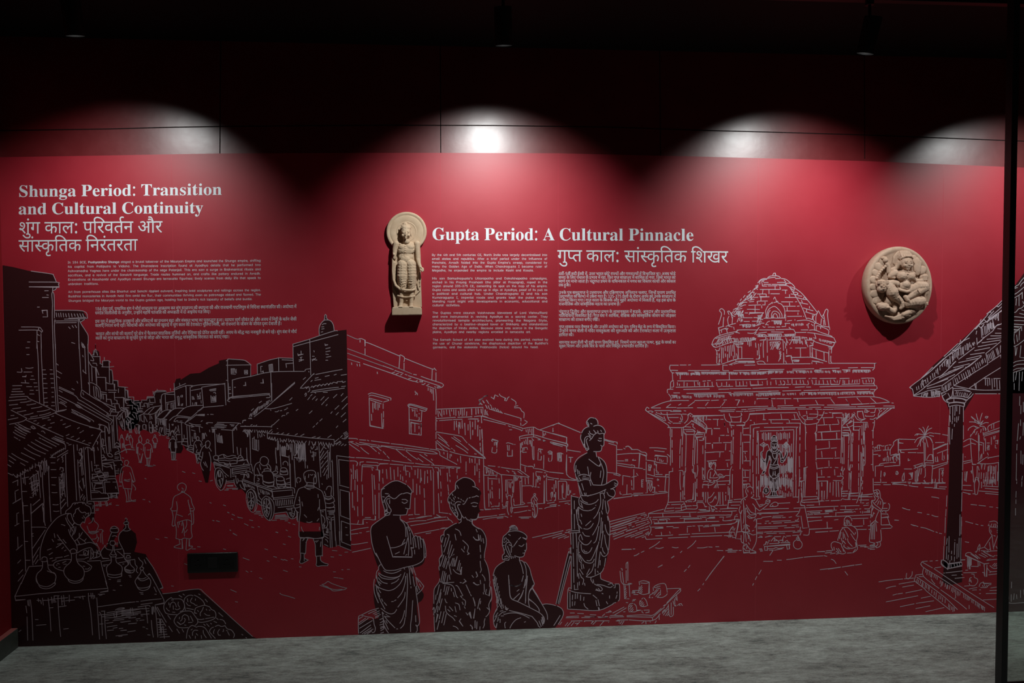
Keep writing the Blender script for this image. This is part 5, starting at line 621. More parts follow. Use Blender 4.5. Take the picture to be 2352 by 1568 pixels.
     '44775230 5341 558457 8819 610399 593404 550447 5441,144842 6056 5577 8725 559449 8532 563438,6341 572446,415563 3661,320645 5854 565505 9545 5428 2846,437442 550451,990 7732,6436 553451,5041 563442,442563 571455,1461 5953 7727,4141 6346 9105,990 8633,1059 4667,567429 5454 9006,3259 5541,6350 6463 6723,686 9428 7732,420549 5959 6332,299692 7719,393602 6342,3750 4563 6472,741299 8619 8523 6428 7241 6834,373579 5281,498437 4764,5594 6837 6332,540424 5986,2410 8127 9028,2368 4881,7419 4877,152808 596464,1048 611446,389547 576464,399570 596455,2139 569475,455 573482,145 589480,447503 567484,146 564491,641 569486,446496 585484,433498 585487,438497 580491,437493 563500,838 9250,1929 8152,145773 565486,446523 9941,386531 561478,611442 634399 2866,9023 572442,276670 554459,5442 6845 554455,375634 594440 562462,5543 571454,214651 9915 5585,446500 5073,701330 5999,482563 594442,370584 1971 7356,406482 607520 625500,366518 598500,5950 7750,406429 7550,7051 9950,482394 5572 5864,344614 567453,576352 4982,6209 5082,369651 5877,5021 5079,344514 4654 5972 5659,3919 6841 8130,1979 3263,9915 9050 9163,428496 9050 7756,424494 4676 9050 8157,404511 7532,571507 6826,5067 3759,7230 4161,384518 7239 9552 8159,411469 5968,6305 5386,448505 5968 6861,4339 7541 9452 7159,410498 6461 7946 9054 5741,5050 7430,395536 5745 8647 8155 4864,428489 5261 8643 8457,316 5062,3274 5081,4855 4799,4857 498569,507433 501576,514328 499560,512438 4892,5908 5072,6425 4988,659 5277,5946 4963,6223 5066,5930 5074,5924 4867,3368 4961,4162 4896,553351 500569,5068 500562,427518 499585,5319 5072,569473 498576,4959 499552,5030 4999,5063 498585,5077 498578,435324 4899,4863 4882,4956 498570,4867 4991,4854 498563,517401 4777,5259 497558,513397 499572,4863 4873,6709 4962,5061 5068,515419 498556,5161 4970,513420 499567,510406 498587,506306 499596,5661 498605,504321 5068,469565 5151,441591 4867 7977 5023 3235 4148,7767 562491 5364,442491 5239,51693868 9613 8712,417575 6940 5260,3567 7620,6226 5855 6042,4753 6732,433575 9710 7723,423581 7629 9414 5756,1964 5283,4320 5170,4337 5070,4133 5263,4250 5691,547426 4787,440510 5077,7053 6333 6747 6037 5748,536356 6733 6045 6430 6237,444567 5338 7241,2587 7437 8223,444557 8430 6338,4222 5540 6240,464577 4880,6406 5097,515440 5077,373 5077,5063 6749 6335 6446 6237,4333 5560,4179 6153,2963 7155,444509 556505,444513 556502,444515 9953,159 8053,2078 7434 6640,5450 5063,4053 5067,1627 6550,486438 555505,445513 555502,445514 555504,445507 9452,661 8153,1968 6743 7327,1695 5581,5910 5481,3515 493553,531429 4895,1981 7243 8326,445549 5481,5901 5290,5714 4582,7309 495554 7052,447525 6841 8545,445532 7238 8348,445531 7239 8348,445522 555482,168 5090,6406 4586,6814 498585,516415 4790,1563 5077'),
    ('printed_tree', '',
     [],
     [],
     '92496999 3045 3248 4157,9550 3627 3841,7682 4823 4339,6088 5823 5834,3593 6127 6939,2281 6841 6953,963 2855 3658 4066,9623 3261 4368 4166,8605 5770 5677,3901 7359 5972,924 3767 4873,7005 4177,6823 6355 5965,438473 5246,4552 4855,8281 502585 4879,506390 501563 4968,4481 5745 4937,5072 5182 4561,5161 5263,544272 7653,6153 7554,415500 6954,709440 1419,8681 4125 4632,6593 5525 5729,4098 6437,5936 5444 5950 4658 4148,2379 2841 2749,9076 2843 3061 4659,551487 3259 3770,8516 6850 6164,1932 7537 6550,449540 4365,7526 4863,759 4661,535436 5041,6267 5839,835 4141,6872 4641,5886 4445,5064 4865,9026 5263,5741 5461,1562 502616 4759,505384 500571,5968 4572,5923 4973,508428 5099,440416 5647'),
    ('printed_house', '',
     [],
     [(8, 4528, 2141, 4577, 2137, -2, 36), (9, 4492, 2168, 4586, 2168, -1, 31), (7, 4524, 2191, 4586, 2191, -1, 27)],
     '91047030 7236 500563,507437 569502,429516 6751,3181 587495,419507 5259 6651,6850 8650,5651 7750,364511 7743 5299,2113 7543,3859 4863,5941 5057,3066 5950,4164 7949,8819 5059 5847,436552 5265 5846 4739 4350,8839 8450,5936 9237,1074 9437,1054 5955 7736,437541 6647 4879 3653,5325 5648 5366,1627 4986 4254 5033 5927,551496 4994,5701 501554,505437 500558,509442 4386,6514 4677,527438 5241 6132 6450 5277 2150,4559 8652,1759 8151,1438 5067,536398 5077,5050 569471,431526 560474,1094 9932,431503 503558,5825 5070 6150 4828,7430 4885 5950,5030 5164,459426 9049,444610 574480,429532 5038,5062 569475,431525 495564,536436 500560,500440 7047,3959 5946 4372,5741 4768,4859 5063,277507 558499,5749 6352,5752 598500,5546 5257,5646 9150,584312 8236 8366,1734 504574 5594 6750,442420 7937,5745 7056,444579 8643,1766 8342,2127 5251,496570 6146 4694,4515 5081,7510 5445 5264,5318 506572,529317 6454,3457 6152,529435 5326 566473,445522 5168,6030 5070,373 591468,409538 589476,413531 587473,409509 5264,5259 5263,5543 501556,5614 6150,5924 5083,6112 5063,5735 4765,5359 6146 5068 4145,4859 5064 5650,650 6141,4345 4973,5627 5073,4363 5461,5761 558489,384538 9023 6148,449529 562501 554490,393505 6836,7246 5745,9464 6443,386533 499550,5500 5568,5923 5273 5427,6250 4773,565469 499584,506420 6346,371596 5621 6154 5568'),
    ('printed_house', '',
     [],
     [(9, 4515, 2200, 4577, 2202, -1, 25)],
     '91047218 558495,442509 9753,5252 6352,5950 6854 7352,529 6149,4157 5750,5950 8850,6150 7951,377479 5257 5747,551496 5263,5637 4963,8144 5956,7557 5748 5032,5690 6150 5326,4334 4890,5629 9149,406519 8652,5452 554504,2340 8351,1514 5163,6446 5757,589512 8651,1670 9154,757 8458,4151 5950,9035 603508,426503 574507,424470 576506,415483 585505,408477 5077,3010 5968 4586 4665 4152 4837 4814 5828,3750 5163,937 5257,5543 5161,648498 5072,5932 4970,374534 5750'),
    ('printed_ground', '',
     [],
     [],
     '92797281 7153 6253,333545 6756 6653,8761 6853,7556 5951,6353 6656 6251,301516 6751,559519 8159,6354 7254 8865,5952 5753,5953 6152,634366 7753,6051 8053,6854 6551,6752 6553,344561 8359,6353 6153,6453 5951,418574 6653,467580 6450'),
    ('printed_person', 'seated scribe writing at a low table',
     [],
     [],
     '95447396 7046 6354 5862,747 4759 5750,4857 5066 5663 5757,3912 8152 5566 4536,2346 5536,5764 5436,5564 5236,5655 5572 4555,2145 5361,7652 6453,1459 3079 3476,8601 5599 5259,520433 480558,3028 5690,514429 5752,7066 497553,3728 5763,439491 2159,7941 6864 5745,1057 8153,149 5432 5737 5259 4672,3253 5747 4757 4646,6138 5750,8664 6745 9148,343516 5943 6450,2757 5056 585538,424465 5097,5707 5093,507437 8375,2150 5081,4801 8372,3730 7268,4632 7963,3230 7766,3430 9572 1466 563493,424464 8573,6450 5747,5650 6455,401524 5071,5734 5263,6841 7348,8164 6834,428504 5062,145532 4869 5957 6635 5331,759431 496554 5955 500445,5458 5080,5453 8151,4823 5273 5946,6847 503557 5850 502446,3747 7246,2092 5850 5165,6416 6565 8648,1025 6662 6950,2738 6139,4665 6235,5073 5931,599 9045,1544 5846,408511 6251 5265 6357 5066 3565 3048 4741,5042 5335 5846,4661 5462,4234 5262,2471 7148,5065 8643,2962 6949,6235 5536 6443 5257 8449,5055 3754 4260 2350,5840 5456,5542 5460,5642 5256,6756 8545,1167 8949,444515 552498,417485 5650,4467 5650,6279 567496'),
    ('printed_plinth', 'stone plinth and steps below the pillar',
     [(2, '93247570 6654 6566 563492 5065 435514 2132')],
     [(8, 4248, 2613, 4309, 2651, -2, 17), (16, 4317, 2662, 4412, 2720, -4, 21), (9, 4424, 2727, 4485, 2766, 0, 15), (8, 4485, 2769, 4523, 2789, 0, 15), (9, 4210, 2655, 4275, 2697, -4, 19), (7, 4275, 2704, 4347, 2754, -2, 23), (6, 4355, 2769, 4393, 2796, -2, 23)],
     '5027 5073 7768 5429 3534 3446,8170 563492 5065 435514,5832 4864,5936 5064,6433 5259,6139 5259,6039 5259,5327 7048,304508 7348,2752 5073 604565 683624,215292 9475,5854 569547 595562 611569,177318 5090 571554,5857 576554 9284,332280 6149,6649 5949,3784 7746,6378 5450,5649 576491,6547 6049,3163 559498,387513 7149,4365 9246,3836 5652,314497 2054 4665 5063 9283 6969 600580,347349 553536 577558 557555,324349 6750,8961 5762 6061,595548 5067 4550,567533 5065,86377 554492 555495,5849 9247,433527 571488,445526 551491,374515 7542 6948,9681 574485,367525 6745,5550 7246,425540 645472,6661 9241,435533 580488,347527 563487,5872 565487,3177 584481,44684824 557491,5849 554492,5549 7946'),
    ('printed_pillar', 'wide dark pillar behind the glass',
     [(3, '96486712 556482 50006125 413518 50004407 531008')],
     [],
     '536568 4992,5650 4988,512447 5094,3786 5077,4141 494578,528418 498558,3956 4761,3773 4977,4967 498621,522366 500558,5910 4994,499554 4768,2759 4957,5030 5057,7454 4972,2573 4977,5061 5068,4872 5081,482807 4977,3672 5277,6132 5081,6415 4776,6428 5168,6712 5083,433516 7461 560496,498442 5172,421504 5268'),
]
def wall_side(V, Fc):
    """printed faces look into the room"""
    return [f if (V[f[1]][0]-V[f[0]][0])*(V[f[2]][2]-V[f[0]][2]) - (V[f[1]][2]-V[f[0]][2])*(V[f[2]][0]-V[f[0]][0]) > 0 else f[::-1] for f in Fc]
for name, label, fills, ticks, lines in DRAWING:
    V, Fc, idx = [], [], []; pen = [0, 0]
    ink = {1: M['ink_dark'], 2: M['ink_dark2'], 3: M['ink_roof']}[fills[0][0] if fills else 1]
    for col, s in fills:
        p = [(x/2, y/2) for x, y in steps(s, pen)]
        if col > 1: p = smooth_path(p + [p[0]])[:-1]
        q = [onwall(c) for c in p]; b = len(V); lay = D_FILL - (len(Fc) % 37)*5e-6; V += [(x, lay, z) for x, z in q]
        for t in tessellate_polygon([[Vector((x, z, 0)) for x, z in q]]): Fc.append(tuple(b+i for i in t)); idx.append(0)
    paths = [[(x/2, y/2) for x, y in steps(s, pen)] for s in lines.split(',') if s]
    for n, x1, y1, x2, y2, dx, dy in ticks:
        for i in range(n):
            if random.random() < .06: continue
            t = (i + .5 + random.uniform(-.25, .25))/n; k = random.uniform(.6, 1.1); o = random.uniform(-.08, .15); x, y = x1 + (x2-x1)*t, y1 + (y2-y1)*t
            paths.append([((x + dx*o)/2, (y + dy*o)/2), ((x + dx*(o+k))/2, (y + dy*(o+k))/2)])
    for p in paths:
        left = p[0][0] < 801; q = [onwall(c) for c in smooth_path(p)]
        if min(z for x, z in q) < .003: q = [c for c in q if c[1] > .003]
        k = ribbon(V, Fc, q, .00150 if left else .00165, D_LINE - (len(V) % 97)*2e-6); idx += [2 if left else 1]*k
    if not V: continue
    V = [(max(x, LEFT_X + .0005), y, max(z, .001)) for x, y, z in V]
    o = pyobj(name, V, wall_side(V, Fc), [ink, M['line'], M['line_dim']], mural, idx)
    if label: o['label'] = label

# lettering. Every letter shape: grid step, advance width, outlines in the same pen steps (120 to the em)
SHAPES = [
    (2, 123, '7859 4446 4750 4551 4653 4655 4657 5452 5344 5346 5347 5349 5250 5251 5152 5054 4853 4852 4850 4949 4955 5450 5251 5254 4853 4950 4851 4850 4648 4850 4954 5451 5251 5350 5748 5247 5147 4946 4746 5149 5950 5251 5061 4550 5054 8150 5046 4450 5017 4550 5083 3950 5017 4650 5067 4150 5148'),
    (2, 45, '6287 5450 5013 4650'),
    (2, 59, '6363 4849 4950 4752 4654 5055 5151 5051 5352 5451 5850 5055 3150 5054 8050 5046 4450 5041 3750 4949 4950 4949 5048 5148 5049 5450 5351 5549 5348 5248 5146 4947 4847 4748 4649 5250 5448 5250 4845 4354 4751 4852 4650 4652 5053 5252 5250 5547 5550 5351 5254 5052 4752'),
    (2, 59, '6363 4849 4950 4752 4654 5055 5151 5051 5352 5451 5850 5055 3150 5054 8050 5046 4450 5041 3750 4949 4950 4949 5048 5148 5049 5450 5351 5549 5348 5248 5146 4947 4847 4748 4649 5250 5448 5250 4845 4354 4751 4852 4650 4652 5053 5252 5250 5547 5550 5351 5254 5052 4752,6887 4852 4952 5058 5253 5752 5250 5149 5250 5149 4946 4951 4950 4951 4850 4647 4948 5148 5048 5246'),
    (2, 66, '5087 8450 5046 4350 5248 5047 4945 4647 5248 5444 5044 4948 4848 4548 4450 4454 4459 4856 5451 5442 5444 5548 5452 5151 5153 4952 5052 4654 4650 5054 5350 5351 5252 5054 4754 2950'),
    (2, 85, '8783 5017 4650 5070 4648 3950 4652 4748 4747 5045 5248 5249 5450 5054 5252 5450 5345 5049 4747 5346 5249 4647 4952 4852 4853 4350 4751 4654 4952 5055 5253 5252 5352 4654 4854 5153 5253 5752 5350 5348 5248 5147 5047 4948 4646 6050 5553 5058 4450 5054 6750 5046,5978 5347 5249 5353 5153 5052 4852 4650 4748'),
    (2, 77, '6566 4952 4653 4551 5254 7150 5057 2250 5054 8950 5046 4450 5017 4550 5072 3650 5349 5345 5147 4845 4848 4849 5149 5349 5250 5249 4846 4751 4255 4751 4750 4853 5051 5252 5450 5348 5250 5251 5152'),
    (1, 0, '477574 4561 5052 4952 5260 5152 5856 5450 5651 5349 5250 5149 5250 5149 5250 4742 4950 4951 4950 4951 4050 4646 4947 5044 5148 5048 5246 5248 5148'),
    (2, 72, '8783 4050 5037 5151 5250 5251 5650 5046 4450 4547 5035 4550 5060 4748 4749 4550 4751 4654 4952 5053 5155 5253 5452 5851 5149 5150 5046 4250 4849 4848 5045 5148 5548 5653 5252 5067 2850 5054 8750'),
    (2, 34, '6283 5029 4949 4750 4752 4854 4951 5152 5051 5150 5251 5250 5061 4250 5054 6850 5046'),
    (2, 66, '8483 4450 5035 4644 4550 4954 5250 5151 5150 5051 5150 5051 5152 5062 3650 5032 5149 5049 6739 5148 5044 4846 4949 4652 5253 5055 4852 4552 4553 4852 4851 4756 5068 4550 5054 8450'),
    (2, 69, '5087 8550 5046 1550,8472 3950 5248 5246 5045 4947 4547 4450 4852 4752 4459 4856 5452 5342 5345 5347 5349 5250 5355 4855 4852 4752 5253 6650'),
    (2, 42, '5087 7250 5046 2850,5368 5152 5653 5351 6050 5046 4150 4849 4850 4847 5045 5248 5247 5446 4747 4555 4853 4852 4953'),
    (2, 43, '7961 4848 4749 4748 4650 4651 4652 4852 5057 5253 4751 4852 4953 5056 5253 5652 5350 5348 5246 4947 4848 4752 5051 5150 5052 4852 4750 4847 5047 5247 5150 5249 5850 5046 4550 4849 4846 5247 5548 5753 5252'),
    (2, 43, '5087 7250 5046 2850,6268 5045 4949 4950 4949 4455 5051 4952 5051 5252 6950 5046'),
    (1, 37, '519566 5022 5145 5149 5049 5347 5548 5550 5251 5350 5755 5252 5442 4848 4547 4247 3750 4155 4560 5056 4954 5073 4150 5059 8950 5041'),
    (2, 49, '5761 4851 4950 4853 5152 5051 5251 5250 5249 5150 5149 5351 5252 5253 5057 4952 4552 4850 4949 5049 4949 5049 5347 5250 5349 4946 4551 4752 4853 4953 5053 5252 5652 5350 5349 5248 5345 5046 4843 4444 5348 5247 5545 4647 4754 4753 4853 4852 4849'),
    (2, 45, '7567 5246 4547 4749 4450 4851 4850 4952 4851 4952 5068 4550 5054 7350 5046 3950,6763 5251 5150 5251 3865 5036 5149 5049 5249'),
    (1, 47, '554539 5351 5141 4750 4949 3650 4851 4450 4552 4750 4647 5347 5247 5744 5643 5844 4344 4753 4058 4853 4456 4260 4656 5052 4951 5055 5454 5650 5349 5446 5354 5052 5153 5059 4951 5053 4951 5051 2650 5059 9850 5041 3650 5049 5149 5046 5147 5043 4948 5048 4644 5449'),
    (2, 55, '8169 4849 3950 4652 4748 4747 5045 5248 5249 5450 5054 5252 5450 5345 5049 4747 5346 5249 4647 4952 4852 4853 4350 4751 4654 4952 5055 5253 5252 5352 4654 4854 5153 5253 5752 5350 5348 5248 5147 5047 4948 4646 5850 5251 5250,5978 5347 5249 5353 5153 5052 4852 4650 4748'),
    (2, 123, '7859 4446 4750 4551 4653 4655 4657 5452 5344 5346 5347 5349 5250 5251 5152 5054 4853 4852 4850 4949 4955 5450 5251 5254 4853 4950 4851 4850 4648 4850 4954 5451 5251 5350 5748 5247 5147 4946 4746 5149 5950 5251 5061 4550 5054 8150 5046 4450 5017 4550 5083 3950 5017 4650 5067 4150 5148,551537 4857 4754 4851 4450 4954 5251 5350 5648 5248 5443 5244'),
    (1, 123, '556522 4947 4645 4748 4348 4150 4154 4653 4260 4657 4659 5953 5344 5244 5642 5744 5748 5250 5352 5250 5355 5054 4560 4851 4852 4749 4650 5058 5351 5450 5452 5353 5052 5152 4952 5052 4853 4850 4951 4050 4849 4850 4547 4758 5553 5250 5351 5250 5351 5750 5449 5646 5445 5147 5042 4643 4647 5248 5349 6350 5351 5250 5151 5072 4250 5059 562500 5041 3750 500434 4050 500566 2950 500434 4050 5085 4949 4350 4649 4651 5048 5148,601574 4952 4852 4952 4653 4850 4951 3950 4949 4950 4949 4950 4658 5652 5250 5151 5650 5946 5446 5148 5150 4953 4361 4452 4250 4949 4850 4858 5251 5650 5351 5349 5350 5746 5641 5636 5144'),
    (1, 91, '593566 1150 5026 5353 5451 5352 5850 5349 5646 5444 5146 5043 4947 5047 4741 4644 4155 5252 5562 5059 4755 4851 4850 4851 4749 4446 4646 5019 4150 5071 4849 4848 4447 4850 4749 4450 4851 4750 4354 4852 4755 4953 5060 5154 5254 5756 6353 5350 5249 5650 5149 4942 4650 4951 4250 4247 4848 4846 5044 5245 5249 5248 5249 5950 5753 5454 5251 5085 550 5059 593500'),
    (2, 91, '5353 5755 4751 4852 4853 5053 5155 5253 5452 5851 5149 5150 5046 4250 4849 4848 5045 5148 5548 5653 5252 5067 2850 5054 9750 5046 3050 5038 5553 5250 5449 5248 5247 5146 5048 4843 4847 4653 5357 5055 4852 4851 4850 4849 4948 4848 5035 4550 5060 4950 5049 4950 3640'),
    (1, 98, '587566 500434 4150 5055 4548 4850 4548 3650 4451 4452 4453 4454 4455 3863 4952 4852 4953 4951 5056 5454 5650 5349 5446 5354 5052 5153 5060 4951 5053 4951 2650 5059 600500 5041,568528 5753 5152 5251 5082 650 5148 5047 5147 5042 4946 4743 4748 4847 4346 5941 6341 6747 5251 5550 5351 5250 5754 5059 4547 4850 4849 3850 4353 4852 4952 4852 4854 5059 5154 5456 5754 6251 5249 5550 4941 4951 3850 4648 4848 4948 5048 4948 5148 5047 5446 5349'),
    (2, 66, '5854 4754 6559 4753 4453 4850 4849 4649 4954 5452 5950 5249 5644 5063 2750 5054 8450 5046 4450 5017 4550 5064'),
    (1, 68, '525566 5009 4949 5049 4949 4950 4949 4750 4354 4952 4851 4854 5052 4951 5054 5151 5051 5352 5650 5073 3550 5059 569500 5041 3850 500434 4050 500566'),
    (2, 62, '5350 6055 4353 4852 4953 5056 5254 5353 5351 5750 5056 3250 5054 8250 5046 4150 5040 4150 4648 4848 5044 5247 5948 4952 5051 5253 5550 5346 4948 5049 4848 5049 5247 5248 4648 4952 4852 4952 5051 3442'),
    (2, 68, '5353 6056 4751 4852 4851 4952 5068 4550 5054 8550 5046 4450 5017 4550 5062 3237,7483 3650 5033 5149 5049 5249 5550 5452 5252'),
    (2, 69, '5352 5955 4354 4852 5054 5155 5253 5552 5951 5149 5150 5046 4950 4851 4550 5839 5252 5068 2650 5054 8550 5046 4450 5017 4550 5060 4950 5049 3340,5865 5446 5650 5051 4260 4848'),
    (2, 72, '6249 4854 6659 5053 3650 5045 4949 4750 4555 5051 4952 5252 5450 5064 4250 5054 8750 5046 4450 5017 4550 5057,7683 3650 5036 6450'),
    (2, 76, '8983 4450 5017 4550 5060 4447 4750 4651 4652 4853 4953 5152 5052 5252 4150 5054 7150 5046 4550 4749 4845 5247 5448 5753 5252 5067 2250 5054 8950'),
    (2, 84, '6854 5852 5452 5457 5056 4952 4852 4650 4949 5049 4948 5247 5548 4846 4354 4852 5056 5152 5252 5351 5054 2350 5054 9350 5046 3950 5046 5348 5248 5247 5043 4947 4847 4444 4247 4650 4551 4652 4852 4956 5253 4851 4852 4952 5056 5252 5752 5450 5149 5046 4950 4951 4850 4649 4847 5346 5850 5046 4449 4947 5048 5248 5249'),
    (2, 89, '8983 5017 4550 5072 3950 5248 5246 5045 4947 4547 4450 4852 4752 4459 4856 5452 5342 5345 5347 5349 5250 5355 4855 4852 4752 5253 6650 5057 1650 5054 9550 5046'),
    (2, 60, '8183 4150 5038 4450 4849 4850 4646 5044 5246 5249 5350 5249 5351 5250 5552 5246 4147 4350 4752 4751 4656 5058 5253 5252 5352 5451 5350 5058 3350 5054 8150'),
    (2, 70, '8683 3650 5042 5548 5347 5246 5042 4847 4848 4748 4749 4650 4451 4552 4755 4955 5054 5253 5252 5352 5451 5350 5058 3350 5054 8650,6854 5752 5253 5056 4952 4852 4752 4350 4546 4948 5044 5247'),
    (2, 69, '6863 4849 4950 4752 4852 4855 5052 5252 5051 5251 5250 5251 5850 5055 2650 5054 8650 5046 4350 5041 3750 4949 4950 4949 5048 5247 5450 5351 5449 5348 5248 5146 4947 4847 4648 4549 4551 4552 4553 4753 5353 5447 5347 5848 5552 5253 5052 4752'),
    (2, 87, '8883 5017 4550 5083 4250 5032 4746 4648 4750 4551 4752 4854 5067 4550 5054 9450 5046,6864 5252 5067 4050 5033 5149 5049 5150 5249'),
    (1, 68, '558566 500434 4050 5089 2650 4548 4848 4846 5045 5147 5641 6141 4344 4059 4260 4855 5053 4953 5152 5054 5557 5252 5753 5250 5351 7350 5068 250 5059 570500 5041'),
    (2, 64, '7168 5349 5248 5249 5148 5048 4844 4547 4854 5453 5053 4952 4750 4751 4348 4846 5049 5247 5446 5448 5650 5348 5244 4947 4847 4748 4050 4552 4258 5452 5248 5247 5747 5350 5551 5253 4754 4550 4949 4850 4952 4653 4557 4953 5152 5052 5152 5251 4754 5054 5151 5051 5352 5150 5251 6150 5055 2850 5054 8350 5046 4450 5041 3550 4949 4950 4949 5047 5248 5351'),
    (2, 77, '8383 5017 4550 5061 4447 4650 4651 4652 4753 4855 5552 5352 5252 5056 4952 4851 4750 4848 5049 5148 5449 4945 4751 4752 4852 5056 5454 5650 5448 5248 5147 5043 4847 4747 4648 5347 5249 5650 5251 5252 5251 5067 4550 5054 6650 5046'),
    (2, 68, '8165 4845 4848 4652 5253 5153 5054 4852 4650 4849 4948 4346 5644 5844 4646 3466 4952 5052 4951 5151 5052 5150 5251 5249 5150 5248 5251 5254 5056 4951 3650 5054 8550 5046 3450 5148 5045 5650 5348 5247'),
    (2, 94, '7760 4752 4853 4954 4750 4951 4948 4447 5644 5844 4646 3466 4952 5052 4951 5151 5052 5150 5251 5249 5150 5248 5251 5254 5056 4951 3650 5054 9850 5046 2150 5148 5042 5150 5249 5152 5452 5650 5349 5348 5641 4648 4754 4854 4452 4750 4847 5047 5248 5550 5151 5145'),
    (2, 62, '7547 4952 4852 4952 5051 4450 4253 4656 5056 5254 5353 5351 5750 5056 3250 5054 8250 5046 4150 5040 4150 4648 4848 5044 5247 5948 4952 5051 5253 5550 5346 4948 5049 4848 5049 5247 5248'),
    (2, 62, '7634 4352 4853 5056 5152 5252 5351 4854 4450 4253 4656 5056 5254 5353 5351 5750 5056 3250 5054 8250 5046 4150 5040 4150 4648 4848 5044 5247 5948 4952 5051 5253 5550 5346 4948 5049 4848 5443 4347 4949 5046 5348 5450 5151 5250 5251 5146 4949 4850 4849'),
    (2, 74, '8883 4450 5017 4550 5059 4347 4750 4651 4652 4852 5057 5253 4751 4852 4953 5056 5253 5652 5350 5348 5246 4947 4848 4752 5051 5150 5052 4852 4750 4847 5047 5247 5150 5249 5850 5046 4550 4849 4846 5247 5548 5753 5252 5068 4650 5054 6550'),
    (1, 67, '500575 568500 5041 3850 500434 4050 5086 2850 5039 4949 4950 4949 4450 4455 4657 4953 5151 5053 5151 5150 5151 8850 5072 450'),
    (2, 31, '3987 4854 5057 5253 5352 5451 5449 5547 5537 5650 5046 4450 5017 4550 5083 4550 5054 5550 4760 4852 4751 4749 4847 5044 5247,509550 5252 5350 5149 5049 5149 4949 5048 4950 4849 4951 4950 4952'),
    (2, 0, '4087 4954 4853 4953 4752 4450 4854 5351 5350 5648 5248 5443 5144,493551 5151 5150 5251 5149 5150 5149 5047 4848 4750 4852'),
    (2, 0, '3987 4952 4653 4450 4949 4950 4854 5251 5750 5448 5248 4854 4753 4950 4851 4950 4949 4850 4854 5351 5350 5648 5248 5443 5144,493550 5252 5350 5248 5048 4948 4950 4949 4851 4950 4952'),
    (1, 68, '557566 500434 4150 5073 4045 3650 4155 4560 5056 4954 5073 4150 5059 570500 5041,548566 2150 5022 5145 5149 5049 5347 5548 5550 5251 5250 5351 5353 5251 5252'),
    (2, 31, '6083 5017 4550 5083 4550 5054 6650 5046,5587 4760 4752 4350 4954 5351 5250 5648 5248 5443 5244,509551 5151 5150 5151 5149 5150 5149 5047 4848 4850 4852'),
    (2, 93, '7883 5038 5553 5250 5349 5348 5247 5146 4948 5046 4847 4947 4553 5252 5152 5053 5152 4954 4652 4749 4746 5035 4550 5062 4848 4850 4849 4650 4652 4753 4952 5067 4550 5054 9750 5046,6083 5033 5148 5249 5450 5452 5252 5066'),
    (2, 69, '8583 4450 5017 4550 5060 4447 4350 4751 4654 4952 5053 5155 5253 5552 5951 5149 5150 5046 4950 4851 4550 5839 5252 5068 2650 5054 8550,5865 5446 5650 5051 4260 4848'),
    (2, 84, '6388 5546 5246 5039 6250 5064 4250 5054 6950 5046 4450 5017 4550 5065 3850 5046 4848 4850 4455 5054 5150 5151 5350 5062 4753 4750 4848 5048 5348 5350 5045 4651 4652 4852 5056 5252 5352'),
    (2, 0, '489552 5252 5250 5149 5049 5149 4949 5049 4949 4850 4852,504552 4641 4648 4250 4652 4754 4855 5451 5444 5248 5650 5252 5253 5153'),
    (2, 72, '8183 5017 4550 5065 3650 5045 4949 4750 4555 5051 4952 5252 5450 5064 4250 5054 8750 5046,7683 3650 5036 6450'),
    (2, 60, '6159 4652 4754 4954 5053 5253 5252 5652 5450 5054 3350 5054 8150 5046 4150 5042 4250 4648 4950 4949 5044 5248 5349 5750 5753 5245 4850 4949 4850 4849 5043 4050 4647 5045 5248 5349 5950 5552 5246 4147 4750 4451 4652 4753 4955 5053 5454 5352 5350 5451 5052'),
    (2, 70, '8687 5046 4350 5017 4650 5061 4347 4750 4551 4653 4659 5451 5251 5254 4952 5052 4852 4350 5054,5868 5147 5747 5250 5351 5252 5251 5067 3850 5147 5047 4944'),
    (1, 49, '9755 4444 4355 3565 4853 4752 4755 4556 5052 4951 5055 5454 5650 5349 5446 5251 5555 5152 5052 5152 5055 4951 5054 4951 5051 2150 5059 551500 5041 3750 5245 5038 4845 4848 4948 4345 4848 4749 4748 5941 5447 5346 5844'),
    (2, 82, '7049 4853 4752 4755 4857 5354 3950 5054 7950 5059 1950 5054 9250 5046 4450 5017 4550 5070 4050 4849 4950 4849 4948 5048 5245 5743'),
    (2, 113, '551533 5017 4550 5061 4347 4750 4651 4652 4753 4855 5552 5352 5252 5056 4952 4851 4750 4848 5049 5148 5449 4945 4751 4752 4852 5056 5454 5650 5448 5248 5147 5047 4843 4747 4648 5347 5249 5650 5251 5252 5251 5067 4550 5054 6650 5046,5087 6950 5046 3150,5368 5152 5653 5351 6050 5046 4150 4849 4850 4847 5045 5248 5247 5446 4747 4555 4853 4852 4953'),
    (2, 74, '6442 4651 4652 4852 4855 5256 5352 5351 4953 5055 5254 5353 5351 5750 5056 2650 5054 8850 5046 4150 5040 4150 4648 4848 5044 5247 5948 4952 5051 5253 5550 5346 4948 5049 4748 5537 4648 4760 4747 4346,5752 5246 5249 5550 5552 5152 5251 5252 4550 4452 4852 4749'),
    (2, 95, '9542 4648 4760 4847 4748 4848 4748 4650 4749 4152 4853 5056 5151 4752 4751 4853 4953 5153 5253 5251 5451 5250 5447 5146 4746 4753 5151 5053 4650 4848 5046 5248 5249 6050 5046 4650 4848 4948 5247 5250 5249 5551 5452 5453 5354 4550 4154 4755 5056 5254 5654 5750 5056 1650 5054 9850 5046 4150 5040 4150 4445 5045 5247 5948 5054 5152 5550 5249 5148 5047 4848 4849'),
    (1, 81, '500566 5059 583500 5041 3850 500434 4050 5093 4750 4548 4647 4948 4848 4741 4053 5460 4951 4850 4852 4751 4250 4748 4745 5045 5442 5643 5348 5347 5348 5347 4444 4355 3961 4459 4953 5053 4953 5153 5053 5254 5454 5854 6050 6045 5248 5453 5954 5650 5065'),
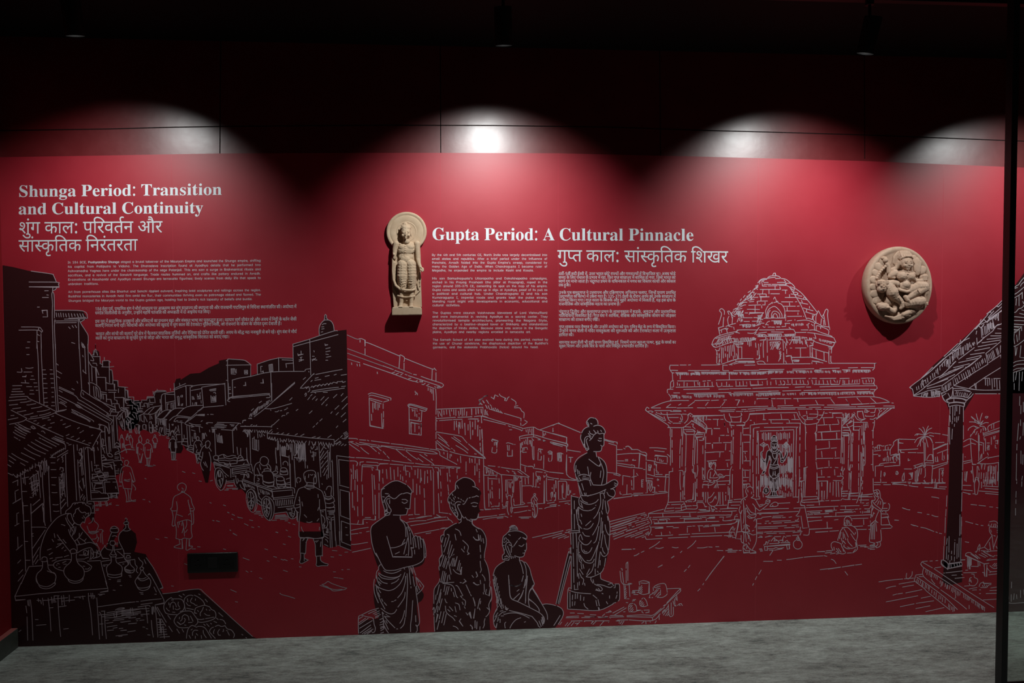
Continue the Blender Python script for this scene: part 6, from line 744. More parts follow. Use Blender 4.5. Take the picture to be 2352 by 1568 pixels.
    (2, 111, '7078 5149 5046 4150 4849 4848 5045 5248 5448 5853 5252 4953 5052 5552 5252 5054 4952 5051 4951 2250 5054 556500 5046 4450 5017 4550 5061 4447 4450 4552 4852 4145 4450 4751 4654 4952 5053 5155 5253 5452,7868 5346 5548 5350 5251 5252 5251 5067 3850 5244 4844'),
    (2, 84, '8683 5009 4650 5054 4850 4648 4850 4751 4750 4852 4854 5057 5252 5452 5451 5350 5249 5150 4946 4950 4951 4850 4548 4949 4947 5247 5448 5451 5452 5064 4550 4252 4652 4848 4748 4749 4848 4754 5251 5252 5552 4753 4756 5153 5253 5752 5648 5247 5147 5048 4947 4848 4849 5648 5749 5064 4650 5054 6550 5046,6574 5251 5253 5054 4752 4750 4748 5046 5347'),
    (2, 70, '6550 4452 4852 4853 5053 5154 5353 4753 4953 5060 4550 5054 8650 5046 4450 5037 4646 3950 4547 5045 5248 5249 5250 5349 5351 5250 5552 5246 4147,7571 5062 3850,6074 5148 5048 5249 5351 5550 3961'),
    (2, 71, '6550 4452 4752 4856 5152 5053 5251 5152 4755 5060 4550 5054 8650 5046 4450 5037 4748 5248 5249 5147 5045 4947 4547 4649,7571 5062 3850,6072 5247 5451 5550 3961,6854 5752 5251 5153 4952 5051 4653 4150 4546 5046 5746'),
    (2, 123, '7353 4746 4653 4456 4853 4654 4952 5051 4951 5051 5151 5052 5150 5251 5249 5150 5248 5253 5057 4951 5051 3850 5054 8050 5151 5550 5448 5248 5147 5047 4843 4747 4648 5347 5249 5650 5251 5252 5251 5067 4550 5054 6650 5046 4450 5017 4550 5061 4347 4350 4454 4854 4749 4250 4552 4748 5941,7269 5250 5351 5450 5553 5253 5055 4952 4851 4750 4848 5049 5148 5349 5045 4751 4752 4852 5055 4150 5049 5149 5044 4948 5048 4949 5350'),
    (1, 67, '569566 3750 500434 4050 5070 4346 4749 4850 4749 4450 3954 4456 4855 5060 5154 5254 5756 6753 5949 5041 4650 4951 4150 4147 4948 4848 4947 5045 5245 5248 5448 6150 5552 5252 5251 5353 5085 450 5059 569500'),
    (2, 96, '6737 4654 4653 4656 4857 5152 5052 5252 5152 4852 4952 5054 5151 5051 5352 5150 5251 6150 5055 2850 5054 9950 5046 4450 5009 4550 5061 4050 5045 4949 4750 4555 5052 4951 5151 5051 5550 4855 4851 4651 4548 4847 4947 5148 5047 5248 5247 5348 5446,8857 5076 3950 5041 3550 4949 4950 4949 5047 5248 5351 5749 5448 5247 5145'),
    (1, 82, '6173 4553 4953 5055 5353 5651 5149 5250 5646 5351 5756 5153 5253 5053 5154 4953 5053 4953 4654 4652 4450 4748 5049 4949 5045 5149 5049 5447 5250 5349 5550 4841 4152 4254 4656 4953 5056 5255 5755 5451 5650 6046 5644 5341 5042 4842 4643 4747 4346 5347 5348 5247 5347 5247 5348 5444 4245 4458 4753 4853 4357 4752,571566 500434 4050 500566 4050 5059 8250 5041'),
    (2, 69, '8687 5046 4350 5017 4550 5061 4949 4750 4849 4550 4851 4850 4952 4851 4952 5068 4550 5054,7483 3850 6234,6164 5249 5450 5251 5150 5251 3865 5036 5149'),
    (1, 0, '478595 5253 5150 5151 5150 5151 5349 5149 5150 5247 5045 4646 4550 4654'),
    (1, 81, '570566 500434 4150 5082 4849 4650 4949 3650 4851 4450 4552 4750 4647 5347 5247 5744 5643 5844 4344 4753 4058 4853 4456 4260 4656 5052 4951 5055 5454 5650 5349 5446 5354 5052 5153 5059 4951 5053 4951 5051 2650 5059 583500 5041,555539 5251 5250 5251 5075 2350 5049 5149 5046 5147 5043 4948 5048 4644 5449'),
    (2, 64, '6954 5452 5151 5054 4353 4348 4845 5049 5246 5446 5447 4746 4555 4653 4854 4955 5152 5052 5353 4754 5054 5151 5051 5352 5150 5251 6150 5055 2850 5054 8350 5046 4450 5041 3550 4949 4950 4949 5048 5149 5049 5149 5351 5750 5349 5446 5148 5048 4844 4748 4749'),
    (1, 31, '520566 500434 4150 500566 3950 5059 8350 5041'),
    (1, 31, '511566 3950 5059 6050 4852 5052 4951 5053 4952 5260 5254 5353 5854 6152 5849 5848 5747 5746 6240 5643 5443 4050 4161 4058 4054 3952 4650 4348 4444 4948 5043 5149 5048 5149 5049 5248 6350 5041 3750 500434 4150'),
    (2, 31, '3987 4854 5057 5253 5352 5451 5449 5547 5537 5650 5046 4450 5017 4550 5083 4550 5054 5550 4760 4852 4751 4749 4847 5044 5247'),
    (1, 0, '2049 5752 6150 5748 5348 5247 5341 4740 4748 4747 4248 4050 4451 4154 4653 3862 5855 5643 5744 5747 5550 5349 5651 5452 5253 5153 5052 4754 4752 4050 4949 4950 4949 4850'),
    (2, 33, '5578 5252 5350 5248 5047 4948 4950 4849 4951 4950 4952,5559 5252 5350 5248 5047 4948 4950 4849 4951 4950 4952'),
    (2, 0, '4635 4950 4849 4750 4352 4853 4953 5154 5252 5352 5451 5848 5646 5347 5247 4647 4755 4355 4651 4548 4847 5247 5249 5350 5151 5150 5251'),
    (1, 0, '5322 4748 4850 4849 4850 4849 4150 4352 4555 4853 4953 5057 5153 5456 5352 5451 5452 5550 5142 4750 4347 4745 5046 5346 5548 5350 5251 5350 5753'),
    (2, 0, '4087 4954 4853 4953 4752 4450 4854 5351 5350 5648 5248 5443 5144'),
    (2, 0, '3987 4952 4653 4450 4949 4950 4854 5251 5750 5448 5248 4854 4753 4950 4851 4950 4949 4850 4854 5351 5350 5648 5248 5443 5144'),
    (2, 31, '6083 5017 4550 5083 4550 5054 6650 5046,5587 4760 4752 4350 4954 5351 5250 5648 5248 5443 5244'),
    (2, 42, '6340 4657 4757 4866 5266 5357 5457 5550 4643 4743 4834 5234 5343 5443'),
    (2, 42, '5440 5664 5266 4866 4464 5450 5443 5343 5242 5034 4842 4743 4643'),
    (2, 32, '5342 5154 5054 5257 5650 4842 4847 4946'),
    (2, 31, '6083 5017 4550 5083 4550 5054 6650 5046,5587 4753 4752 4550 4949 4850 4954 5151 5850 5448 5148 5150 4852 4854 4951 4850 4951 4850 4949 4850 4954 5351 5250 5648 5248 5443 5244'),
    (2, 41, '5370 6450 5045 3650'),
    (2, 66, '6650 5087 4949 4950 4444 4754 6159 5550 5007'),
    (2, 66, '6449 4751 4750 4452 5055 5947 5750 5352 5253 5153 4954 4852 4252 4650 5054 5450 5451 5352 5252 5153 4855 4752 4450 4346 4854 5252 5752 5950 5447 5247 5146 4843 4748 4649 5049 5449 5448 5247 5046 4945 4846 4547'),
    (2, 66, '7060 3150 5054 6979 5650 5021 5650 5046 4450 5040 4450,7064 5063 5153 5058 4847 5048 3731'),
    (2, 66, '6449 4751 4850 4552 5055 5348 5250 5249 5850 5352 5253 5058 4853 4252 4850 4949 4650 4852 5170 7150 5045 3450 4938 6050 5349 5348 5248 5243 4944 4745 4547'),
    (2, 66, '7588 2850 5055 7750 5046 3411 4450'),
    (2, 66, '6749 4451 4653 4753 4955 5154 5456 5351 4555 4856 5256 5252 5953 5847 5248 5244 4947 4847 4848 4748 5248 5249 5446 5148 5044 4847 4646,6775 5251 5454 5056 4952 4751 4550 4849 4848 5044 5446,7054 5352 5255 4855 4354 4749 4747 4845 5245 5348'),
    (1, 35, '515550 4653 4953 5054 5153 5252 5351 5550 5347 5147 5046 4947 4747,6648 4951 4850 4852 5052 4951 5055 5151 5052 5252 5250 5151 5350 5349 5248 5048 5149 5045 4949 5048 4848 4749'),
    (2, 92, '7859 4446 4750 4551 4653 4655 4657 5452 5344 5346 5347 5349 5250 5251 5152 5054 4853 4852 4850 4949 4955 5450 5251 5254 4853 4950 4851 4850 4648 4850 4954 5451 5251 5350 5748 5247 5147 4946 4746 5149 5950 5251 5061 4550 5054 6650 5046 4350 5017 4650 5067 4150 5148'),
    (2, 69, '6863 4849 4950 4752 4852 4855 5052 5252 5051 5251 5250 5251 5850 5055 2650 5054 8650 5046 4350 5041 3750 4949 4950 4949 5048 5247 5450 5351 5449 5348 5248 5146 4947 4847 4648 4549 4551 4552 4553 4753 5353 5447 5347 5848 5552 5253 5052 4752,6542 5151 5051 5151 5350 5248 5048 4948 4950 4949 4851 4950 5052'),
    (2, 68, '6850 4650 4354 4852 4854 5058 5253 5252 5753 5451 5056 3250 5054 8550 5046 3850 5039 4250 4648 4848 4948 5044 5148 5646 4953 5054 5254 5452 5650 5348 5246 5045 4747 4648,6858 5148 5048 5652 5253 5052 4852 4650,6342 5151 5051 5151 5350 5248 5048 4948 4950 4949 4851 4950 5052'),
    (2, 66, '5450 5054 6874 3250 5055 7550 5046 3226 6850 5045'),
    (2, 78, '5750 5055 7750 5045,7494 5006 4450 5088 3943 5056 6057'),
    (2, 78, '6949 4352 4752 4852 4856 5650 5048 5247 5249 5250 5249 5552 5353 5152 5056 4952 4852 4453 4849 4750 4748 4551 5272 7350 5045 3250 4937 5352 5250 5351 5747 5348 5343 5043 4946 4748 4747'),
    (2, 78, '5850 7088 5051 2750 5055 7950 5044 3012'),
    (2, 78, '6949 4352 4454 4857 5357 5252 5452 4751 4852 4857 5053 5253 5252 5352 5351 5750 5349 5348 5248 5244 4843 4848 4749 5448 5248 5245 5044 4947 4446,7254 5452 5252 5152 5054 4952 4852 4652 4550 4648 4848 4948 5046 5246 5548,7275 5453 5152 5054 4755 4150 4948 4849 5048 4948 5148 5048 5547'),
    (2, 78, '6949 3953 4656 5053 5550 5246 5348 5250 5349 5251 5250 5251 5252 5152 5055 4853 4553 4350 5055 6162 5051 3150 5055 7650 5046 3634 5051 5550 5349 5348 5347 5243 4844 4747 4748'),
    (2, 78, '5459 5054 6781 5550 3320 7650 5045,7450 5077 5550 5023'),
    (2, 32, '5339 5367 5650 4533'),
    (2, 32, '5750 4851 5051 4952 5151 5051 5352 5447 5047 4848'),
    (2, 32, '5339 5367 5650 4533,5973 4851 4950 4952 5053 5252 5350 5348 5047 4948 4850'),
    (2, 47, '5768 5155 5055 5255 5155 5458 5550 4641 4735 5042 5337 5441 4550 4463'),
    (2, 47, '5342 5355 5255 5258 5054 5154 4954 5055 4955 4464 5550 5637 5240 5045 4837 4843 4644'),
    (2, 78, '7971 5045 3150 5055'),
    (2, 90, '7349 4551 4552 4653 4755 4855 5063 5256 5354 5454 5452 5950 5648 5348 5446 5244 4450 4657 4851 4850 4851 4450 4446 4642 5040 5245 5247 5646 5850 5351 5252 5253 5256 3850 5055 6750 5045 4841 4746 4246'),
    (2, 43, '7096 486447 4550 514553'),
    (2, 60, '8071 5045 2050 5055'),
    (2, 36, '5777 4967 5650 4933'),
    (2, 89, '5550 5094 5650 5031 7350 5069 5550 5006 4550 5070 2750 5030'),
    (2, 83, '5250 6594 5750 6606 4450 3982 4954 4855 5150 4945 4846 4946 4022,5962 5055 7350 5045'),
    (2, 53, '5350 5055 5750 5084 4350 5055 7150 5045 4250 5016 5850 5045'),
    (2, 73, '6749 4352 4753 4657 5060 5458 5654 5750 5448 5248 5049 5150 5055 5550 5017 4550 5055 4950 5049 4847 4849 4850,7154 5252 5251 5256 5057 4855 4852 4851 4450 4849 4848 4847 5048 4946 5147 5047 5644'),
    (2, 81, '5962 5056 5252 5152 5252 5152 5252 5152 6364 5850,5550 5094 5650 5006,8250 3472 5455 6923'),
    (2, 68, '5550 5094 5650 5011 7050 5045'),
    (2, 108, '5550 5094 5850 6122 5049 5149 5048 5149 5048 5148 5049 5148 4950 5053 5152 5051 5254 5052 6178 5850 5006 4450 5080 5152 5055 4744 5048 4949 5048 4949 4125 4550 4075 4951 5052 4951 5052 4854 5052 4952 5043 5148 5020'),
    (2, 90, '5550 5094 5750 6822 5049 5344 5248 5148 4950 5054 4953 5082 5650 5006 4350 3180 4953 4656 5150 5047 5147 5017'),
    (2, 77, '5550 5094 6550 5948 5545 5146 5043 4947 4545 4648 3550 5055 6350 5351 5353 5052 5153 4952 5052 4852 4952 4750 4751 4150 5011'),
    (2, 77, '5550 5094 6550 5948 5545 5147 5043 4946 4748 4848 4648 3350 5055 6550 5351 5353 5052 5152 4953 5052 4851 4952 4750 4751 4150 5011,8050 4070 5650 6130'),
    (2, 77, '6949 4252 4752 4852 4853 4953 5650 5246 5348 5349 5550 5552 5356 4755 4851 4850 4353 4551 4456 5057 5456 5352 5451 5850 5349 5348 5248 5247 5147 4450 4755 4751 4450 4447 4948 5046 5347 5249 5250 5149 5549 5249 5250 5448 5148 5248 5148 5043 4847 4848 4748'),
    (2, 77, '5389 5055 8350 5045 3650 5011 4550 5089'),
    (2, 89, '7249 4152 4456 4858 5079 5650 5018 5148 5446 5648 5451 5553 5357 5079 5550 5017 4643 4647'),
    (2, 83, '6850 3494 5550 6024 5047 5247 5241 4950 5255 5360 5976 5650 3406'),
    (2, 118, '6350 3994 5550 5723 5148 5048 5147 5048 5148 5047 4950 5153 5052 5152 5053 5152 5052 5777 5750 5723 5048 5148 5047 5148 5048 5147 4950 5053 5152 5052 5153 5052 5152 5777 5650 3806 4350 4378 4952 4954 5053 4954 5150 4946 5047 4844 4322'),
    (2, 81, '6850 5068 3476 5650 5936 5343 5247 4750 5457 5153 5964 5650 3424 5032'),
    (2, 73, '7049 4751 4850 4555 5045 4550 5094 5550 5034 5353 5452 5750 5646 5246 5241 4841 4847 4747,7254 5454 5255 5057 4855 4852 4851 4450 4849 4848 4845 5043 5244 5249 5248'),
    (2, 69, '6849 4252 4753 4853 4859 5259 5254 5754 5850 5448 5347 5246 4549 5051 4654 4350 4849 4848 4847 5047 4947 5147 5047 5644 5650 5555 5051 5549 5048 4848 4948 4748 4548'),
    (2, 73, '6749 4352 4753 4657 5060 5458 5654 5750 5448 5248 5049 5150 5066 5550 5006 4550 5055 4950 5049 4646 4850,7054 5553 5256 5057 4855 4852 4751 4550 4849 4848 4847 5048 4946 5147 5047 5644'),
    (2, 70, '6849 4252 4753 4853 4859 5259 5253 5353 5452 5650 5847 5147 5247 5147 5044 2550 5054 7250 4848 4953 5053 4852 4952 4851 4450 4849 4646 5048 4947 5047 5342 5248 5349 5450 5251 5150 5251 5152 5051 5649 4745 4547 4850'),
    (2, 44, '7083 5045 3150 5055,5750 5090 5152 5252 5251 5250 5251 5250 5149 5250 4945 4950 5051 4850 4849 4850 5048 4948 5014'),
    (2, 79, '5550 5094 6650 5748 5348 5248 5147 5045 4947 4848 4648 5049 5250 5448 5345 5047 4946 4745 4447,6155 6450 5352 5252 5055 4853 4852 4851 3750,6174 5950 5351 5250 5152 5251 5152 5052 4855 4452 4050'),
    (2, 74, '6537 4253 4952 4852 5552 5049 5447 5850 5352 5252 5153 5057 4950 5049 4848 4648 4350 4751 4753 4853 4859 5054 5458 5654 5750 5448 5347 5055 5550 5012 4847 4848 4748 4749,6855 5753 5255 5057 4855 4852 4851 4450 4849 4646 5047 4947 5146 5048 5247'),
    (2, 71, '6050 4550 5094 5550 5031 4950 5254 5252 5352 5750 5349 5248 5245 5146 5029 4550 5070 4954 4952 4752 4550 4648 4846'),
    (2, 29, '5550 5083 5550 5017,5688 4852 5053 5252 5350 5248 5047 4848'),
    (2, 29, '5583 5550 5012 4845 4548 4650 5055 5350 5251 5052 5152,5688 4852 5053 5252 5350 5248 5047 4848'),
    (2, 66, '6062 5056 5150 6465 5650 3534 4950,5550 5094 5550 5006,7550 3866 5454 6530'),
    (2, 88, '7349 4551 4552 4653 4755 4855 5063 5256 5354 5454 5552 5850 5648 5248 5348 5345 5147 4450 4657 4851 4850 4851 4450 4446 4642 5040 5245 5247 5646 5850 5452 5457 5650 4947 4847 4947 4848 4749 4748 4750'),
    (2, 33, '5950 4752 4952 5090 5550 5011 5150 5249 5051 5250 5145'),
    (2, 105, '5550 5083 5550 5042 4950 5255 5653 5550 5348 5248 5146 4950 5255 5653 5550 5548 5345 5024 4550 5072 4855 4552 4849 4850 4745 5027 4550 5072 4855 4552 4849 4950 4849 4846 5027'),
    (2, 71, '6050 4550 5083 5550 5042 4950 5254 5252 5352 5750 5349 5248 5245 5146 5029 4550 5070 4954 4952 4752 4550 4648 4846'),
    (2, 72, '6849 4252 4753 4853 4859 5259 5254 5754 5850 5746 5246 5241 4841 4847 4747,7154 5656 5053 5153 4953 5053 4853 4852 4851 4450 4849 4848 4847 5047 4947 5147 5047 5644'),
    (2, 87, '6950 3950 5055 6550 5754 5354 5154 5060 4954 4753 4853 4152 3950 5055 6150 5649 5548 5447 5346 5244 5144 4944 4844 4746 4647 4548,6194 5006 4450 5094'),
    (2, 73, '5538 5095 5550 5045 5353 5452 5750 5646 5246 5241 4841 4847 4747 4348 4751 4850 4555 5033,7254 5454 5255 5057 4855 4852 4851 4450 4849 4848 4845 5043 5244 5249 5248'),
    (2, 45, '5550 5083 5550 5045 5152 5252 5351 5550 5045 4550 4648 4847 5027'),
    (2, 63, '6649 4751 4750 4751 4852 4855 5551 5148 5248 5249 5650 5251 5252 5053 4853 4750 4552 4651 4752 4952 4954 5255 5251 5252 5351 5650 5548 5248 5246 4549 4853 4552 4548 4847 5247 5448 5948 5348 5244 4845 4848'),
    (2, 39, '6883 5045 3350 5055,5691 5550 5016 5148 5150 5249 5150 5151 5145 4350 4752 4853'),
    (2, 71, '6350 4751 4654 4953 5075 5550 5026 5247 5548 5351 5250 5253 5255 5070 5550 5017 4550 5058 4946 4747 4749'),
    (2, 72, '5550 5094 7750 5045 2950 5035 6950 5046 3150 5035 7150 5045'),
    (2, 67, '6450 3883 5550 6118 4850 5256 5053 5873 5650 3817'),
    (2, 98, '6250 4083 5650 5435 5047 5338 4950 5880 5550 5725 5145 4950 5362 5053 5465 5650 4017 4550 4665 4854 5053 4952 5053 4952 5150 5048 4845 5047 4846 4635'),
    (2, 66, '5250 6369 5046 3868 5650 5541 5248 5246 4750 5254 5252 5559 5650 3832 5053 6332 4450 4066 5350 4948 4848 4845 4543'),
    (2, 67, '5438 5155 5150 5249 5150 5353 5255 3883 5550 6118 4850 5256 5053 5873 5650 3510 4848 4948 4849'),
    (1, 68, '5350 5053 5350 5353 5094 4951 4950 4951 4751 5052 7350 5043 5454 5453 5952 5749 5546 5344 5142 5019 5149 5049 5248 5350 5047 2150 5053 5350 5252 5152 5086 4953 4852 4450 4849 4545 5018 5146 5149 5049 5149 5350 5047'),
    (1, 60, '7648 4352 4454 4458 4854 4954 5053 4954 5155 5054 5357 5456 5856 5752 5850 5748 5646 5642 5343 5046 5145 4946 5046 4743 4644 4244 4348,8252 5251 5455 5052 5152 5079 4760 4652 4650 4648 4740 5024 5147 5046 5445 5249'),
    (1, 66, '5325 5053 5350 5051 5150 5252 500569 4752 4751 5052 7350 5042 5657 5452 5551 5350 5648 5744 5147 5247 5243 5047 5146 4945 5046 4843 4441 4345 4749 4750 4252 4652 4754 5031 5147 5048 5149 5049 5149 5250 5149 5350 5047,8555 5250 5351 5355 5257 5069 4760 4453 4448 4644 5020 5445'),
    (1, 91, '9848 3253 4552 4653 4258 4754 4661 4956 5062 5156 5460 5354 5858 5453 6054 5551 6150 6048 5548 5149 5450 5353 5051 5151 5350 5022 4750 4954 4459 4357 4553 4750 4851 4750 4048 4343 4637 4934 5041 5630 5743 5548 5549 5350 5753 5253 5069 4853 4652 4451 5052 9050 5048 4849 4750 4646 5027 4247 4248'),
    (1, 51, '5350 5053 5350 5252 5150 5095 4951 5051 4650 5053 7250 5040 5355 5454 5753 5450 5646 5247 5046 4947 4848 4749 4650 4951 4950 4852 5051 4951 4950 5051 4550 4643 5018 5148 5348 5450 5047'),
    (1, 51, '7748 4750 4053 5051 4950 4949 4950 4847 4750 5071 5350 5146 5247 5147 5745 5349 5650 5554 5056 4952 4554 4154 4355 4654 4953 5058 5256 5555 5753 5750 5648 5350 5049 5150 5151 5150 5151 5051 5350 5033 4750 4953 4852 4953 4851 4852 4652 4650 4749 4747 5045 5148 5150 5347 6840 5441 5043 4946 4644 4748'),
    (1, 41, '7248 4751 4750 4851 4654 4952 5094 4550 5054 6262 5760 5350 5029 6150 5045 3950 5010 5149 5049 5150 5149 5552 5152 5252 5349 4744 4646 4547'),
    (1, 75, '5350 5053 5350 5654 5152 500564 4754 4851 4550 5053 9850 5948 5646 5446 5342 5041 4642 4747 4547 4548 4449 3350 5022 5346 5448 5350 5047,8391 5750 5652 5455 5256 5059 4954 5053 4655 4552 4450 4949 4950 4949'),
    (1, 70, '5848 5080 5350 5634 5644 5448 5449 5750 5853 5252 5255 5053 4954 4853 4356 3955 4155 4456 4657 4953 5058 5359 5657 5351 5252 5351 6350 5249 5250 5249 5350 5449 5149 5150 5151 5150 5153 5450 5024 4750 4953 4853 4953 4755 4654 4354 3950 4849 4848 4849 4947 5048 4948 5148 5048 5246 5249 5248 5349 5348 6543 5546 5349 5248 5148 5248 5148 5047 5148 5041 4843 4745 4747 4446 3947 4150 4751 4850 4951 4850 4951 4850 4951 4550 4949 5049 4949 5049'),
    (1, 67, '7348 4751 4650 4654 4853 4857 5086 4753 4751 5052 7350 5007 5147 5248 5150 5149 5250 5753 5253 5084 4952 5052 4752 4751 5052 7450 5004 5149 5049 5149 5350 5149 5047 4550 3848 4448 5059 4646 3945'),
    (1, 76, '6650 5053 5350 5351 5250 5457 500566 4450 4649 4446 4747 4847 4841 4750 5074 571500 5026 4750 4859 4656 4354 4051 500434 5148 5048 5148 5249 5250 5249 5450 5047'),
    (1, 54, '5725 4851 4850 4952 4851 5052 4952 5055 5354 5651 5149 5150 5347 5045 5149 5049 5150 5151 5250 5558 5256 5052 3196 5051 4951 5051 4951 5051 4852 4750 5053 8050 5047 4550 5049 4950 5046 5149 5925 5872 5151 5057 4951 4550 5053 6850 5047 4750 4848 4743 3303 4846 4946 4643 4747 4447'),
    (1, 61, '9548 4452 4853 4953 4144 4048 4751 4850 4751 4852 4757 5056 5457 5855 6255 5852 5059 4952 5052 4754 4752 4450 4648 5047 5149 5049 5247 5047 4947 4748 4449 4751 4754 5055 5356 5353 5853 5350 5351 5950 5549 5746 5248 5246 5146 5017 5149 5048 5350 5051 5150 5248 4747 4748,7956 5151 5150 5353 5251 5069 4348 4647 4745 4945 5046 5346'),
    (1, 52, '7848 4650 4452 4356 4459 4954 5054 4954 5154 5054 5357 5253 5353 5253 5654 5752 5850 5748 5546 5343 4844 4448 4751 4852 4859 5053 4752 4449 4746 4844 4941 5044 5145 5342 5347 5646 5750 5351 5352 5253 5348 4544 4546 4448'),
    (1, 32, '513550 4654 5058 5454 5650 5446 5048 5148 4948 5048 4646,6548 4751 4852 4953 5056 5354 5350 5151 5449 5248 5244 4845 4848 4950 4949'),
    (1, 66, '7548 4750 4452 4654 4752 4953 4853 4857 5053 4954 5155 5054 5257 5254 5455 5554 5652 5350 5848 5348 5347 5073 4953 4852 4450 5053 7650 500429 5147 5149 5150 5149 5250 5047 4550 3848 4448 5059 4443,8255 5151 5250 5558 5079 4953 4753 4751 4550 4849 4948 4848 4946 5046 4946 5039 5146 5046 5244 5248 5249'),
    (1, 54, '7448 4452 4256 4853 4757 4954 5054 4954 5154 5054 5154 5659 5756 5752 5350 5948 5448 5643 5246 5238 2050 5140 5343 5446 6049 5351 5656 5348 4543 4546 4347,7184 6550 5061 4856 4752 4449 4847 4845'),
    (1, 58, '7125 3853 4554 4952 5055 5253 5352 5451 4752 4753 4855 5053 5557 5352 5351 5352 4453 4654 4755 4959 5357 5454 5552 5252 5350 5451 5750 6047 6550 5044 4150 5247 5244 5045 4947 5048 4848 4948 4848 3845 4350 5051 4850 4949 4750 4747 5046 5448 6450 5449 5350 6046 5344 5041 4643 4748 4046 4449,8072 5352 5254 5053 5153 5057 4956 4755 4851 4650 4748 4846 5044 4947 5146 5044 5345 5249,8730 5954 5156 4951 5051 4951 4850 4851 2650 4747 4948 5046 5248 6046'),
    (1, 78, '4850 5053 5250 5351 5659 528570 5350 533423 5447 5250 5047 1250 5053 5451 5350 5252 5153 4856 4659 2350 4637 4950 5048 5147 5149 5848 5047,7079 7350 3978'),
    (1, 68, '5350 5053 5350 5353 500570 4951 4950 4951 4751 5052 7350 5017 5454 5453 5952 5749 5546 5344 5142 5019 5149 5049 5248 5350 5047 2150 5053 5350 5252 5152 5086 4953 4852 4450 4849 4545 5018 5146 5149 5049 5149 5350 5047'),
    (1, 35, '515565 4554 4953 5053 5152 5052 5654 5450 5646 5048 5147 5048 4947 4747 4749,5350 5053 5350 5252 5150 5095 4852 4750 5053 7350 5001 5149 5049 5149 5350 5047'),
    (1, 36, '5350 5053 5350 5252 5150 500571 4852 4750 5053 7350 500425 5149 5049 5149 5350 5047'),
    (1, 84, '9648 4450 4551 4452 4155 4654 4459 4660 4956 5062 5155 5461 5658 5454 5553 6054 5551 6150 5948 5648 5049 5550 5251 5254 5350 5022 4750 4855 4163 4653 4652 4651 4550 4148 4342 4638 4933 5135 5538 5743 6148 5350 5752 5754 6059 5347 4342 4245 4146'),
]
# letter code -> shape
CHARS = {
    'plain': {39: 118, 40: 112, 41: 113, 44: 109, 45: 114, 46: 110, 47: 116, 49: 103, 51: 107, 52: 108, 53: 104, 55: 105, 56: 106, 59: 111, 65: 120, 66: 140, 67: 146, 68: 151, 69: 157, 71: 115, 72: 119, 73: 121, 75: 123, 76: 124, 77: 125, 78: 126, 80: 127, 82: 128, 83: 129, 84: 130, 85: 131, 86: 132, 87: 133, 89: 134, 97: 122, 98: 135, 99: 136, 100: 137, 101: 138, 102: 139, 103: 141, 104: 142, 105: 143, 106: 144, 107: 145, 108: 147, 109: 148, 110: 149, 111: 150, 112: 152, 114: 153, 115: 154, 116: 155, 117: 156, 118: 158, 119: 159, 120: 160, 121: 161, 122: 102, 8211: 117},
    'title': {58: 176, 65: 180, 67: 184, 71: 165, 80: 169, 83: 170, 84: 172, 97: 174, 99: 175, 100: 177, 101: 178, 103: 179, 104: 181, 105: 182, 108: 183, 110: 162, 111: 163, 112: 164, 114: 166, 115: 167, 116: 168, 117: 171, 121: 173}
}
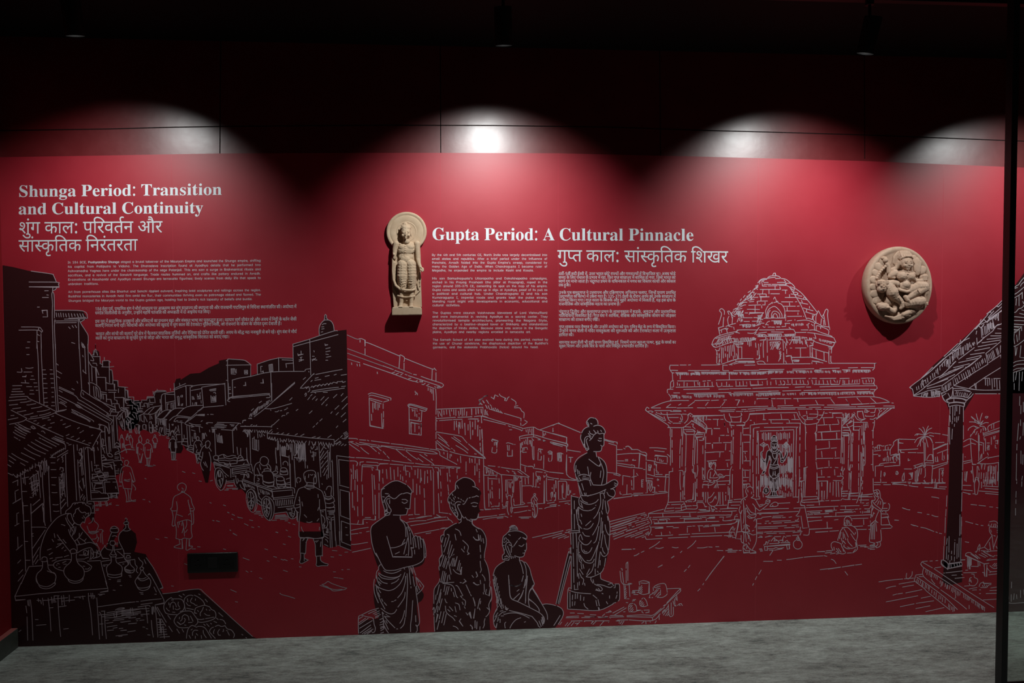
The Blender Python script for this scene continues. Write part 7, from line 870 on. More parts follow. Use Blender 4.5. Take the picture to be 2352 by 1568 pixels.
# every printed line: part, label, alphabet, words, first baseline pixel, last baseline pixel, setting, em height in pixels
LINES = [
    ('title_lettering', 'English title over the street scene', 'title', 'Shunga Period: Transition', 42.0, 452.0, 510.5, 447.2, 'stretch', 38.35),
    ('title_lettering', 'English title over the street scene', 'title', 'and Cultural Continuity', 42.0, 492.3, 467.0, 489.3, 'stretch', 38.35),
    ('title_lettering', 'Hindi title over the street scene', 'hindi', '72 80 74 26,22 77 64 98,50 78 59 70 38 7 46,21 59', 43.0, 536.5, 373.0, 533.9, 'stretch', 41.8),
    ('title_lettering', 'Hindi title over the street scene', 'hindi', '75 77 74 18 22 83.2350 78 38 22,78 46 59 74 38 59 38 77', 43.0, 577.8, 316.0, 575.2, 'stretch', 41.8),
    ('title_lettering', 'English title over the temple scene', 'title', 'Gupta Period: A Cultural Pinnacle', 992.0, 551.0, 1593.4, 552.8, 'stretch', 40.56),
    ('title_lettering', 'Hindi title over the temple scene', 'hindi', '26 80 15 38,22 77 64 98,75 77 74 18 22 83.2350 78 38 22,78 72 24 59', 1280.0, 600.5, 1671.5, 603.3, 'stretch', 41.8),
    ('paragraph_lettering', 'English text on the Shunga period', 'plain', 'In 184 BCE, *Pushyamitra* *Shunga* staged a brutal takeover of the Mauryan Empire and launched the Shunga empire, shifting', 155.7, 605.0, 599.0, 600.7, 'justify', 7.12),
    ('paragraph_lettering', 'English text on the Shunga period', 'plain', 'his capital from Patliputra to Vidisha. The Dhanadeva inscription found at Ayodhya details that he performed two', 155.9, 614.9, 599.0, 610.6, 'justify', 7.12),
    ('paragraph_lettering', 'English text on the Shunga period', 'plain', 'Ashwamedha Yagnas here under the chairmanship of the sage Patanjali. This era saw a surge in Brahmanical rituals and', 156.1, 624.8, 599.0, 620.5, 'justify', 7.12),
    ('paragraph_lettering', 'English text on the Shunga period', 'plain', 'sacrifices, and a revival of the Sanskrit language. Trade routes hummed on, and crafts like pottery endured in Awadh.', 156.3, 634.7, 599.0, 630.4, 'justify', 7.12),
    ('paragraph_lettering', 'English text on the Shunga period', 'plain', 'Excavations at Kaushambi and Ayodhya reveal Shunga-era terracotta figurines; lively scenes from daily life that speak to', 156.5, 644.6, 599.0, 640.3, 'justify', 7.12),
    ('paragraph_lettering', 'English text on the Shunga period', 'plain', 'unbroken traditions.', 156.7, 654.5, 227.0, 653.8, 'justify', 7.12),
    ('paragraph_lettering', 'English text on the Shunga period', 'plain', 'Art from powerhouse sites like Bharhut and Sanchi rippled outward, inspiring bold sculptures and railings across the region.', 156.8, 672.8, 599.5, 668.4, 'justify', 7.12),
    ('paragraph_lettering', 'English text on the Shunga period', 'plain', 'Buddhist monasteries in Awadh held firm amid the flux, their communities thriving even as patronage ebbed and flowed. The', 157.0, 682.9, 599.5, 678.5, 'justify', 7.12),
    ('paragraph_lettering', 'English text on the Shunga period', 'plain', "Shungas bridged the Mauryan world to the Gupta golden age, holding fast to India's rich tapestry of beliefs and bustle.", 157.2, 693.0, 580.0, 688.8, 'justify', 7.12),
    ('paragraph_lettering', 'Hindi text on the Shunga period', 'hindi', '92 97 94,3 75 77,50 82 70 7 89,50 80 17 58 78 56 25,72 80 74 26,46 84,56 90 58 7,75 77 30 77 11 58,50 59,0 23 56 37,22 59,72 80 74 26,75 77 30 77 11 58,22 79,69 77 50 46 77,22 79,21 59,59 77 33 45 77 46 79,50 77 34 78 64 50 80 25,75 84,78 70 78 43 72 77,69 77 46 77 74 38 78 59 38,22 79 1,99 58 86 13 58 77,56 48', 218.7, 712.7, 681.0, 707.3, 'justify', 10.61),
    ('paragraph_lettering', 'Hindi text on the Shunga period', 'hindi', '45 46 43 84.4350 70,78 72 64 77 64 84 24,22 84.2350,99 46 80 75 77 59 89,4 14 76 51 46 84,56 76 78 73 7,50 38 74 33 78 64,22 79,99 13 58 5 38 77,56 48,43 86,99 66 56 84 45,58 6,78 22 10 1', 218.7, 722.1, 484.0, 719.0, 'justify', 10.61),
    ('paragraph_lettering', 'Hindi text on the Shunga period', 'hindi', '2 75,58 80 26,56 48,29 77 71 78 37 22,99 46 80 68 77 46 51,21 59,53 78 64 43 77 46 51,22 77,28 31 64 46,53 101 77,21 59,75 74 18 22 83.2350 38,54 77 73 77,22 77,50 80 46 41 63 77 59,39 0 1,65 77 50 77 59,56 77 26 7,33 79 70 74 38,59 76 84,21 59,99 70 45,56 48,78 56 57 79,22 84.2350,53 38 7 46,33 85 75 79', 219.0, 741.2, 681.3, 735.9, 'justify', 10.61),
    ('paragraph_lettering', 'Hindi text on the Shunga period', 'hindi', '22 64 77 10 55.5350,78 46 59 74 38 59,53 46 79,59 76 47 1,22 90 72 77 74 53 79,21 59,99 58 86 13 58 77,22 79,24 80 43 77 3,56 48,72 80 74 26,22 77 64,22 79,34 84.4550 59 77 22 86 34 77,56 82 78 38 7 58 77 74,78 56 64 47 89,33 86,59 86 33 56 59 77 7,22 84.2350,33 79 70 46,22 84.2350,33 79 70 74 38,44 16 58,43 72 77 7.381500 38 79,76 49 1', 219.0, 751.0, 647.0, 746.1, 'justify', 10.61),
    ('paragraph_lettering', 'Hindi text on the Shunga period', 'hindi', '54 59 39 38,21 59,75 77 74 31 79,22 79,22 64 77 10 55.5350,50 82 59 84,5 84 25,56 48,52 85.2350 64 22 59,75 77 76 78 75 22,56 82 78 38 7 58 51,21 59,59 84 78 64 74 9 75,22 86,28 84 78 59 38,22 59 38 79,59 76 47 1,99 70 45,22 84.2350,53 90 63,56 35,56 33 53 82 38 79,75 84,53 46 84,59 76 84 1,72 80 74 26,70 74 72,46 84,56 90 58 7', 219.9, 770.0, 681.6, 764.8, 'justify', 10.61),
    ('paragraph_lettering', 'Hindi text on the Shunga period', 'hindi', '22 77 64,22 86,26 80 15 38,75 77 30 77 11 58,22 84.2350,75 80 46 76 59 84,58 80 26,75 84,33 86 100 77,21 59,54 77 59 38,22 79,75 56 83 63,75 77 74 18 22 83.2350 78 38 22,78 70 59 77 75 38,22 86,53 46 77 10,59 24 77 1', 219.9, 779.8, 527.0, 776.3, 'justify', 10.61),
    ('paragraph_lettering', 'English text on the Gupta period', 'plain', 'By the 4th and 5th centuries CE, North India was largely decentralised into', 991.9, 587.7, 1257.0, 587.7, 'justify', 6.83),
    ('paragraph_lettering', 'English text on the Gupta period', 'plain', 'small states and republics. After a brief period under the influence of', 992.0, 596.6, 1257.0, 596.6, 'justify', 6.83),
    ('paragraph_lettering', 'English text on the Gupta period', 'plain', "Panchala, Awadh folded into the Gupta Empire's sweep, considered by", 992.1, 605.5, 1257.0, 605.5, 'justify', 6.83),
    ('paragraph_lettering', 'English text on the Gupta period', 'plain', 'many the Golden Age of India. When Chandragupta I became ruler of', 992.2, 614.4, 1257.0, 614.4, 'justify', 6.83),
    ('paragraph_lettering', 'English text on the Gupta period', 'plain', 'Magadha, he expanded the empire to include Kashi and Kosala.', 992.3, 623.3, 1226.0, 623.3, 'justify', 6.83),
    ('paragraph_lettering', 'English text on the Gupta period', 'plain', "His son Samudragupta's Uttarapatha and Dakshinapatha campaigns,", 992.4, 641.6, 1257.4, 641.6, 'justify', 6.83),
    ('paragraph_lettering', 'English text on the Gupta period', 'plain', 'etched in his Prayag Prashasti (the pillar at Prayagraj), roped in the', 992.5, 650.4, 1257.4, 650.4, 'justify', 6.83),
    ('paragraph_lettering', 'English text on the Gupta period', 'plain', 'region around 335–375 CE, cementing its spot on the map of his empire.', 992.6, 659.2, 1257.4, 659.2, 'justify', 6.83),
    ('paragraph_lettering', 'English text on the Gupta period', 'plain', 'Gupta coins and seals often turn up in digs at Ayodhya, proof of its pull as', 992.7, 668.0, 1257.4, 668.0, 'justify', 6.83),
    ('paragraph_lettering', 'English text on the Gupta period', 'plain', 'a political and cultural hub. Under Chandragupta II and his son', 992.8, 676.8, 1257.4, 676.8, 'justify', 6.83),
    ('paragraph_lettering', 'English text on the Gupta period', 'plain', 'Kumaragupta I, imperial roads and grants kept the pulse strong,', 992.9, 685.6, 1257.4, 685.6, 'justify', 6.83),
    ('paragraph_lettering', 'English text on the Gupta period', 'plain', 'blending royal might with developments in economic, educational and', 993.0, 694.3, 1257.4, 694.3, 'justify', 6.83),
    ('paragraph_lettering', 'English text on the Gupta period', 'plain', 'cultural activities.', 993.1, 703.1, 1057.0, 703.1, 'justify', 6.83),
    ('paragraph_lettering', 'English text on the Gupta period', 'plain', 'The Guptas were staunch Vaishnavas (devotees of Lord Vishnu/Ram)', 993.2, 720.6, 1258.0, 720.6, 'justify', 6.83),
    ('paragraph_lettering', 'English text on the Gupta period', 'plain', 'and were instrumental in reviving Ayodhya as a sacred center. They', 993.3, 729.4, 1258.0, 729.4, 'justify', 6.83),
    ('paragraph_lettering', 'English text on the Gupta period', 'plain', 'revolutionised temple architecture, pioneering the Nagara Style,', 993.4, 738.1, 1258.0, 738.1, 'justify', 6.83),
    ('paragraph_lettering', 'English text on the Gupta period', 'plain', 'characterized by a beehive-shaped tower or Shikhara; and standardized', 993.5, 746.9, 1258.0, 746.9, 'justify', 6.83),
    ('paragraph_lettering', 'English text on the Gupta period', 'plain', 'the depiction of Hindu deities. Because stone was scarce in the Gangetic', 993.6, 755.7, 1258.0, 755.7, 'justify', 6.83),
    ('paragraph_lettering', 'English text on the Gupta period', 'plain', 'plains, Ayodhya and nearby regions excelled in terracotta art.', 993.7, 764.5, 1219.0, 764.5, 'justify', 6.83),
    ('paragraph_lettering', 'English text on the Gupta period', 'plain', 'The Sarnath School of Art also evolved here during this period, marked by', 994.0, 782.4, 1259.0, 782.0, 'justify', 6.83),
    ('paragraph_lettering', 'English text on the Gupta period', 'plain', "the use of Chunar sandstone, the diaphanous depiction of the Buddha's", 994.1, 791.0, 1259.0, 790.6, 'justify', 6.83),
    ('paragraph_lettering', 'English text on the Gupta period', 'plain', 'garments, and the elaborate Prabhavalis (halos) around his head.', 994.2, 799.6, 1236.5, 799.2, 'justify', 6.83),
    ('paragraph_lettering', 'Hindi text on the Gupta period', 'hindi', '94 70 47 91 95 70 47,75 43 79,3 18 70 79,56 48 89,4 60 59,54 77 59 38,32 86 34 84.4550,59 77 11 58 51,21 59,26 37 59 77 11 58 51,56 48,78 70 54 77 78 33 38,40 77 1,99 70 45,40 86 100 84.4950', 1283.0, 631.8, 1551.5, 631.8, 'justify', 9.97),
    ('paragraph_lettering', 'Hindi text on the Gupta period', 'hindi', '75 56 58,22 84.2350,78 64 10,50 74 31 77 64,22 84.2350,28 54 77 70,56 48,59 76 77 89,78 52 59,26 80 15 38,75 77 30 77 11 58,56 48,72 77 78 56 64,76 86,26 58 77 89,78 33 75 84,54 77 59 38,22 77', 1283.0, 640.4, 1551.5, 640.4, 'justify', 9.97),
    ('paragraph_lettering', 'Hindi text on the Gupta period', 'hindi', '18 70 37 7,58 80 26,56 77 46 77,33 77 38 77,76 85 1,31 74 27 26 80.438500 15 38,28 40 56,22 84.2350,72 77 75 46 22 77 64,56 48,56 26 45,22 77,78 70 18 38 77 59,22 77 72 79,21 59,22 86 75 64', 1283.0, 649.1, 1551.5, 649.1, 'justify', 9.97),
    ('paragraph_lettering', 'Hindi text on the Gupta period', 'hindi', '38 22,39 0 1', 1283.0, 657.7, 1311.0, 657.7, 'justify', 9.97),
    ('paragraph_lettering', 'Hindi text on the Gupta period', 'hindi', '4 46 22 84.2350,50 80 25,75 56 80 27 26 80.438500 15 38,46 84,4 60 59 77 50 40,21 59,43 78 5 37 77 50 40,99 78 54 58 77 46,31 64 77 10 89,78 33 14 76 48,28 58 77 26,28 72 78 18 38', 1283.3, 675.0, 1551.8, 675.0, 'justify', 9.97),
    ('paragraph_lettering', 'Hindi text on the Gupta period', 'hindi', '87 28 58 77 26 59 77 33,22 77,18 38 74 54 88,56 48,4 22 84.2350 59 77,26 58 77,76 85 1,93 93 95 91 93 96 95,3 18 70 79,22 84.2350,43 90 59 77 46,99 70 45,22 86,4 46 22 84.2350,75 77 30 77 11 58,56 48', 1283.3, 683.8, 1551.8, 683.8, 'justify', 9.97),
    ('paragraph_lettering', 'Hindi text on the Gupta period', 'hindi', '72 77 78 56 64,78 22 58 77,26 58 77 1,26 80 15 38,22 77 64,22 84.2350,78 75 8 22 84.2350,21 59,56 80 76 59 48,99 58 86 13 58 77,56 48,78 56 64 38 79,76 49 89,58 76,2 75,5 84 25,22 84.2350', 1283.3, 692.5, 1551.8, 692.5, 'justify', 9.97),
    ('paragraph_lettering', 'Hindi text on the Gupta period', 'hindi', '59 77 33 46 79 78 38 22,21 59,75 77 74 18 22 83.2350 78 38 22,56 76 12 70,22 77,28 56 77 37,76 85 1', 1283.3, 701.3, 1425.0, 701.3, 'justify', 9.97),
    ('paragraph_lettering', 'Hindi text on the Gupta period', 'hindi', '31 74 27 26 80.438500 15 38,78 62 38 79 58,21 59,22 80.2350 56 77 59 26 80.430500 15 38,28 40 56,22 84.2350,72 77 75 46 22 77 64,56 48,75 100 22 48.2350 89,99 46 80 43 77 46,21 59,28 72 77 75 78 46 22', 1283.6, 718.8, 1552.0, 718.8, 'justify', 9.97),
    ('paragraph_lettering', 'Hindi text on the Gupta period', 'hindi', '26 78 38 78 70 78 45 58 77 55,78 70 22 78 75 38,39 3 74 1,26 80 15 38,70 74 72,46 84,0 78 40 7 22 89,72 85 78 5 22,21 59,75 77 74 18 22 83.2350 78 38 22,33 79 70 46,22 86,33 86 100 22 59', 1283.6, 727.8, 1552.0, 727.8, 'justify', 9.97),
    ('paragraph_lettering', 'Hindi text on the Gupta period', 'hindi', '75 77 30 77 11 58,22 79,38 77 22 38,53 46 77 10,59 24 79 1', 1283.6, 736.9, 1377.0, 736.9, 'justify', 9.97),
    ('paragraph_lettering', 'Hindi text on the Gupta period', 'hindi', '26 80 15 38,72 77 75 22,50 59 56,70 85 17 37 70,40 84,21 59,4 14 76 51 46 84,99 58 86 13 58 77,22 86,50 80 46 81,50 78 70 25,22 48.2350 27,22 84.2350,42 50,56 48,78 70 22 78 75 38,78 22 58 77 1', 1283.8, 753.6, 1552.2, 753.6, 'justify', 9.97),
    ('paragraph_lettering', 'Hindi text on the Gupta period', 'hindi', '4 14 76 51 46 84,46 77 26 59,72 85 64 79,56 48,56 74 78 43 59,70 77 18 38 80 22 64 77,22 79,72 80 41 0 38,22 79,21 59,34 84.4550 59 77 22 86 34 77,22 64 77,56 48,4 12 22 83.2350 67 38 77', 1283.8, 762.7, 1552.2, 762.7, 'justify', 9.97),
    ('paragraph_lettering', 'Hindi text on the Gupta period', 'hindi', '76 77 78 75 64,22 79 1', 1283.8, 771.8, 1318.0, 771.8, 'justify', 9.97),
    ('paragraph_lettering', 'Hindi text on the Gupta period', 'hindi', '75 77 59 46 77 40,22 64 77,72 85 64 79,54 79,2 75 79,75 56 58,78 70 22 78 75 38,39 3 89,78 33 75 56 48,31 80 46 77 59,53 64 80 0,50 61 59 89,53 80 63,22 84.2350,70 18 25 51,22 77', 1284.0, 789.2, 1552.4, 789.0, 'justify', 9.97),
    ('paragraph_lettering', 'Hindi text on the Gupta period', 'hindi', '75 82 19 56,78 31 25 37,21 59,4 46 22 84.2350,78 75 59,22 84.2350,31 77 59 51,20 59,78 70 18 38 83 38,28 54 77 56 74 36 64,72 77 78 56 64,76 85 1', 1284.0, 797.8, 1489.0, 797.6, 'justify', 9.97),
]
def area(l): return sum(a[0]*b[1] - b[0]*a[1] for a, b in zip(l, l[1:] + l[:1]))
def inside(p, l):
    c = False
    for a, b in zip(l, l[1:] + l[:1]):
        if (a[1] > p[1]) != (b[1] > p[1]) and p[0] < a[0] + (b[0]-a[0])*(p[1]-a[1])/(b[1]-a[1]): c = not c
    return c
flat = []
for k, adv, s in SHAPES:
    ls = [[(x*k, y*k) for x, y in steps(c, [0, 0])] for c in s.split(',') if c]
    solid = [l for l in ls if area(l) < 0]; holes = [l for l in ls if area(l) >= 0]; pts, tri = [], []
    for l in solid:
        grp = [l] + [h for h in holes if sum(inside(p, l) for p in h) > len(h)*.5]; b = len(pts); pts += [p for g in grp for p in g]
        tri += [tuple(b + i for i in f) for f in tessellate_polygon([[Vector((x, y, 0)) for x, y in g] for g in grp])]
    flat.append((pts, tri, adv))
letters = {}
for part, label, alpha, text, x0, y0, x1, y1, setting, em in LINES:
    s = em/120.0; words = []
    for wd in (text.split(',') if alpha == 'hindi' else text.split(' ')):
        bold = wd.startswith('*'); x = 0; g = []
        if alpha == 'hindi':
            for c in wd.split():
                if '.' in c: i, off = c.split('.'); dx, dy = steps(off, [0, 0])[0]; g.append((int(i), x + dx, dy))
                else: g.append((int(c), x, 0)); x += flat[int(c)][2]
        else:
            for c in wd.strip('*'): i = CHARS[alpha][ord(c)]; g.append((i, x, 0)); x += flat[i][2]
        words.append((g, x, bold))
    nat = sum(wd[1] for wd in words); ng = max(1, len(words) - 1); width = x1 - x0
    if setting == 'stretch': sx = width/(nat + ng*31); gap = 31*sx
    else:
        sx = s; gap = (width - nat*sx)/ng
        if gap < 24*sx: sx = width/(nat + ng*24); gap = 24*sx
        elif gap > 90*sx: sx = width/(nat + ng*90); gap = 90*sx
    V, Fc = letters.setdefault((part, label, text if part == 'title_lettering' else ''), ([], [])); x = 0
    for g, run_width, bold in words:
        for i, gx, gy in g:
            pts, tri, adv = flat[i]; px = x0 + x + gx*sx; py = y0 + (y1 - y0)*(x + gx*sx)/width - gy*s
            for ox in ((-.25, .25) if bold else (0,)):
                b = len(V)
                lay = D_LINE - (b % 97)*2e-6
                for u, v in pts: q = onwall((px + ox + u*sx, py - v*s)); V.append((q[0], lay, q[1]))
                Fc += [tuple(b + j for j in t) for t in tri]
        x += run_width*sx + gap
for (part, label, t), (V, Fc) in letters.items():
    o = pyobj(part, V, wall_side(V, Fc), M['white' if t else 'text'], mural); o['label'] = label

# board joints above the mural
def strip(name, p, wd=.0022):
    V, Fc = [], []; ribbon(V, Fc, [onwall(a) for a in p], wd, -.0006); 
    Fc = [f if (Vector(V[f[1]])-Vector(V[f[0]])).cross(Vector(V[f[2]])-Vector(V[f[0]])).y < 0 else f[::-1] for f in Fc]
    return struct(pyobj(name, V, Fc, M['joint']))
strip('trim_1', [(0, 300), (250, 296), (400, 292), (505, 290.5), (700, 289), (900, 287.5), (1130, 288), (1400, 292), (1600, 299), (1760, 303), (1960, 309), (2170, 317), (2400, 326)])
for i, (x0, x1) in enumerate([(507, 505), (1011, 1012.5), (1515, 1517), (1985, 1986)]):
    strip('trim_%d' % (i+2), [(x0, 90 if i < 3 else 120), ((x0+x1)/2, 220), (x1, 352 + i*4)], .0020)

# ------------------------------------------------------------------ carved reliefs: masses melted into one stone surface
def ico(n):
    b = bmesh.new(); bmesh.ops.create_icosphere(b, subdivisions=n, radius=1.0); b.verts.ensure_lookup_table()
    r = ([v.co.copy() for v in b.verts], [tuple(v.index for v in f.verts) for f in b.faces]); b.free(); return r
ICO = {n: ico(n) for n in (1, 2, 3)}
class Clay:
    def __init__(s, place, unit): s.V = []; s.F = []; s.place = place; s.unit = unit
    def put(s, n, fn):
        V, F = ICO[n]; b = len(s.V); s.V += [fn(v) for v in V]; s.F += [tuple(b+i for i in f) for f in F]
    def ell(s, X, Y, Wd, rx, ry, rz, rot=0.0, n=2):
        """ellipsoid at sketch position X, Y (down), Wd out of the stone"""
        c, sn = math.cos(rot), math.sin(rot); u = s.unit; p = s.place(X, Y, Wd)
        s.put(n, lambda v: p + Vector((v.x*rx*c - v.y*ry*sn, -v.z*rz, v.x*rx*sn + v.y*ry*c))*u)
    def tube(s, pts):
        """tapering limb through (X, Y, W, r) stations"""
        P = [(s.place(a[0], a[1], a[2]), a[3]*s.unit) for a in pts]
        for (a, ra), (b, rb) in zip(P, P[1:]):
            L = (b-a).length; k = max(1, int(L/(min(ra, rb)*.6)) + 1)
            for i in range(k+1):
                t = i/k; m = a.lerp(b, t); r = ra + (rb-ra)*t
                s.put(1 if r < 6*s.unit else 2, lambda v: m + v*r)
    def prism(s, outline, w0, w1):
        n = len(outline); b = len(s.V); s.V += [s.place(x, y, w0) for x, y in outline] + [s.place(x, y, w1) for x, y in outline]
        s.F += [tuple(range(b, b+n)), tuple(range(b+n, b+2*n))[::-1]] + [(b+i, b+n+i, b+n+(i+1) % n, b+(i+1) % n) for i in range(n)]
    def done(s, name, voxel, m, parent, smooth=2, factor=.5):
        me = bpy.data.meshes.new(name); me.from_pydata(s.V, [], s.F); o = bpy.data.objects.new(name, me); C.objects.link(o)
        r = o.modifiers.new('r', 'REMESH'); r.mode = 'VOXEL'; r.voxel_size = voxel; r.use_smooth_shade = True
        q = o.modifiers.new('s', 'SMOOTH'); q.iterations = smooth; q.factor = factor
        dg = bpy.context.evaluated_depsgraph_get(); dg.update(); nm = bpy.data.meshes.new_from_object(o.evaluated_get(dg))
        bpy.data.objects.remove(o); bpy.data.meshes.remove(me); nm.name = name; nm.materials.clear()
        return link(name, nm, m, parent, True)

# --- standing figure before a round halo, on a block (sketch frame: 5.227 units to the photo pixel, 160 units deep = 0.06 m)
ORG = (860, 470); K = 5.227; UNIT = (CAM_D - .03)/F_PX/K
O0 = at(ORG[0], ORG[1], .03); dX = (at(ORG[0]+100, ORG[1], .03) - O0)/(100*K); dY = (at(ORG[0], ORG[1]+100, .03) - O0)/(100*K)
dX.y = dY.y = 0
def place_b(X, Y, Wd): p = O0 + dX*X + dY*Y; p.y = -.0012 - Wd*UNIT; return p
figure = thing('statue', 'buff sandstone statue of a robed standing figure before a round halo, hung on the mural', 'statue', place_b(385, 1330, 0))
def part_done(c, name, vox, m, root, **kw):
    o = c.done(name, vox, m, None, **kw); o.data.transform(Matrix.Translation(-root.location)); o.parent = root; return o
def disc(root, name, cx, cy, prof, place, m, n=96, ex=1.0, ey=1.0):
    """turned disc: PROF lists (radius, out) from the rim to the middle"""
    V, Fc = [], []
    for r, wd in prof:
        for i in range(n):
            t = 2*math.pi*i/n; V.append(place(cx + r*ex*math.cos(t), cy + r*ey*math.sin(t), wd) - root.location)
    for j in range(len(prof)-1):
        for i in range(n): Fc.append((j*n+i, j*n+(i+1) % n, (j+1)*n+(i+1) % n, (j+1)*n+i))
    Fc.append(tuple(range((len(prof)-1)*n, len(prof)*n))); Fc.append(tuple(range(n))[::-1])
    bm = bmesh.new(); vs = [bm.verts.new(v) for v in V]
    for f in Fc: bm.faces.new([vs[i] for i in f])
    bmesh.ops.recalc_face_normals(bm, faces=bm.faces[:])
    return obj(name, bm, m, root, True)
disc(figure, 'halo', 384, 322, [(240, 0), (244, 8), (244, 42), (238, 50), (226, 52), (214, 50), (206, 44), (200, 43), (195, 46), (190, 47), (128, 46), (125, 44), (120, 50), (114, 51), (109, 46), (104, 45), (60, 44)], place_b, M['stone'], ey=.985)
c = Clay(place_b, UNIT)
c.prism([(214, 470), (205, 650), (201, 900), (214, 1060), (228, 1240), (572, 1240), (566, 1080), (560, 930), (556, 640), (548, 470), (470, 430), (300, 430)], 4, 46)
part_done(c, 'backing_slab', .0024, M['stone'], figure)
c = Clay(place_b, UNIT)
c.prism([(222, 1236), (300, 1224), (420, 1226), (560, 1236), (572, 1258), (574, 1334), (213, 1334), (214, 1262)], 4, 140)
part_done(c, 'plinth', .0024, M['stone'], figure, smooth=4)
c = Clay(place_b, UNIT)
# head
c.ell(379, 322, 100, 60, 78, 62); c.ell(379, 352, 112, 52, 60, 52); c.ell(372, 240, 92, 32, 30, 32); c.ell(378, 392, 118, 30, 24, 32); c.ell(378, 285, 96, 63, 48, 62)
c.ell(380, 350, 164, 8, 22, 9); c.ell(380, 368, 168, 12, 8, 9); c.ell(379, 386, 160, 17, 5, 8); c.ell(379, 394, 158, 14, 5, 8); c.ell(379, 408, 150, 15, 10, 12)
for sx in (-1, 1):
    c.ell(380 + sx*26, 342, 152, 18, 7, 9, sx*.12); c.ell(380 + sx*26, 330, 156, 20, 4, 7, -sx*.18); c.ell(380 + sx*60, 355, 96, 8, 34, 14); c.ell(380 + sx*34, 374, 140, 18, 18, 16)
for i in range(9):
    for j in range(3): c.ell(322 + i*14 + (j % 2)*7, 272 - j*16 + abs(i-4)*3, 148 - j*10 - abs(i-4)*7, 7, 7, 7, n=2)
c.tube([(382, 405, 92, 38), (385, 440, 84, 44)])
# trunk and the clinging robe
c.ell(386, 500, 62, 118, 60, 44); c.ell(380, 545, 74, 104, 70, 48); c.ell(340, 512, 88, 52, 40, 34); c.ell(425, 512, 88, 52, 40, 34)
c.ell(378, 630, 66, 92, 80, 46); c.ell(374, 655, 92, 64, 50, 34); c.ell(388, 740, 70, 112, 80, 50); c.ell(388, 830, 62, 122, 130, 48)
c.tube([(336, 720, 82, 62), (330, 860, 84, 62), (338, 985, 70, 50)]); c.tube([(442, 720, 82, 62), (452, 860, 86, 58), (452, 990, 72, 46)])
for i in range(11):
    y = 720 + i*27; c.tube([(278, y, 66 + i, 4), (330, y + 18, 146 - i, 3.5), (384, y + 8, 112, 3)]); c.tube([(402, y + 8, 112, 3), (452, y + 16, 142 - i, 3.5), (502, y - 4, 66, 4)])
for i in range(6): c.tube([(300 + i*8, 470 + i*22, 92, 3), (372, 500 + i*26, 122, 3), (450 - i*4, 470 + i*20, 92, 3)])
c.tube([(222, 640, 60, 14), (220, 800, 62, 14), (228, 900, 68, 15), (258, 975, 84, 17), (310, 1018, 108, 17), (380, 1032, 116, 17), (450, 1034, 112, 16), (486, 1024, 92, 14), (496, 990, 74, 12)])
c.tube([(240, 700, 56, 20), (238, 850, 56, 20), (246, 950, 56, 18)]); c.tube([(214, 900, 50, 8), (226, 1000, 54, 8), (262, 1066, 54, 8)]); c.tube([(205, 640, 44, 9), (206, 900, 46, 9)])
# shins, under hem, feet
c.tube([(326, 1030, 70, 34), (326, 1110, 70, 30), (322, 1185, 72, 26), (318, 1222, 80, 28)]); c.tube([(446, 1030, 70, 34), (446, 1110, 70, 30), (444, 1190, 72, 26), (444, 1226, 80, 28)])
c.ell(318, 1228, 104, 30, 15, 36); c.ell(446, 1232, 104, 30, 15, 36)
for sx in (318, 446):
    for i in range(5): c.ell(sx - 20 + i*10, 1234, 138, 6, 7, 9, n=2)
c.tube([(284, 1098, 70, 14), (330, 1112, 100, 11), (390, 1116, 86, 10), (440, 1112, 100, 11), (484, 1104, 70, 13)]); c.tube([(290, 1085, 60, 12), (290, 1108, 64, 12)]); c.ell(388, 1070, 62, 92, 44, 26)
# arms, the raised hand gone, the other hand holding up the hem
c.tube([(262, 470, 66, 40), (244, 540, 66, 32), (240, 600, 68, 27), (238, 640, 66, 22)]); c.ell(233, 598, 92, 13, 16, 12); c.ell(228, 584, 86, 9, 9, 9)
c.tube([(512, 470, 66, 40), (520, 560, 66, 32), (524, 650, 70, 29), (540, 720, 88, 23), (558, 762, 104, 19)])
c.ell(568, 782, 108, 24, 22, 22)
for i in range(4): c.tube([(562 + i*9, 758 + i*4, 122, 8), (580 + i*4, 772 + i*9, 136, 7.5), (568 + i*3, 790 + i*7, 138, 7)])
c.tube([(552, 782, 126, 8), (566, 796, 140, 7.5), (590, 798, 136, 7)])
c.tube([(534, 820, 62, 12), (528, 870, 58, 13), (536, 905, 56, 12), (520, 950, 56, 13), (528, 1000, 54, 12), (544, 1035, 54, 10), (520, 1062, 52, 10), (492, 1086, 52, 9)]); c.tube([(546, 812, 58, 9), (556, 900, 52, 9), (548, 980, 50, 8)])
part_done(c, 'figure', .00125, M['stone'], figure, smooth=2, factor=.45)

# --- oval medallion with a seated woman and her child among petals (sketch frame: 3.896 units to the pixel)
DEEP = .060; MO = (1950, 545); KM = 3.896; P0 = at(MO[0], MO[1], DEEP); UM = (CAM_D - DEEP)*math.hypot(1, .55)/F_PX/KM
mX = (at(MO[0]+110, MO[1]+110, DEEP) - at(MO[0], MO[1]+110, DEEP))/(110*KM); mY = (at(MO[0]+110, MO[1]+230, DEEP) - at(MO[0]+110, MO[1], DEEP))/(230*KM)
P0 = at(MO[0]+110, MO[1]+115, DEEP) - mX*110*KM - mY*115*KM
mX.y = mY.y = 0; UM = mX.length
BACK = DEEP/UM
def place_m(X, Y, Wd): p = P0 + mX*X + mY*Y; p.y = -.0012 - Wd*UM; return p
med = thing('medallion', 'oval pinkish sandstone medallion carved with a seated woman and child', 'relief carving', place_m(455, 425, 0))
T0 = BACK
disc(med, 'disc', 456, 428, [(286, 0), (294, 10), (299, T0*.55), (297, T0-14), (290, T0-3), (280, T0), (268, T0-2), (258, T0-9), (246, T0-14), (100, T0-16)], place_m, M['clay'], n=112, ey=1.165)
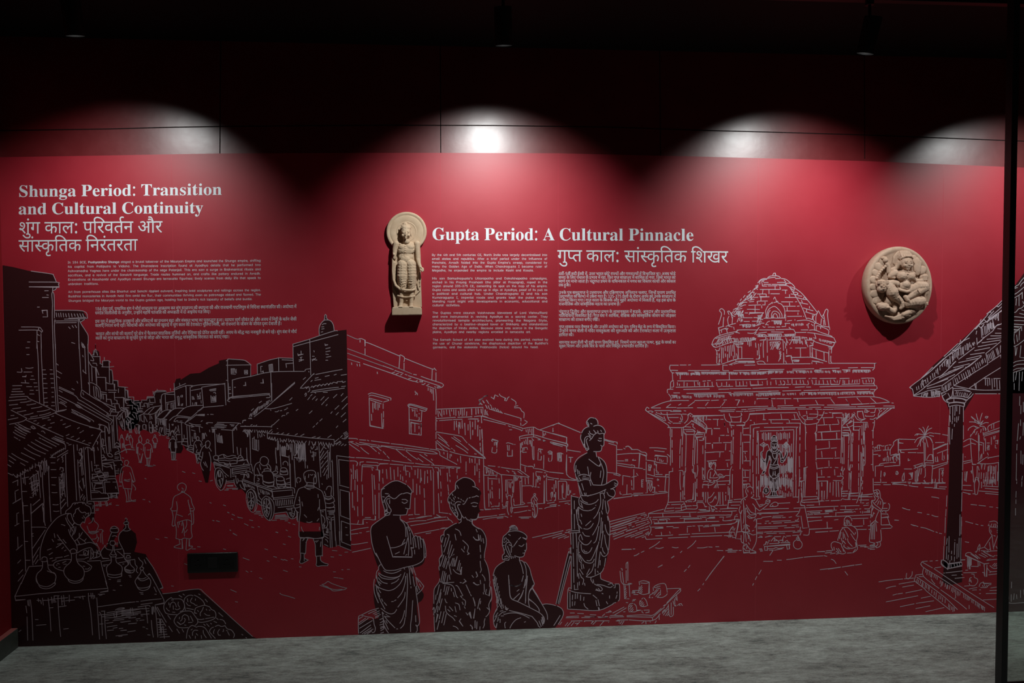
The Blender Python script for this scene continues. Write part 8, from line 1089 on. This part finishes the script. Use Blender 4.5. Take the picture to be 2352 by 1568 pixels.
B = T0 - 14
c = Clay(place_m, UM)
c.ell(492, 200, B+4, 100, 92, 22); c.ell(490, 170, B+26, 66, 52, 34); c.ell(488, 228, B+52, 52, 62, 46); c.ell(488, 250, B+62, 44, 42, 40); c.ell(488, 282, B+60, 22, 14, 22)
c.ell(489, 238, B+104, 7, 20, 8); c.ell(489, 250, B+106, 11, 7, 8); c.ell(488, 266, B+96, 17, 4, 7); c.ell(488, 274, B+94, 13, 4, 7); c.ell(488, 288, B+84, 14, 9, 12)
for sx in (-1, 1): c.ell(488 + sx*23, 229, B+94, 14, 7, 8); c.ell(488 + sx*23, 217, B+96, 17, 4, 7, -sx*.2); c.ell(488 + sx*30, 254, B+82, 15, 16, 15); c.ell(488 + sx*58, 240, B+34, 13, 32, 20)
c.tube([(440, 190, B+62, 9), (470, 174, B+84, 9), (510, 174, B+84, 9), (540, 190, B+62, 9)])
for i in range(5): c.tube([(450 + i*20, 130, B+24, 8), (446 + i*21, 182, B+70, 7)])
c.tube([(430, 250, B+28, 22), (410, 280, B+26, 20), (372, 292, B+20, 18)]); c.tube([(545, 262, B+26, 18), (552, 300, B+22, 15), (560, 340, B+16, 12)])
c.tube([(488, 290, B+44, 26), (486, 320, B+40, 32)]); c.ell(478, 330, B+30, 92, 36, 34); c.ell(446, 348, B+56, 47, 42, 40); c.ell(522, 352, B+56, 42, 40, 40)
c.ell(484, 392, B+38, 56, 50, 36); c.ell(476, 440, B+42, 62, 48, 42); c.ell(480, 425, B+66, 40, 34, 26); c.tube([(404, 446, B+44, 14), (430, 474, B+66, 13), (478, 488, B+74, 13), (520, 478, B+60, 12)]); c.tube([(430, 318, B+66, 5), (486, 332, B+80, 5), (535, 318, B+66, 5)])
c.tube([(398, 322, B+36, 34), (366, 338, B+34, 28), (348, 352, B+36, 18), (385, 362, B+46, 14)]); c.tube([(352, 310, B+24, 22), (346, 262, B+24, 18), (330, 238, B+26, 16)]); c.ell(318, 205, B+26, 24, 24, 22); c.ell(310, 186, B+20, 30, 16, 16)
c.tube([(552, 330, B+34, 30), (556, 368, B+34, 23), (580, 388, B+44, 19), (628, 388, B+50, 17)])
for i in range(4): c.tube([(640, 350 + i*11, B+58, 9), (664, 346 + i*12, B+62, 8.5), (674, 356 + i*11, B+52, 7)])
c.ell(640, 380, B+48, 20, 26, 18)
c.tube([(530, 470, B+36, 44), (600, 442, B+54, 46), (648, 440, B+52, 44)]); c.tube([(655, 452, B+52, 40), (590, 484, B+66, 38), (530, 524, B+60, 28), (492, 548, B+56, 22)]); c.tube([(560, 470, B+104, 6), (582, 500, B+102, 6)]); c.tube([(480, 532, B+54, 19), (496, 560, B+64, 17), (512, 582, B+62, 13)])
c.tube([(520, 590, B+30, 44), (580, 576, B+54, 52), (620, 570, B+44, 48)]); c.ell(590, 610, B+20, 70, 40, 40)
c.ell(606, 262, B+14, 40, 86, 24); c.tube([(572, 240, B+16, 9), (566, 330, B+14, 8), (562, 372, B+12, 7)]); c.tube([(674, 470, B+20, 16), (672, 560, B+20, 13)]); c.tube([(655, 590, B+34, 9), (690, 588, B+34, 9)]); c.tube([(655, 600, B+34, 9), (690, 600, B+34, 9)])
part_done(c, 'seated_woman', .0013, M['clay'], med, smooth=2, factor=.45)
c = Clay(place_m, UM)
c.ell(274, 420, B+40, 52, 44, 42); c.ell(272, 460, B+48, 42, 36, 36); c.ell(272, 462, B+86, 12, 5, 6); c.ell(272, 445, B+88, 9, 10, 8)
for sx in (-1, 1): c.ell(272 + sx*20, 434, B+84, 11, 7, 8)
for i in range(5):
    for j in range(2): c.ell(234 + i*20, 398 + j*14, B+68, 11, 10, 13, n=2)
c.tube([(330, 416, B+46, 32), (372, 408, B+50, 28), (398, 412, B+58, 25)]); c.ell(404, 416, B+70, 18, 24, 14)
c.tube([(340, 440, B+44, 44), (362, 490, B+54, 52), (384, 530, B+50, 40), (430, 566, B+48, 30), (452, 590, B+46, 25)]); c.tube([(448, 588, B+56, 21), (452, 618, B+56, 18), (440, 634, B+54, 14)])
c.tube([(404, 540, B+88, 5), (424, 572, B+80, 5)]); c.ell(360, 560, B+14, 50, 54, 28)
part_done(c, 'child', .0013, M['clay'], med, smooth=2, factor=.45)
c = Clay(place_m, UM)
c.ell(296, 620, B+34, 54, 38, 38); c.ell(262, 606, B+26, 26, 22, 24); c.ell(318, 628, B+60, 22, 16, 18); c.tube([(340, 640, B+36, 26), (380, 662, B+36, 25), (402, 640, B+30, 18)]); c.tube([(402, 600, B+20, 22), (408, 650, B+26, 18)])
for i in range(7): c.tube([(318 + i*6, 704 + i*2, B+26, 9), (388, 718 + i*3, B+36, 9), (462, 690 + i*6, B+34, 8)])
c.ell(466, 716, B+30, 22, 16, 18); c.tube([(470, 690, B+34, 22), (520, 672, B+38, 24), (572, 662, B+30, 18)]); c.tube([(486, 700, B+42, 10), (510, 694, B+44, 10)]); c.tube([(496, 706, B+38, 9), (528, 700, B+40, 9)])
part_done(c, 'crouching_beast', .0014, M['clay'], med, smooth=2, factor=.45)
c = Clay(place_m, UM)
for i in range(8):
    t = i/7; c.ell(338 - 96*t - 14*math.sin(t*3.1), 244 + 122*t, B+22, 14, 14, 15, n=2)
part_done(c, 'bead_string', .0014, M['clay'], med, smooth=1)
bm = bmesh.new(); g = bmesh.ops.create_uvsphere(bm, u_segments=16, v_segments=10, radius=1.0)['verts']
for v in g:
    x, y, z = v.co; k = 1 - .55*max(0, z)**1.5; crease = .30*math.exp(-(x*3.2)**2) if y < 0 else 0
    v.co = Vector((x*.023*k, y*.011*(1 - crease*.6), z*.027))
pm = bpy.data.meshes.new('petal'); bm.to_mesh(pm); bm.free(); pm.materials.append(M['clay'])
for p in pm.polygons: p.use_smooth = True
for a in [-72, -58, -44, -30, -16, -2, 12, 26, 40, 54, 68, 82, 96, 110, 124, 138, 152, 165, 178, 191, 204, 217, 230]:
    t = math.radians(a); X, Y = 452 + 232*math.cos(t), 432 + 278*math.sin(t)
    o = bpy.data.objects.new('petal', pm); C.objects.link(o); o.parent = med; o.location = place_m(X, Y, B + 4) - med.location
    o.rotation_euler = (0, math.pi/2 + t, 0); s = random.uniform(.85, 1.08); o.scale = (s, s, s)

# ------------------------------------------------------------------ power outlet
PO = at(488.5, 1291.5, .008); sk = thing('power_outlet', 'black twin socket plate low on the mural, below the printed standing man', 'power outlet', (PO.x, -.0011, PO.z))
pw, ph, pd = .112, .0455, .0115
bm = bmesh.new(); box(bm, (-pw, -pd, -ph), (pw, 0, ph), .0042, 3); obj('plate', bm, M['plastic'], sk, True)
for cx in (-.064, .064):
    bm = bmesh.new(); box(bm, (cx-.033, -pd-.0012, -.029), (cx+.033, -pd, .029), .0010); s = obj('socket', bm, M['plastic'], sk)
    for (hx, hz, r) in ((0, .012, .0044), (-.0105, -.010, .0036), (.0105, -.010, .0036)):
        bm = bmesh.new(); cyl(bm, (cx+hx, -pd-.0014, hz), (cx+hx, -pd-.0005, hz), r, n=18); obj('pin_hole', bm, M['hole'], s)
        bm = bmesh.new(); box(bm, (cx+hx-r*.6, -pd-.0016, hz-r), (cx+hx+r*.6, -pd-.0013, hz-r*.55)); obj('contact', bm, M['brass'], s)
bm = bmesh.new(); box(bm, (-.021, -pd-.0022, -.024), (.021, -pd, .024), .0012); obj('blank_module', bm, M['plastic2'], sk)

# ------------------------------------------------------------------ track and spotlights
tr = thing('lighting_track', 'black lighting track along the dark ceiling in front of the mural', 'lighting track', (0.6, LAMP_Y, CEIL_Z))
bm = bmesh.new(); box(bm, (-2.45, -.017, -.020), (2.9, .017, 0), .002); obj('rail', bm, M['housing'], tr)
for x in (-2.45, 2.9):
    bm = bmesh.new(); box(bm, (x-.008, -.019, -.022), (x+.008, .019, 0), .002); obj('end_cap', bm, M['housing'], tr)
names = ['black cylinder spotlight on the ceiling track above the street scene title', 'black cylinder spotlight on the ceiling track above the temple scene text', 'black cylinder spotlight on the ceiling track above the domed temple drawing', 'black cylinder spotlight on the ceiling track nearest the glass partition']
for i, x in enumerate(LAMP_X):
    mouth = Vector((x, LAMP_Y, LAMP_Z)); aim = Vector(LAMP_AIM[i]); d = (aim - mouth).normalized()
    hd = Vector((-.12*(1 if i == 2 else -.3), .22, -1)).normalized()          # the heads hang almost straight down
    sp = thing('spotlight', names[i], 'spotlight', mouth, 'track spotlights')
    bm = bmesh.new(); back = -hd*.135
    cyl(bm, back, (0, 0, 0), .033, n=40, caps=False); cyl(bm, back, back + hd*.002, .033, n=40); cyl(bm, hd*-.03, (0, 0, 0), .0305, n=40, caps=False); cyl(bm, -hd*.032, -hd*.030, .031, n=40)
    obj('housing', bm, M['housing'], sp, False)
    bm = bmesh.new(); cyl(bm, -hd*.030, -hd*.026, .022, n=32); obj('lens', bm, M['led'], sp)
    bm = bmesh.new(); top = Vector((back.x*.5, back.y*.5, CEIL_Z - LAMP_Z - .02)); cyl(bm, top, back*.55, .006, n=16); cyl(bm, top - Vector((0, 0, .02)), top, .016, n=24); obj('bracket', bm, M['housing'], sp)
    ld = bpy.data.lights.new('spot_beam', 'SPOT'); ld.energy = LAMP_W[i]; ld.color = LAMP_RGB; ld.spot_size = math.radians(SPOT_DEG); ld.spot_blend = SPOT_BLEND; ld.shadow_soft_size = .016
    lo = bpy.data.objects.new('spot_beam', ld); C.objects.link(lo); lo.parent = sp; lo.location = hd*.006; lo.rotation_euler = d.to_track_quat('-Z', 'Y').to_euler()
# added ceiling lamps, out of view, that brighten the carpet
for x, y, e in ((0.9, -2.3, 60), (3.6, -2.1, 55)):
    sp = thing('fill_downlight', 'added unseen ceiling downlight over the carpet, %s' % ('in the middle of the room' if x < 2 else 'beyond the glass partition'), 'fill_downlight', (x, y, CEIL_Z), 'added fill downlights')
    bm = bmesh.new(); cyl(bm, (0, 0, -.03), (0, 0, 0), .06, n=32, caps=False); cyl(bm, (0, 0, -.004), (0, 0, 0), .06, n=32); obj('trim_ring', bm, M['housing'], sp)
    bm = bmesh.new(); cyl(bm, (0, 0, -.008), (0, 0, -.004), .045, n=32); obj('lens', bm, M['led'], sp)
    ld = bpy.data.lights.new('fill_beam', 'SPOT'); ld.energy = e; ld.color = LAMP_RGB; ld.spot_size = math.radians(96); ld.spot_blend = 0.8; ld.shadow_soft_size = .04
    lo = bpy.data.objects.new('fill_beam', ld); C.objects.link(lo); lo.parent = sp; lo.location = (0, 0, -.034)

# ------------------------------------------------------------------ glass partition at the right
GY = .76; gx = at(2315.5, 700, GY).x
gp = thing('glass_partition', 'clear glass partition with a slim black upright frame, in front of the mural at the right', 'glass partition', (gx, -GY, 0))
bm = bmesh.new(); box(bm, (-.0125, -.020, 0), (.0125, .020, CEIL_Z), .002); obj('post', bm, M['housing'], gp)
bm = bmesh.new(); box(bm, (.0125, -.008, .004), (.0165, .008, CEIL_Z)); obj('gasket', bm, M['plastic2'], gp)
bm = bmesh.new(); box(bm, (.0150, -.005, .012), (1.55, .005, CEIL_Z - .004)); obj('glass_pane', bm, M['glass'], gp)
bm = bmesh.new(); box(bm, (.0165, -.016, 0), (1.56, .016, .012)); obj('bottom_rail', bm, M['housing'], gp)
